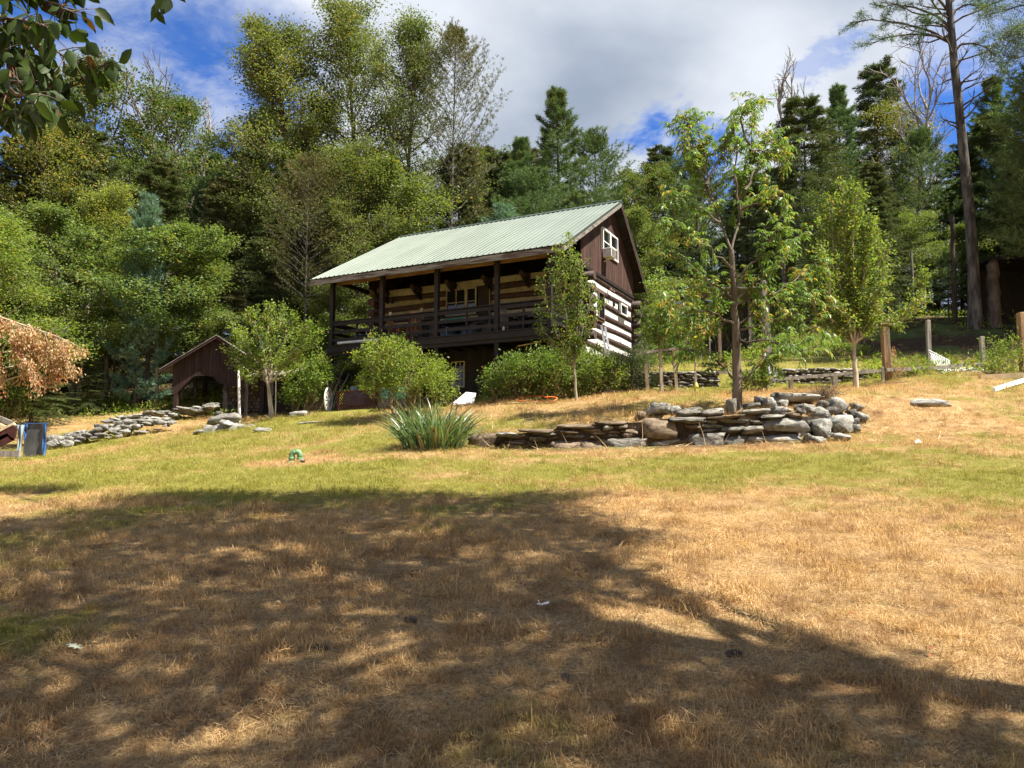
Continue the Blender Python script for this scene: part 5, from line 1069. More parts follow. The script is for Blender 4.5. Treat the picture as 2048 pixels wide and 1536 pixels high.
# low growth under the trees: ferns and seedlings nobody could count
rg = np.random.default_rng(9); PX_ = []; 
for (x0, x1, y0, y1, n) in ((-14, -7, 35, 41, 1500), (-24, -12, 33, 40, 900), (3, 14, 29.5, 33, 900), (6, 24, 32, 42, 700), (-8, 3, 34, 40, 500), (12, 18, 24.5, 28, 300)): PX_.append(np.stack([rg.uniform(x0, x1, n), rg.uniform(y0, y1, n)], 1))
PX_ = np.concatenate(PX_); zz = gz(PX_[:, 0], PX_[:, 1]); C = np.column_stack([PX_, zz + rg.uniform(.02, .35, len(zz)) * fbm(PX_[:, 0], PX_[:, 1], .5, 5)]); P = np.repeat(C, 9, 0) + rg.normal(0, .10, (len(C) * 9, 3)); O = nrm(P - np.repeat(C, 9, 0) + [0, 0, .05]); V, Fq = quads(leaves_np(rg, P, O, .17, .05, .1, .6))
tag(inst('ferns', npmesh('ferns', V, Fq, M['lf_fern']), (0, 0, 0)), 'bright green ferns and seedlings along the edge of the wood', 'ferns', kind='stuff')

# ---- overhanging branch of the tree beside the photographer (top left), and the shade tree to the right, out of frame
def big_leaf(rg, P, A, L_, W_2):
    n = len(P); a = nrm(A + rg.normal(0, .2, (n, 3))); b_ = nrm(np.cross(a, rg.normal(0, .6, (n, 3)) + [0.3, 1.0, .2])); c = np.cross(b_, a); s = L_ * rg.uniform(.7, 1.25, (n, 1)); w_ = W_2 / L_ * s
    prof = ((0, 0), (.12, .32), (.32, .5), (.6, .40), (.82, .18), (1, 0)); V = []
    for t, ww in prof: V.append(P + a * s * t - np.array([0, 0, .10]) * s * t * t)
    Lf = [V[i] + b_ * w_ * prof[i][1] + c * s * .08 for i in range(1, 5)]; Rt = [V[i] - b_ * w_ * prof[i][1] + c * s * .08 for i in range(1, 5)]
    A_ = np.stack([V[0]] + Lf + [V[5]] + Rt[::-1] + V[1:5], 1); m = A_.shape[1]; f = []   # 0 base, 1-4 left, 5 tip, 6-9 right(rev), 10-13 mid
    tri = [(0, 1, 10), (0, 10, 9), (4, 5, 13), (5, 6, 13)]; qd = [(1, 2, 11, 10), (2, 3, 12, 11), (3, 4, 13, 12), (9, 10, 11, 8), (8, 11, 12, 7), (7, 12, 13, 6)]
    base = np.arange(n)[:, None] * m
    return A_.reshape(-1, 3), [np.concatenate([base + np.array(t)[None] for t in tri]), np.concatenate([base + np.array(q)[None] for q in qd])]
def overhang(name, label, start, twigs, Y, lf, leaf, seed, per=22, rad=.03):
    rg = np.random.default_rng(seed); root = empty(name, start, label, 'tree'); o = np.array(start, float); br = []; P = []; A_ = []
    return root, o, rg, br, P, A_
ox, oy = -4.6, -.6; oz = gz(ox, oy); sr = empty('broadleaf_tree', (ox, oy, oz), 'large-leaved tree whose dark leafy branch hangs into the top left corner', 'tree'); o = np.array(sr.location); rg = np.random.default_rng(21)
tp = np.array([[0, 0, -.3], [0.05, 0, 1.5], [-.05, .1, 3.2], [.05, .05, 5.0], [0, 0, 7.5], [.1, 0, 9.5]]); br = [(tp, np.array([.24, .19, .17, .14, .09, .03]))]; P = []; A_ = []
main = [np.array([-.02, .08, 2.9]), np.array([.7, 1.2, 3.5])] ; hub = np.array(at(-260, -120, 3.3)) - o
br.append((np.array([main[0], main[1], hub * .5 + main[1] * .5 + [0, 0, .15], hub]), np.array([.10, .075, .06, .05])))
for i, (li, e) in enumerate((([(-260, -120), (-100, -60), (0, -30), (110, 10), (150, 25)], .2), ([(-260, -120), (-120, 20), (0, 60), (100, 100), (190, 140)], -.1), ([(-260, -120), (-160, 80), (-20, 150), (80, 170), (130, 180), (215, 128)], .0), ([(-200, 0), (-60, 150), (20, 200), (45, 235)], .3), ([(-100, -60), (20, -60), (90, -40), (140, -20)], .3), ([(-120, 20), (-20, 30), (60, 40), (110, 60)], -.25), ([(-60, 150), (0, 170), (40, 195), (85, 185)], -.3), ([(-160, 80), (-60, 90), (0, 110), (60, 130), (100, 160)], .35), ([(-200, 0), (-100, 60), (-20, 95), (50, 80)], .1),
        ([(-100, -60), (120, -190), (260, -120), (320, -40), (338, -6)], .15))):
    Q = np.array([np.array(at(x, y, 3.3 + e * j / len(li))) for j, (x, y) in enumerate(li)]) - o; Q = np.array([along(Q, t)[0] for t in np.linspace(0, 1, 14)]); Q[1:] += rg.normal(0, .008, (13, 3)); br.append((Q, np.linspace(.016, .003, 14)))
    dens = 46 if i < 9 else 5
    for j in range(dens):
        t = rg.uniform(.25, 1) if i < 9 else rg.uniform(.86, 1); q, d = along(Q, t); s1 = grow(rg, q, d * .5 + rg.normal(0, .7, 3), rg.uniform(.02, .13), 2, -.3, .1); br.append((s1, np.array([.003, .0022, .0015]))); P.append(s1[-1]); A_.append(nrm(d * .5 + rg.normal(0, .45, 3) + [.15, 0, -.75]))
# the rest of its crown, overhead and behind the camera
for i in range(26):
    p, d = along(tp, rg.uniform(.55, 1)); az = rg.uniform(1.8, 5.4); b_ = grow(rg, p, (math.cos(az), math.sin(az), .45), rg.uniform(1.8, 3.4), 5, .3, .12); br.append((b_, np.linspace(.045, .01, 6)))
    for j in range(60): q, d = along(b_, rg.uniform(.3, 1)); P.append(q + rg.normal(0, .22, 3)); A_.append(nrm(rg.normal(0, .5, 3) + [0, 0, -.7]))
V, Fl = big_leaf(rg, np.array(P), np.array(A_), .088, .052); tv, tf = tubes_np(br, 6)
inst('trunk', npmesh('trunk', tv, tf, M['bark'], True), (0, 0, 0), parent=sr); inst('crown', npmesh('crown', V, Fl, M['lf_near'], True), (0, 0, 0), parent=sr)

# the shade tree: its crown stands where its shadow on the lawn says it does
sx, sy = 6.0, 2.3; st_ = empty('shade_tree', (sx, sy, gz(sx, sy)), 'large shade tree on the right, outside the photo, shading the near lawn', 'tree'); o = np.array(st_.location); rg = np.random.default_rng(23)
SP = [(-300, 1045), (100, 1035), (200, 1010), (350, 985), (650, 983), (900, 988), (960, 1003), (1080, 988), (1200, 984), (1130, 1012), (1170, 1040), (1330, 1078), (1235, 1100), (1250, 1150), (1300, 1200), (1240, 1235), (1100, 1262), (1160, 1290), (1420, 1288), (1490, 1312), (1560, 1300), (1640, 1290), (1745, 1302), (1770, 1345), (1850, 1400), (2048, 1440), (2300, 1480), (2300, 1800), (-300, 1800)]
holes = [(558, 1103, 72, 17), (407, 1105, 40, 11), (240, 1098, 55, 8), (515, 1036, 60, 8), (780, 1070, 95, 10), (160, 1048, 50, 7), (30, 1150, 55, 24), (240, 1288, 75, 22), (70, 1336, 95, 17), (622, 1235, 45, 15), (540, 1445, 125, 52), (975, 1280, 60, 14), (295, 1395, 45, 15), (775, 1190, 70, 14), (1085, 1110, 65, 14), (1190, 1218, 70, 18),
         (930, 1115, 50, 9), (690, 1140, 40, 8), (330, 1170, 50, 9), (1000, 1180, 40, 10), (850, 1330, 50, 14), (1020, 1400, 50, 22), (150, 1440, 55, 20), (760, 1480, 60, 22), (420, 1330, 40, 12), (1250, 1400, 45, 12), (1500, 1380, 45, 10), (100, 1210, 40, 10), (900, 1030, 50, 5), (330, 1025, 50, 5), (1330, 1500, 60, 20), (640, 1160, 30, 6)]
def inpoly(x, y):
    c = False; n = len(SP)
    for a in range(n):
        (x1, y1), (x2, y2) = SP[a], SP[a - 1]
        if (y1 > y) != (y2 > y) and x < (x2 - x1) * (y - y1) / (y2 - y1) + x1: c = not c
    return c
C = []; sv = np.array(SUN); cp_, sp_ = math.cos(PIT), math.sin(PIT); G = np.array([(x, y) for x in np.arange(-10.5, 5.5, .27) for y in np.arange(2.2, 13.5, .27)]) + rg.uniform(-.09, .09, (60 * 42, 2))
GZ_ = gz(G[:, 0], G[:, 1]); nz = fbm(G[:, 0], G[:, 1], 1.6, 88, 3)
for (x, y), z, q in zip(G, GZ_, nz):
    dep = y * cp_ + (z - CAMZ) * sp_; upc = -y * sp_ + (z - CAMZ) * cp_; px = 1024 + FPX * x / dep; py = 768 - FPX * upc / dep
    jx, jy = px + (q - .5) * 90, py + (q - .5) * 22 * 6 / y
    ok = inpoly(jx, jy) or (jx < 125 and abs(jy - 975) < 14 and abs(jy - 975) > 2)
    if ok and any(((px - a) / rx_) ** 2 + ((py - b_) / ry_) ** 2 < .65 + .8 * q for a, b_, rx_, ry_ in holes): ok = False
    if ok and q < .24 and not (px > 1150 and py > 1330): ok = False
    if ok:
        g = np.array([x, y, z]); h = max(8.6, CAMZ - z + .62 * (y - 1.6) + 1.2) + 2.4 * rg.uniform(); C.append(g + sv * h / sv[2] - o)
C = np.array(C); tp = np.array([[0, 0, -.3], [.05, .1, 2.5], [-.2, .5, 5], [-.5, 1.0, 7.5], [-.7, 1.4, 9.5], [-.8, 1.6, 11.5]]); br = [(tp, np.array([.34, .27, .24, .19, .12, .03]))]
nh = 20; hubs = C[rg.choice(len(C), nh, False)].copy()
for _ in range(4): lab = np.argmin(((C[:, None] - hubs[None]) ** 2).sum(-1), 1); hubs = np.array([C[lab == i].mean(0) if (lab == i).any() else hubs[i] for i in range(nh)])
for i in range(nh):
    p, _ = along(tp, .45 + .5 * rg.uniform()); m = (p + hubs[i]) / 2 + [0, 0, .6]; br.append((np.array([p, m, hubs[i]]), np.array([.07, .045, .03])))
    for c in C[lab == i][::3]: br.append((np.array([hubs[i], (hubs[i] + c) / 2 + rg.normal(0, .15, 3), c]), np.array([.018, .012, .006])))
k = 62; P = np.repeat(C, k, 0) + rg.normal(0, 1, (len(C) * k, 3)) * [.16, .16, .2]; V, Fq = quads(leaves_np(rg, P, nrm(P - np.repeat(C, k, 0)), .12, .08, .1, 1.4)); tv, tf = tubes_np(br, 6)
inst('trunk', npmesh('trunk', tv, tf, M['bark'], True), (0, 0, 0), parent=st_); inst('crown', npmesh('crown', V, Fq, M['lf_oak']), (0, 0, 0), parent=st_)
# tree at the right whose dark boughs hang into the top right corner
orr = limb_tree('pine_tree', 'tree whose dark boughs reach into the top right corner', (2330, 640), 27, [(2310, 500), (2300, 250), (2290, 60), (2280, -150)],
  [[(2295, 150), (2180, 110), (2080, 110), (1985, 115)], [(2290, 60), (2150, 20), (2050, 10), (1975, 30)], [(2292, 90), (2150, 70), (2060, 60), (2000, 80)], [(2285, -20), (2150, -40), (2050, -30), (1965, -10)], [(2295, 140), (2200, 130), (2120, 120), (2030, 60)], [(2288, 0), (2200, -100), (2100, -120)], [(2290, 60), (2400, -60), (2500, -120)]], .2, 'bark', 'lf_pine', (.10, .02), 91, 1.5, 7, .7, 34, .12, .3, t0=.3)
# ------------------------------------------------------------------ stones
def rock_mesh(seed, boxy=.7, n=4, jit=.05, m='stone', chop=2):
    jit *= 1.5; chop += 3
    rr = np.random.default_rng(seed); g = np.linspace(-1, 1, n + 1); V = {}; F_ = []; vl = []
    def vid(p):
        key = tuple(np.round(p, 4))
        if key not in V: V[key] = len(vl); vl.append(p)
        return V[key]
    for ax in range(3):
        for s in (-1, 1):
            for i in range(n):
                for j in range(n):
                    q = []
                    for a, b_ in ((i, j), (i + 1, j), (i + 1, j + 1), (i, j + 1)):
                        p = [0, 0, 0]; p[ax] = s; p[(ax + 1) % 3] = g[a]; p[(ax + 2) % 3] = g[b_]; q.append(vid(tuple(p)))
                    F_.append(q if s > 0 else q[::-1])
    P = np.array(vl, float); L_ = np.linalg.norm(P, axis=1, keepdims=True); P = P * boxy + P / L_ * (1 - boxy) * 1.15
    for _ in range(chop):   # broken corners
        d = nrm(rr.normal(0, 1, 3)); h = rr.uniform(.62, .9); t = P @ d - h; P = P - np.outer(np.maximum(t, 0), d) * .9
    P += rr.normal(0, jit, P.shape); P /= np.abs(P).max(0) * 2
    return npmesh('stone', P, np.array(F_), M[m])
SLAB = {k: [rock_mesh(s + i * 10, .88, 3, .05, k, 3) for i in range(5)] for k, s in (('stone', 1), ('stone_brown', 2), ('stone_far', 3), ('stone_pale', 4))}
BOUL = {k: [rock_mesh(100 + s + i * 10, .84, 4, .055, k, 7) for i in range(4)] for k, s in (('stone', 1), ('stone_pale', 2), ('stone_brown', 3), ('stone_far', 4))}
def lawnpt(px, py, dz=0.0):
    d = np.array(vdir(px, py)); t = 2.5
    for _ in range(400):
        q = np.array([0, 0, CAMZ]) + d * t; h = q[2] - gz(q[0], q[1])
        if h < .004: break
        t += max(.01, h * .8)
        if t > 60: break
    return Vector((q[0], q[1], gz(q[0], q[1]) + dz))
def wy(px): return float(np.interp(px, [p[0] for p in wall_px], [p[2] for p in wall_px]))
def stone(parent, rect, Y, dep, m='stone', boul=False, tilt=0.0, yaw=None, pitch=0.0):
    x0, y0, x1, y1 = rect; c = at((x0 + x1) / 2, (y0 + y1) / 2, Y + dep * .5); w_ = (x1 - x0) * Y / FPX; h = (y1 - y0) * Y / FPX
    me = rnd.choice((BOUL if boul else SLAB)[m]); loc = c - parent.location if parent else c
    return inst('stone' if parent else 'rock', me, loc, (pitch + rnd.uniform(-.04, .04), tilt + rnd.uniform(-.03, .03), rnd.uniform(-.12, .12) if yaw is None else yaw), (w_ * 1.12, dep, h * 1.14), parent)
wl = empty('retaining_wall', gpt(1300, 17.0), 'long dry stone retaining wall in the middle of the lawn, boulders at its right end', 'stone wall')
big = [((936, 868, 1002, 904), .5, 'stone_brown', 0), ((1286, 838, 1352, 877), .5, 'stone_brown', 0), ((1098, 881, 1206, 905), .5, 'stone_brown', 0), ((1205, 876, 1290, 902), .6, 'stone', 1), ((1285, 878, 1372, 906), .7, 'stone_pale', 1), ((1368, 866, 1442, 903), .7, 'stone', 1),
       ((1440, 851, 1488, 864), .45, 'stone', 0), ((1519, 836, 1607, 865), .6, 'stone_pale', 1), ((1440, 868, 1500, 894), .6, 'stone', 1), ((1492, 868, 1608, 889), .6, 'stone_pale', 0), ((1516, 828, 1570, 837), .5, 'stone', 0), ((1563, 824, 1606, 836), .5, 'stone_brown', 0),
       ((1606, 807, 1632, 828), .5, 'stone_pale', 0), ((1608, 815, 1652, 841), .55, 'stone_pale', 1), ((1655, 797, 1694, 834), .6, 'stone_pale', 1), ((1616, 839, 1664, 881), .7, 'stone_pale', 1), ((1648, 832, 1708, 872), .7, 'stone_pale', 1), ((1694, 817, 1712, 836), .4, 'stone', 0), ((1711, 824, 1734, 847), .4, 'stone_pale', 1), ((1604, 838, 1622, 866), .4, 'stone', 0), ((1698, 848, 1722, 868), .4, 'stone', 1), ((1630, 800, 1658, 820), .4, 'stone', 0), ((1586, 808, 1612, 828), .4, 'stone', 1), ((1680, 826, 1702, 848), .4, 'stone_pale', 0), ((1650, 814, 1668, 834), .4, 'stone', 0), ((1622, 872, 1650, 888), .4, 'stone_pale', 0), ((1484, 852, 1522, 870), .4, 'stone', 0), ((1700, 836, 1714, 852), .3, 'stone', 1),
       ((1702, 807, 1724, 822), .4, 'stone_pale', 0), ((1606, 866, 1622, 888), .4, 'stone', 0), ((1664, 866, 1700, 884), .4, 'stone_pale', 1)]
for r_, d_, m_, bo in big:
    cx = (r_[0] + r_[2]) / 2; Yq = wy(cx) - .10
    if r_[0] > 1600: Yq = min(lawnpt(cx, r_[3] - 2).y - .12, 20)
    stone(wl, r_, Yq, d_, m_, bool(bo))
topx = [938, 1000, 1090, 1120, 1180, 1225, 1280, 1320, 1400, 1475, 1520, 1610]; topy = [866, 866, 857, 852, 846, 842, 840, 833, 832, 831, 832, 828]
px = [p[0] for p in wall_px]; py = [p[1] for p in wall_px]
for c in range(9):
    x = 938 + rnd.uniform(-10, 0)
    while x < 1612:
        wd = rnd.uniform(20, 62) if c else rnd.uniform(34, 80); cx = x + wd / 2; hgt = rnd.uniform(7.0, 10.5); yt = np.interp(cx, topx, topy) + c * 8.6 + rnd.uniform(-1.2, 1.2); yb = np.interp(cx, px, py)
        if yt < yb - 3:
            hit = any(r_[0] - 6 < cx < r_[2] + 6 and r_[1] - 3 < yt + hgt / 2 < r_[3] + 2 for r_, *_ in big)
            if not hit:
                m_ = 'stone_brown' if rnd.random() < (.45 if cx < 1290 else .2) else ('stone_pale' if rnd.random() < .12 else 'stone')
                stone(wl, (x, yt, x + wd - 1, yt + hgt), wy(cx) - rnd.uniform(-.05, .10) + (.03 if c else -.06), rnd.uniform(.3, .45), m_, tilt=rnd.uniform(-.05, .05))
        x += wd
# earth core behind the stones, so that the joints are dark and not open
core = MB(); n = 24
for i in range(n + 1):
    cx = 944 + (1690 - 944) * i / n; Yc = wy(cx) + .16; yt = np.interp(cx, topx, topy) + 3; t = at(cx, yt, Yc + .0); 
    for dy_ in (0, .35): core.v += [Vector((t.x, t.y + dy_, gz(t.x, t.y - .4) - .3)) - wl.location, Vector((t.x, t.y + dy_, t.z - .02)) - wl.location]
for i in range(n):
    a = i * 4; core.f += [[a, a + 4, a + 5, a + 1], [a + 1, a + 5, a + 7, a + 3], [a + 3, a + 7, a + 6, a + 2]]
M['soil'] = mat('soil', (.022, .016, .011), (.06, .042, .028), 8, .95, .6, 30)
core.build('wall_core', M['soil'], wl)
# rocks lying on the terrace behind the wall, each a thing
for r_, Y, dep, m_, bo, lb in (((1548, 785, 1637, 808), 18.1, .9, 'stone_pale', 0, 'big flat slab lying on the rocks at the right of the terrace'), ((1290, 804, 1345, 834), 18.0, .8, 'stone', 1, 'pointed grey rock on the terrace left of the chestnut tree'), ((1338, 812, 1362, 834), 18.2, .5, 'stone_pale', 1, 'small greenish rock right of the pointed grey rock'),
                           ((1350, 813, 1410, 833), 18.3, .8, 'stone', 1, 'dark rough rock on the terrace, second left of the tree'), ((1400, 815, 1452, 833), 18.2, .8, 'stone', 1, 'dark rough rock beside the foot of the chestnut tree'), ((1452, 799, 1474, 830), 18.3, .4, 'stone', 0, 'leaning slab touching the left side of the chestnut trunk'),
                           ((1486, 806, 1516, 822), 18.2, .5, 'stone', 0, 'thin tilted slab right of the chestnut trunk'), ((1512, 792, 1532, 812), 18.4, .4, 'stone_pale', 0, 'pale upright slab right of the chestnut trunk'), ((1528, 796, 1549, 822), 18.0, .4, 'stone_pale', 1, 'rounded pale rock standing left of the big flat slab'),
                           ((1548, 800, 1577, 818), 17.9, .4, 'stone_pale', 1, 'round rock right under the big flat slab'), ((1538, 814, 1582, 831), 17.6, .5, 'stone_pale', 1, 'oval pale rock on top of the wall below the big flat slab'), ((1480, 818, 1535, 832), 17.8, .5, 'stone', 0, 'grey slab on the wall top right of the chestnut tree'),
                           ((1818, 790, 1886, 808), 20.8, .7, 'stone_pale', 1, 'pale rock lying flush in the dry bank at the right'), ((1970, 743, 1987, 749), 23.2, .3, 'stone_pale', 1, 'small pale stone in the grass near the planks'), ((1274, 822, 1294, 840), 17.6, .2, 'stone_brown', 0, 'small dark brown block on the wall left of the pointed rock'),
                           ((600, 840, 660, 846), 26.3, .6, 'stone_pale', 0, 'flat pale stone flush with the lawn near the wagon wheel'), ((510, 850, 552, 862), 25.6, .6, 'stone_pale', 1, 'pale stone sunk in the lawn right of the stone pile'), ((573, 822, 612, 835), 27.6, .4, 'stone_pale', 0, 'flat grey stone leaning by the round-headed tree')):
    rk = tag(stone(None, r_, lawnpt((r_[0] + r_[2]) / 2, r_[3] - 1.5).y - dep * .55, dep, m_, bool(bo), tilt=rnd.uniform(-.1, .1)), lb, 'rock')
    if 'flush' in lb or 'sunk' in lb: rk.location.z -= rk.scale.z * .42
bd = MB().bar(at(1192, 835, 18.1), at(1280, 834, 18.1), .12, .06).build('plank', M['grey_wood']); tag(bd, 'grey plank lying along the top of the retaining wall', 'plank')
# the low far walls
def drywall(name, label, x0, x1, tops, bases, Y, ch, wmin, wmax, m='stone_far', dep=.35):
    r_ = empty(name, gpt((x0 + x1) / 2, Y), label, 'stone wall'); c = 0
    while c * ch < 90:
        x = x0 + rnd.uniform(-4, 0)
        while x < x1 - 2:
            wd = min(rnd.uniform(wmin, wmax), x1 - x + 2); cx = x + wd / 2; yb = np.interp(cx, *bases); yt = np.interp(cx, *tops) + c * ch + rnd.uniform(-.8, .8)
            if yt < yb - 1: stone(r_, (x, yt, x + wd - .8, yt + ch * rnd.uniform(.85, 1.1)), (np.interp(cx, *Y) if isinstance(Y, tuple) else Y) + rnd.uniform(-.04, .04), dep, rnd.choice([m, m, 'stone']), rnd.random() < .3)
            x += wd
        c += 1
    return r_
def dwall(name, label, x0, x1, tops, bases, Y, ch, wmin, wmax, **kw):
    r_ = drywall(name, label, x0, x1, tops, bases, Y, ch, wmin, wmax, **kw); q = MB(); o = r_.location; xs = np.linspace(x0 + 2, x1 - 2, 14)
    for x in xs:
        t = at(x, np.interp(x, *tops) + 3, Y + .12); b_ = at(x, np.interp(x, *bases) + 8, Y + .12)
        for d_ in (0, .2): q.v += [Vector((b_.x, Y + .12 + d_, b_.z)) - o, Vector((t.x, Y + .12 + d_, t.z)) - o]
    for i in range(13): a = i * 4; q.f += [[a, a + 4, a + 5, a + 1], [a + 1, a + 5, a + 7, a + 3], [a + 3, a + 7, a + 6, a + 2]]
    q.f += [[0, 1, 3, 2], [52, 54, 55, 53]]
    q.build('wall_core', M['soil'], r_)
dwall('dry_stone_wall', 'low dry stone wall behind the bare wooden frame', 1262, 1437, ([1262, 1437], [745, 742]), ([1262, 1437], [786, 781]), 25.9, 6.2, 9, 24)
dwall('dry_stone_wall', 'low dry stone wall behind the rail and the right apple tree', 1502, 1766, ([1502, 1640, 1766], [738, 736, 740]), ([1502, 1640, 1766], [779, 775, 770]), 25.9, 6.4, 10, 26)
# left: tumbled walls and piles
tw = empty('tumbled_wall', gpt(220, 27.5), 'tumbled stone wall running up from the blue tarp on the left', 'stone wall')
for i in range(74):
    t = i / 74; x = 96 + 250 * t + rnd.uniform(-6, 6); yb = 903 - 45 * t; s = rnd.uniform(10, 28) * (1.1 - .25 * t); hh = s * rnd.uniform(.35, .62); y = yb - rnd.uniform(0, 24); stone(tw, (x - s / 2, y - hh, x + s / 2, y), 26.6 + t * 1.6 + (yb - y) * .012, rnd.uniform(.3, .6), rnd.choice(['stone', 'stone_pale', 'stone']), rnd.random() < .4, tilt=rnd.uniform(-.25, .25))
tw2 = empty('stone_row', gpt(290, 31.5), 'row of flat stones in the grass left of the wood shed', 'stone row')
for i in range(34):
    t = i / 34; x = 218 + 130 * t + rnd.uniform(-5, 5); s = rnd.uniform(12, 32); y = 852 - 16 * t - rnd.uniform(0, 12); stone(tw2, (x - s / 2, y - s * .3, x + s / 2, y), 30.2 + t * 1.5, rnd.uniform(.3, .7), rnd.choice(['stone', 'stone_pale']), False, tilt=rnd.uniform(-.2, .2))
for i in range(20): x = 352 + rnd.uniform(0, 72); s = rnd.uniform(12, 30); y = 838 - (x - 352) * .1 - rnd.uniform(0, 16); stone(tw2, (x - s / 2, y - s * .35, x + s / 2, y), 32.0 + rnd.uniform(0, 1), .5, rnd.choice(['stone', 'stone_pale']), rnd.random() < .3, tilt=rnd.uniform(-.2, .2))
sp = empty('stone_pile', gpt(450, 25.8), 'pile of broken slabs on the lawn below the dark stone block', 'stone pile')
for r_, m_, bo in (((404, 849, 445, 876), 'stone', 0), ((430, 848, 462, 872), 'stone', 1), ((458, 846, 486, 872), 'stone_pale', 0), ((376, 868, 420, 877), 'stone', 0), ((480, 850, 520, 866), 'stone', 0), ((466, 862, 500, 872), 'stone_brown', 0), ((500, 852, 536, 862), 'stone_pale', 0), ((388, 860, 412, 872), 'stone', 0), ((444, 842, 470, 856), 'stone_pale', 1), ((500, 862, 520, 868), 'stone', 0)): stone(sp, r_, 25.3 + rnd.uniform(0, .3), .6, m_, bool(bo), tilt=rnd.uniform(-.25, .25))
tag(stone(None, (414, 828, 484, 856), 26.2, .7, 'stone', False), 'large dark rectangular stone block in front of the wood shed', 'stone block')
for i, (x0, y0, x1, y1) in enumerate(((458, 824, 474, 834), (428, 822, 446, 832))): tag(stone(None, (x0, y0, x1, y1), 26.4, .3, 'stone', True), ['small rock lying on the right of the dark stone block', 'small rock lying on the left of the dark stone block'][i], 'rock')

# ------------------------------------------------------------------ wood shed
SY = 33.3; so = gpt(430, SY); shed = empty('wood_shed', so, 'open timber wood shed with dark board gable and arched opening', 'shed', rz=R(6)); px2m = SY / FPX
def sx_(px): return (px - 430) * px2m
def sz_(py): return at(430, py, SY).z - so.z
AP, EV = sz_(672), sz_(741); XL, XR = sx_(324), sx_(536); D0 = 4.2
def srz(x): return AP - (AP - EV) * abs(x) / abs(XL if x < 0 else XR)
def arch(x):   # lower edge of the cladding
    p = x / px2m + 430; return sz_(np.interp(p, [344, 352, 356, 377, 388, 420, 434, 446, 452, 476, 536], [790, 790, 785, 762, 752, 752, 765, 770, 772, 772, 768]))
x = sx_(345); k = 0
while x < sx_(520):
    wd = .15; a, b_ = x + .003, x + wd - .003; top = [(a, srz(a) - .06), (b_, srz(b_) - .06)]
    q = MB().prism([(a, arch(a)), (b_, arch(b_)), (b_, srz(b_) - .06), (a, srz(a) - .06)], -.015 - rnd.uniform(0, .008), .01, 1); q.build('board', M['shed_board'], shed); x += wd
for i, (xx, yy) in enumerate(((352, 0), (448, 0), (520, 0), (352, D0), (448, D0), (520, D0))):
    X = sx_(xx); wp = so + Matrix.Rotation(R(6), 3, 'Z') @ Vector((X, yy, 0)); g = gz(wp.x, wp.y) - so.z; MB().box((X, yy + .08, (g - .15 + srz(X) - .12) / 2), (.17, .17, srz(X) - .12 - g + .15)).build('post', M['dark_wood'] if i else M['shed_board'], shed)
for y_ in (-.35, D0 / 2 - .1):
    for sgn in (-1, 1):
        n = 5
        for i in range(n):
            xa_, xb_ = 0, (XL if sgn < 0 else XR); y0 = -.35 + (D0 + .7) * i / n; y1 = -.35 + (D0 + .7) * (i + 1) / n - .01
            if y_ < 0: MB().prism([(0, AP), (xb_, EV), (xb_, EV - .03), (0, AP - .03)], y0, y1, 1).build('roof_sheet', M['shed_roof'], shed)
for sgn in (-1, 1): xb_ = XL if sgn < 0 else XR; MB().prism([(0, AP - .035), (xb_, EV - .035), (xb_, EV - .16), (0, AP - .16)], -.33, -.29, 1).build('rake_board', M['shed_board'], shed)
for y_ in (.08, D0 + .08): MB().box(((sx_(352) + sx_(520)) / 2, y_, EV + .12), (sx_(520) - sx_(352), .14, .16)).build('tie_beam', M['dark_wood'], shed)
MB().bar((sx_(352), .10, sz_(790)), (sx_(378), .10, sz_(758)), .1, .12).build('brace', M['shed_board'], shed)
# firewood stacked in the dark right part of the shed
fw = empty('firewood_stack', gpt(495, SY + 1.2), 'dark stack of firewood under the right side of the wood shed', 'firewood')
lgm = MB().tube([(0, -.25, 0), (0, .25, 0)], .085, 7).mesh('split_log', M['bark'])
for i in range(13):
    for j in range(9): inst('split_log', lgm, ((i - 6) * .165 + (.08 if j % 2 else 0), rnd.uniform(-.04, .04), .08 + j * .15), (0, rnd.uniform(0, 3), 0), parent=fw)
lt = empty('lean_to', gpt(570, 31.5), 'dark low lean-to shelter behind the round-headed tree', 'shelter'); lo = lt.location
l0, l1 = at(490, 752, 31.5) - lo, at(652, 748, 31.5) - lo
for i in range(8): a = l0 + (l1 - l0) * i / 8; b_ = l0 + (l1 - l0) * (i + 1) / 8 - Vector((.01, 0, 0)); MB().poly([a, b_, b_ + Vector((0, 2.6, .5)), a + Vector((0, 2.6, .5)), a + Vector((0, 0, .04)), b_ + Vector((0, 0, .04)), b_ + Vector((0, 2.6, .54)), a + Vector((0, 2.6, .54))], [(3, 2, 1, 0), (4, 5, 6, 7), (0, 1, 5, 4), (1, 2, 6, 5), (2, 3, 7, 6), (3, 0, 4, 7)]).build('roof_sheet', M['shed_roof'], lt)
for t in (0.02, .33, .66, .98): p = l0 + (l1 - l0) * t; MB().box((p.x, p.y + .06, p.z / 2 - .15), (.1, .1, p.z + .3)).build('post', M['dark_wood'], lt)
for i in range(20): t0 = i / 20; p = l0 + (l1 - l0) * (t0 + .025); MB().box((p.x, 2.5, p.z / 2 + .1), (.165, .03, p.z + .7)).build('board', M['dark_wood'], lt)
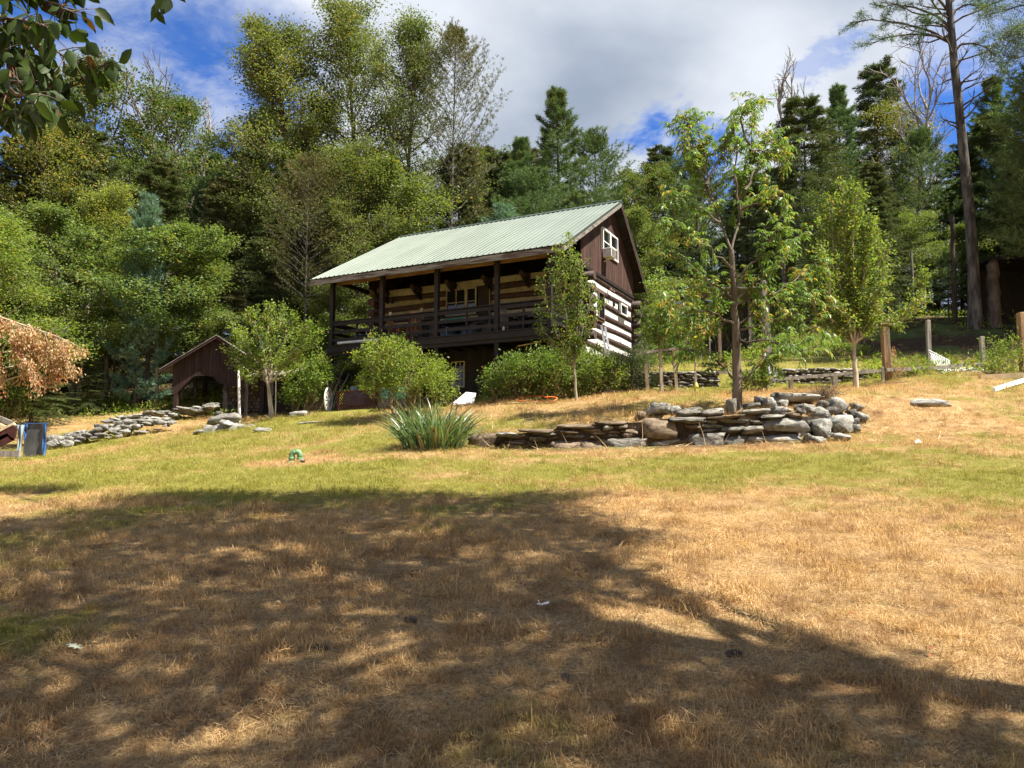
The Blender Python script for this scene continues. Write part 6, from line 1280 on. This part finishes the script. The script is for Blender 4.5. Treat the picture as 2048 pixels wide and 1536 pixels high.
# white pole and the rest round the shed
def pole(name, label, p0, p1, Y, w_, m, cat='post', cap=False, sq=True, dY=0, ground=True):
    a = at(p0[0], p0[1], Y); b_ = at(p1[0], p1[1], Y + dY)
    if ground: g = gpt(p0[0], Y); a = g - Vector((0, 0, .25))
    r_ = empty(name, (a.x, a.y, a.z), label, cat); q = MB(); o = r_.location; d = b_ - a
    if sq: q.bar(Vector((0, 0, 0)), d, w_, w_, (0, 1, 0))
    else: q.tube([Vector((0, 0, 0)), d * .5 + Vector((rnd.uniform(-.02, .02), 0, 0)), d], [w_ / 2, w_ / 2.1, w_ / 2.3], 10)
    q.build('shaft', m, r_, bevel=.006 if sq else 0); 
    t = MB(); t.lathe(d - Vector((0, 0, .004)), [(w_ * .46, 0), (w_ * .42, .02), (w_ * .1, .03)], 10); t.build('top', m, r_); return r_
pole('white_pole', 'white pole standing at the right side of the wood shed', (479, 834), (477, 742), 28.6, .10, M['white_frame'], sq=False)
pole('white_pole', 'thin pale pole right of the round-headed tree trunk', (551, 832), (552, 755), 29.0, .05, M['white_frame'], sq=False)
pole('fence_post', 'large square brown post right of the apple tree', (1776, 757), (1768, 640), 24.6, .21, M['post_wood'])
pole('fence_post', 'square post at the right edge of the photo', (2050, 752), (2043, 626), 23.6, .22, M['post_wood'])
pole('fence_post', 'narrow grey post at the top of the fallen white lattice', (1858, 740), (1856, 641), 27.0, .13, M['grey_wood'])
pole('fence_post', 'grey post with pale top at the right end of the low rail', (1967, 750), (1963, 674), 25.4, .13, M['grey_wood'])
pole('fence_post', 'short post carrying the low rail, left of two', (1582, 779), (1581, 752), 24.6, .12, M['grey_wood'])
pole('fence_post', 'short stout post carrying the low rail near the apple tree', (1669, 772), (1669, 748), 24.6, .14, M['grey_wood'])
pole('fence_post', 'thin short post just left of the large square brown post', (1766, 759), (1765, 735), 24.4, .08, M['grey_wood'])
pole('fence_post', 'brown post in the shade left of the chestnut trunk', (1441, 735), (1438, 655), 28.0, .10, M['post_wood'])
pole('fence_post', 'wooden post behind the hanging plastic sheet', (1531, 782), (1529, 700), 24.2, .13, M['post_wood'])
pole('grey_pole', 'tall grey weathered pole right of the chestnut trunk', (1541, 745), (1527, 562), 27.0, .19, M['grey_wood'])
pole('thin_stake', 'thin stake left of the chestnut trunk in the shade', (1420, 745), (1418, 620), 27.5, .04, M['grey_wood'], cat='stake')
ty = pole('marker_stake', 'stake with yellow ribbon left of the chestnut trunk', (1392, 787), (1390, 744), 24.4, .07, M['grey_wood'], cat='stake')
MB().tube([(0, 0, .42), (.02, -.03, .50), (0, 0, .62)], [.05, .065, .045], 8).build('ribbon', M['yellow_tape'], ty); MB().poly([(-.02, -.06, .42), (.06, -.07, .40), (.08, -.09, .1), (0, -.08, .12), (-.02, -.065, .42), (.06, -.075, .40), (.08, -.095, .1), (0, -.085, .12)], [(0, 1, 2, 3), (7, 6, 5, 4)]).build('ribbon_tail', M['yellow_tape'], ty)
# bare wooden frame
fr_ = empty('wooden_frame', gpt(1322, 24.3), 'bare wooden frame of three posts and a top rail', 'frame'); o = fr_.location
for (x0, y0, x1, y1) in ((1296, 787, 1292, 727), (1325, 788, 1320, 706), (1355, 784, 1347, 698)):
    b_ = at(x1, y1, 24.3) - o; a = gpt(x0, 24.3) - o - Vector((0, 0, .2)); MB().bar(a, b_, .09, .09, (0, 1, 0)).build('post', M['bark_pale'], fr_)
MB().bar(at(1286, 706, 24.2) - o, at(1350, 697, 24.2) - o, .07, .07).build('top_rail', M['grey_wood'], fr_)
# low rails
def railp(name, label, pts, r0, m, cat='rail'):
    q = MB()
    for (a, b_) in zip(pts[:-1], pts[1:]): q.bar(at(*a), at(*b_), r0, r0 * 1.6)
    return tag(q.build(name, m), label, cat)
railp('low_rail', 'long low wooden rail on short posts in front of the far stone wall', [(1552, 759, 24.4), (1668, 749, 24.4), (1766, 741, 24.4)], .06, M['grey_wood'])
railp('low_rail', 'low rail between the large brown post and the right grey post', [(1772, 740, 24.4), (1880, 735, 24.9), (1968, 728, 25.2)], .07, M['grey_wood'])
railp('low_rail', 'short pale rail joining the two far stone walls', [(1438, 745, 25.7), (1506, 744, 25.7)], .06, M['bark_pale'])
railp('border_board', 'dark edging board at the right end of the hedge', [(1210, 781, 24.2), (1275, 786, 24.2)], .05, M['dark_wood'], 'board')
railp('plank', 'long brown plank lying on the crest of the bank at the right', [(1756, 768, 23.2), (1860, 765, 23.2), (1970, 767, 22.9)], .06, M['post_wood'], 'plank')
railp('plank', 'wide pale plank lying in the grass at the right edge', [(1960, 759, 22.6), (2070, 753, 22.4)], .16, M['new_wood'], 'plank')
railp('white_pole', 'white pole lying slanted in the grass at the right edge', [(1988, 779, 20.6), (2075, 752, 22.0)], .07, M['plastic_white'], 'pole')
# plastic sheet tied to the post
ps = empty('plastic_sheet', at(1531, 725, 24.0), 'white plastic sheet hanging from a post right of the chestnut trunk', 'plastic sheet'); o = ps.location; V = []; Fq = []; nn, mm = 14, 12
for i in range(nn):
    t = i / (nn - 1)
    for j in range(mm):
        s = j / (mm - 1); x0 = np.interp(t, [0, .12, .3, 1], [1524, 1528, 1527, 1537]); x1 = np.interp(t, [0, .12, .3, .7, 1], [1532, 1532, 1540, 1553, 1548]); v = at(x0 + (x1 - x0) * s, 706 + 64 * t + 3 * math.sin(s * 5), 24.0); V.append(np.array(v - o) + [0, .07 * math.sin(s * 9 + t * 3) * min(1, t * 3) - .05, 0])
for i in range(nn - 1):
    for j in range(mm - 1): a = i * mm + j; Fq.append((a, a + 1, a + mm + 1, a + mm))
inst('sheet', npmesh('sheet', np.array(V), np.array(Fq), M['film'], True), (0, 0, 0), parent=ps); MB().tube([at(1524, 713, 23.9) - o, at(1534, 714, 23.85) - o, at(1536, 716, 24.1) - o], .014, 6).build('cord', M['black'], ps)
# fallen white lattice
fl = empty('plastic_lattice', at(1900, 735, 25.5), 'sheet of white plastic lattice collapsed between two posts at the right', 'lattice'); o = fl.location
cor = [at(1857, 700, 26.6) - o, at(1918, 731, 25.6) - o, at(1968, 738, 25.2) - o, at(1862, 730, 26.2) - o, at(1893, 750, 25.0) - o, at(1966, 751, 24.7) - o]
def lp(u, v): # u along 0..1, v down 0..1
    a = cor[0].lerp(cor[1], u * 2) if u < .5 else cor[1].lerp(cor[2], u * 2 - 1); b_ = cor[3].lerp(cor[4], u * 2) if u < .5 else cor[4].lerp(cor[5], u * 2 - 1); return a.lerp(b_, v)
q = MB(); nu = 24
for k in range(-5, nu + 5):
    for s in (1, -1):
        pts = [(k / nu + s * (v - .5) * .16, v) for v in np.linspace(0, 1, 6)]; pts = [p for p in pts if 0 <= p[0] <= 1]
        for a, b_ in zip(pts[:-1], pts[1:]): q.bar(lp(*a), lp(*b_), .022, .010)
for v in (0, 1):
    for i in range(12): q.bar(lp(i / 12, v), lp((i + 1) / 12, v), .05, .016)
q.build('lattice', M['net_white'], fl)
# hut and coop in the trees
ht = empty('hut', gpt(2035, 34), 'dark small hut half hidden in the trees at the right edge', 'hut'); o = ht.location; zt = at(2035, 524, 34).z - o.z
for i in range(10): MB().box((-.9 + i * .3, 1.6, zt / 2 - .3), (.29, .04, zt + .6)).build('wall_board', M['dark_wood'], ht)
MB().box((.5, .8, zt + .06), (3.6, 2.6, .12)).build('roof', M['dark_wood'], ht); 
for x in (-1.1, 2.0): MB().box((x, -.3, zt / 2 - .3), (.26, .26, zt + .6)).build('post', M['bark'], ht)
co = empty('coop', gpt(1470, 31), 'grey roofed garden shelter hidden behind the chestnut tree', 'shelter'); o = co.location; zt = at(1470, 580, 31).z - o.z
for i in range(7): MB().box((-1.35 + i * .45, .9, zt + .05 + .02 * (i % 2)), (.44, 2.2, .05)).build('roof_board', M['grey_wood'], co)
for x in (-1.4, 1.2):
    for y in (0, 1.8): MB().box((x, y, zt / 2 - .2), (.12, .12, zt + .4)).build('post', M['grey_wood'], co)
for i in range(12): MB().box((-1.35 + i * .235, 1.85, zt / 2 - .2), (.22, .03, zt + .3)).build('board', M['dark_wood'], co)
# ------------------------------------------------------------------ things below the porch
tk = empty('propane_tank', gpt(712, 28.6), 'round-topped grey gas tank behind the lattice below the porch', 'gas tank'); z0 = at(712, 796, 28.6).z - tk.location.z
MB().lathe((0, 0, 0), [(.46, .05), (.48, .12), (.48, z0), (.46, z0 + .10), (.40, z0 + .18), (.28, z0 + .25), (.14, z0 + .28)], 24).build('body', M['tank'], tk, True); MB().lathe((-.08, 0, z0 + .25), [(.15, 0), (.16, .02), (.16, .16), (.13, .17), (.10, .17)], 16).build('collar', M['tank'], tk)
lb = empty('lattice_screen', gpt(718, 27.0), 'low reddish lattice screen in front of the gas tank', 'screen', rz=-HTH); xs0 = -.95
lattice('lattice', 1.85, .60, M['red_wood'], lb, (xs0, 0, .02), (0, 0, 0), .11); 
for x in (xs0, xs0 + 1.85): MB().box((x, 0, .30), (.07, .07, .72)).build('post', M['red_wood'], lb)
MB().box((xs0 + .92, 0, .64), (1.95, .08, .05)).build('top_rail', M['red_wood'], lb)
wh = empty('wagon_wheel', gpt(656, 27.9) + Vector((0, 0, .44)), 'white wagon wheel leaning at the left porch corner', 'wheel', rz=R(86)); q = MB()
q.tube([(.43 * math.cos(a), 0, .43 * math.sin(a)) for a in np.linspace(0, 2 * math.pi, 25)], .03, 6, False); q.build('rim', M['white_frame'], wh)
for i in range(12): a = i * math.pi / 6; MB().bar((.06 * math.cos(a), 0, .06 * math.sin(a)), (.41 * math.cos(a), 0, .41 * math.sin(a)), .03, .03).build('spoke', M['white_frame'], wh)
MB().tube([(0, -.07, 0), (0, .07, 0)], .075, 12).build('hub', M['white_frame'], wh)
gc = empty('garden_cart', gpt(787, 26.2), 'blue-green garden cart behind the rounded bush', 'cart'); MB().box((0, 0, .52), (.8, .5, .38), taper=1.15).build('tub', M['teal'], gc, bevel=.02)
for x in (-.3, .3): MB().tube([(x, -.33, .17), (x, -.27, .17)], .17, 16).build('wheel', M['rubber'], gc)
MB().bar((.4, 0, .6), (.75, 0, .85), .03, .03).build('handle', M['black'], gc)
wt_ = empty('white_sheet', gpt(930, 24.8), 'white rigid sheet leaning on the ground beside the hedge', 'sheet', rz=R(-12)); MB().poly([(-.42, -.25, .0), (.38, -.35, .04), (.30, .25, .42), (-.05, .30, .46), (-.42, -.25, .03), (.38, -.35, .07), (.30, .25, .45), (-.05, .30, .49)], [(3, 2, 1, 0), (4, 5, 6, 7), (0, 1, 5, 4), (1, 2, 6, 5), (2, 3, 7, 6), (3, 0, 4, 7)]).build('sheet', M['white_frame'], wt_); MB().bar((-.44, -.30, .02), (.40, -.38, .05), .05, .03).build('edge', M['plastic_white'], wt_)
rs = empty('rusty_stand', gpt(908, 21.5), 'small rusty iron stake with a ring beside the daylily clump', 'iron stake'); MB().bar((0, 0, -.1), (.10, 0, .42), .03, .03).build('stake', M['rusty'], rs); MB().tube([(.02 + .09 * math.cos(a), -.03, .36 + .09 * math.sin(a)) for a in np.linspace(0, 5.5, 12)], .02, 6).build('ring', M['rusty'], rs)
pl = MB().box((0, 0, .0), (.5, .35, .02)).build('bench_board', M['grey_wood']); pl.location = hw_(hpix(905, y=-.6), -.6, .75); bench = empty('side_table', hw_(hpix(905, y=-.6), -.6, 0), 'small grey table in the dark below the porch', 'table', rz=-HTH); pl.parent = bench; pl.location = (0, 0, .75); pl.name = 'table_top'
for sx2 in (-1, 1):
    for sy2 in (-1, 1): MB().box((sx2 * .2, sy2 * .13, .36), (.04, .04, .75)).build('leg', M['grey_wood'], bench)
# hose
hs = MB(); rg2 = random.Random(2)
def hose(pts): hs.tube([gpt(x, Y, dz) for x, Y, dz in pts], .018, 7)
C0 = gpt(1080, 24.0); pts = []
for i in range(46):
    t = i / 45; a = t * 4.6 * math.pi; r = .40 + .12 * math.sin(a * .37); x = C0.x + r * 1.2 * math.cos(a) + .5 * (t - .5); y = C0.y + r * .8 * math.sin(a) - .25 * t; pts.append(Vector((x, y, gz(x, y) + .03 + .16 * max(0, math.sin(a * .5 + 1)) ** 2)))
hs.tube(pts, .019, 7); tag(hs.build('garden_hose', M['orange_hose'], None, True), 'orange hose coiled on the grass in front of the hedge', 'hose')
# vent pipe on the lawn
vp = empty('vent_pipe', gpt(583, 16.4), 'bent green vent pipe sticking out of the lawn', 'pipe'); pr = .062; arc = [(0, 0, -.1), (0, 0, .12)] + [(.088 - .088 * math.cos(a), 0, .15 + .088 * math.sin(a)) for a in np.linspace(.0, math.pi, 10)] + [(.176, 0, .09)]
MB().tube(arc, pr, 16).build('elbow', M['green_pipe'], vp, True); MB().lathe((0, 0, -.02), [(pr + .012, 0), (pr + .014, .03), (pr + .008, .05), (pr + .002, .055)], 16).build('collar', M['green_pipe'], vp); MB().lathe((0, 0, .085), [(pr + .002, 0), (pr + .010, .005), (pr + .010, .03), (pr + .002, .035)], 16).build('coupling', M['green_pipe'], vp); MB().lathe((.176, 0, .07), [(pr + .010, 0), (pr + .010, .035), (pr + .002, .04)], 16).build('coupling', M['green_pipe'], vp)
vc = empty('pipe_cap', gpt(605, 16.3), 'small black cap in the grass beside the green vent pipe', 'cap'); MB().lathe((0, 0, 0), [(.05, 0), (.055, .02), (.05, .045), (.02, .05)], 12).build('cap', M['black'], vc); MB().lathe((0, 0, .05), [(.02, 0), (.018, .02)], 8).build('knob', M['aluminium'], vc)
# ------------------------------------------------------------------ scrap at the left edge
bt = empty('blue_tarp_stack', gpt(68, 25.6), 'grey board stood upright with blue tarp edges at the left', 'tarp'); o = bt.location; zz_ = at(68, 848, 25.6).z - o.z
def sheet3(pts, m, name, par, th=.03, folds=0):
    q = MB(); n = len(pts); q.poly(pts + [tuple(Vector(p) + Vector((0, th, 0))) for p in pts], [list(range(n))[::-1], [n + i for i in range(n)]] + [[i, (i + 1) % n, (i + 1) % n + n, i + n] for i in range(n)]); return q.build(name, m, par)
def lx(px, Y=25.6): return (px - 1024) / FPX * Y * 1.0 - o.x
def fold_sheet(name, x0, x1, z0, z1, y0, m, par, amp=.04, nx_=16, nz_=10, sh=lambda t: (0, 0)):
    V = []; Fq = []
    for j in range(nz_ + 1):
        t = j / nz_; a, b_ = sh(t)
        for i in range(nx_ + 1): s = i / nx_; V.append((x0 + a + (x1 + b_ - x0 - a) * s, y0 + amp * math.sin(s * 14 + t * 2) + .02 * math.sin(t * 9 + s * 5), z0 + (z1 - z0) * t))
    for j in range(nz_):
        for i in range(nx_): a = j * (nx_ + 1) + i; Fq.append((a, a + 1, a + nx_ + 2, a + nx_ + 1))
    return inst(name, npmesh(name, np.array(V), np.array(Fq), M[m], True), (0, 0, 0), parent=par)
MB().box(((lx(50) + lx(88)) / 2, .02, zz_ / 2 - .02), (lx(88) - lx(50), .05, zz_ + .02)).build('board', M['grey_board'], bt)
fold_sheet('tarp_edge', lx(87), lx(95), -.05, zz_ + .01, -.03, 'blue_tarp', bt, .03, 8); fold_sheet('tarp_fold', lx(50), lx(58), zz_ * .5, zz_ + .01, -.035, 'blue_tarp', bt, .02, 6, sh=lambda t: (0, -.10 + .10 * t))
MB().bar((lx(48), 0, zz_ + .02), (lx(95), 0, zz_ + .02), .07, .03).build('top_edge', M['blue_tarp'], bt)
b2 = empty('pale_blue_tarp', gpt(40, 25.3), 'pale blue tarp hanging beside the upright grey board', 'tarp'); o = b2.location
fold_sheet('tarp', lx(30, 25.3), lx(50, 25.3), -.05, zz_ + .03, 0, 'blue_pale', b2, .03, 14, 12, lambda t: (.12 * math.sin(t * math.pi) + .0, -.14 * (1 - t)))
rp = empty('red_panel', gpt(12, 25.0), 'overturned reddish wooden seat frame at the left edge', 'seat frame'); o = rp.location
def q3(pts, m, n, par, th=.05): return sheet3([(lx(x, 25.0), 0, at(1024, y, 25.0).z - o.z) for x, y in pts], m, n, par, th)
q3([(-20, 905), (30, 880), (34, 858), (26, 850), (-20, 874)], M['red_wood'], 'panel', rp); q3([(-20, 878), (29, 850), (25, 845), (-20, 868)], M['new_wood'], 'top_rail', rp, .10); q3([(-20, 893), (18, 872), (16, 866), (-20, 882)], M['rusty'], 'side_rail', rp, .08); q3([(16, 872), (24, 880), (33, 882), (32, 878), (24, 875), (18, 869)], M['tan_beam'], 'curved_stretcher', rp, .05)
railp('grey_beam', 'grey weathered beam slanting down at the left edge above the red frame', [(-30, 825, 26), (24, 847, 26)], .10, M['grey_wood'], 'beam'); railp('timber', 'grey timber lying on the lawn edge at the far left', [(-30, 908, 24.8), (40, 907, 24.8)], .12, M['grey_wood'], 'timber'); railp('plank', 'pale plank leaning inside the scrap at the left edge', [(-30, 838, 25.8), (12, 856, 25.8)], .08, M['new_wood'], 'plank')
# ------------------------------------------------------------------ litter on the lawn
ltp = lawnpt(1836, 889, .03); wp = MB(); wp.poly([(-.07, -.04, 0), (.06, -.05, .01), (.09, .02, .03), (.02, .05, .07), (-.06, .03, .05), (0, -.01, .09)], [(0, 1, 5), (1, 2, 5), (2, 3, 5), (3, 4, 5), (4, 0, 5), (4, 3, 2, 1, 0)]); o_ = wp.build('paper_scrap', M['plastic_white']); o_.location = ltp; tag(o_, 'crumpled white scrap on the dry bank at the right', 'scrap')
lf_ = lawnpt(152, 1308, .045); out = [(0, -.07), (.01, -.02), (.045, -.03), (.02, .0), (.06, .02), (.025, .03), (.05, .065), (.015, .055), (0, .09), (-.015, .055), (-.05, .06), (-.025, .03), (-.06, .015), (-.02, .0), (-.045, -.03), (-.01, -.02)]
M['leaf_pale'] = mat('leaf_pale', (.40, .42, .30), (.52, .54, .40), 8, .7, .1); o_ = MB().prism(out, -.001, .001, 2).build('fallen_oak_leaf', M['leaf_pale']); o_.location = lf_; o_.rotation_euler = (.25, .1, 1.2); o_.scale = (.85,) * 3; tag(o_, 'pale green lobed leaf fallen on the lawn at the lower left', 'leaf')
wk = lawnpt(1083, 1217, .03); q = MB(); q.tube([(-.03, 0, .005), (.0, 0, .0), (.05, .01, .012)], [.004, .007, .009], 6); q.tube([(-.01, 0, 0), (-.022, 0, .03)], .003, 5); o_ = q.build('white_stick', M['plastic_white']); o_.location = wk; tag(o_, 'small white forked stick on the lawn in the middle', 'stick')
for i, (x, y) in enumerate(((640, 1300), (404, 1163), (820, 1242), (830, 1148), (1135, 1360), (1470, 1311))):
    p = lawnpt(x, y, .012); q = MB(); s = .020
    for k in range(9): 
        for m_ in range(6): a = m_ * 1.047 + k * .5; r = s * math.sin((k + 1) / 10 * math.pi) ** .7; q.box((k * .011 - .05, r * math.cos(a), r * math.sin(a)), (.007, .012, .006), Matrix.Rotation(a, 3, 'X'))
    q.tube([(-.05, 0, 0), (.05, 0, 0)], .009, 6); o_ = q.build('pine_cone', M['bark']); o_.location = p; o_.rotation_euler = (0, 0, i * 1.3); tag(o_, 'dark pine cone lying in the lawn grass', 'pine cone', group='pine cones on the lawn')
# dry leaves and straw stalks sprinkled about
rg = np.random.default_rng(44); n = 500; X = rg.uniform(-6, 6, n); Y = rg.uniform(3, 15, n); C = np.column_stack([X, Y, gz(X, Y) + .035]); V, Fq = quads(leaves_np(rg, C, rg.normal(0, 1, (n, 3)) * [1, 1, .2], .034, .02, 0, 2.5, .2)); tag(inst('fallen_leaves', npmesh('fallen_leaves', V, Fq, M['lf_dead']), (0, 0, 0)), 'small dry brown leaves scattered over the near lawn', 'leaves', kind='stuff')
n = 1500; X = rg.uniform(-1.5, 11, n); Y = rg.uniform(16.2, 20, n); k_ = (wall_sd(X, Y)[0] > .5) | (X > 7.6) | (np.abs(wall_sd(X, Y)[0] + .3) < .3); X, Y = X[k_], Y[k_]; C = np.column_stack([X, Y, gz(X, Y) + .02]); a = nrm(rg.normal(0, 1, (len(X), 3)) * [1, 1, .35]); V = tri_np(rg, C, a, rg.uniform(.15, .5, (len(X), 1)), .010)
M['straw'] = mat('straw', (.42, .29, .14), (.62, .48, .27), 5, .8, 0); tag(inst('loose_straw', npmesh('loose_straw', V.reshape(-1, 3), np.arange(len(V) * 3).reshape(-1, 3), M['straw']), (0, 0, 0)), 'loose dry straw raked over the terrace and the right bank', 'straw', kind='stuff')
for i, (x0, y0, x1, y1, Y) in enumerate(((1533, 908, 1524, 862, 16.4), (1283, 890, 1284, 842, 16.8), (1412, 893, 1398, 845, 16.6))):
    a, b_ = at(x0, y0, Y), at(x1, y1, Y + .1); a.z = gz(a.x, a.y) - .02; tag(MB().tube([a, (a + b_) / 2 + Vector((.02, 0, 0)), b_], [.006, .005, .003], 5).build('grass_stalk', M['straw']), ['tall dry stalk before the big rounded boulder of the wall', 'tall dry stalk before the left edge of the brown block', 'tall dry stalk before the pale ledge in the wall'][i], 'stalk')
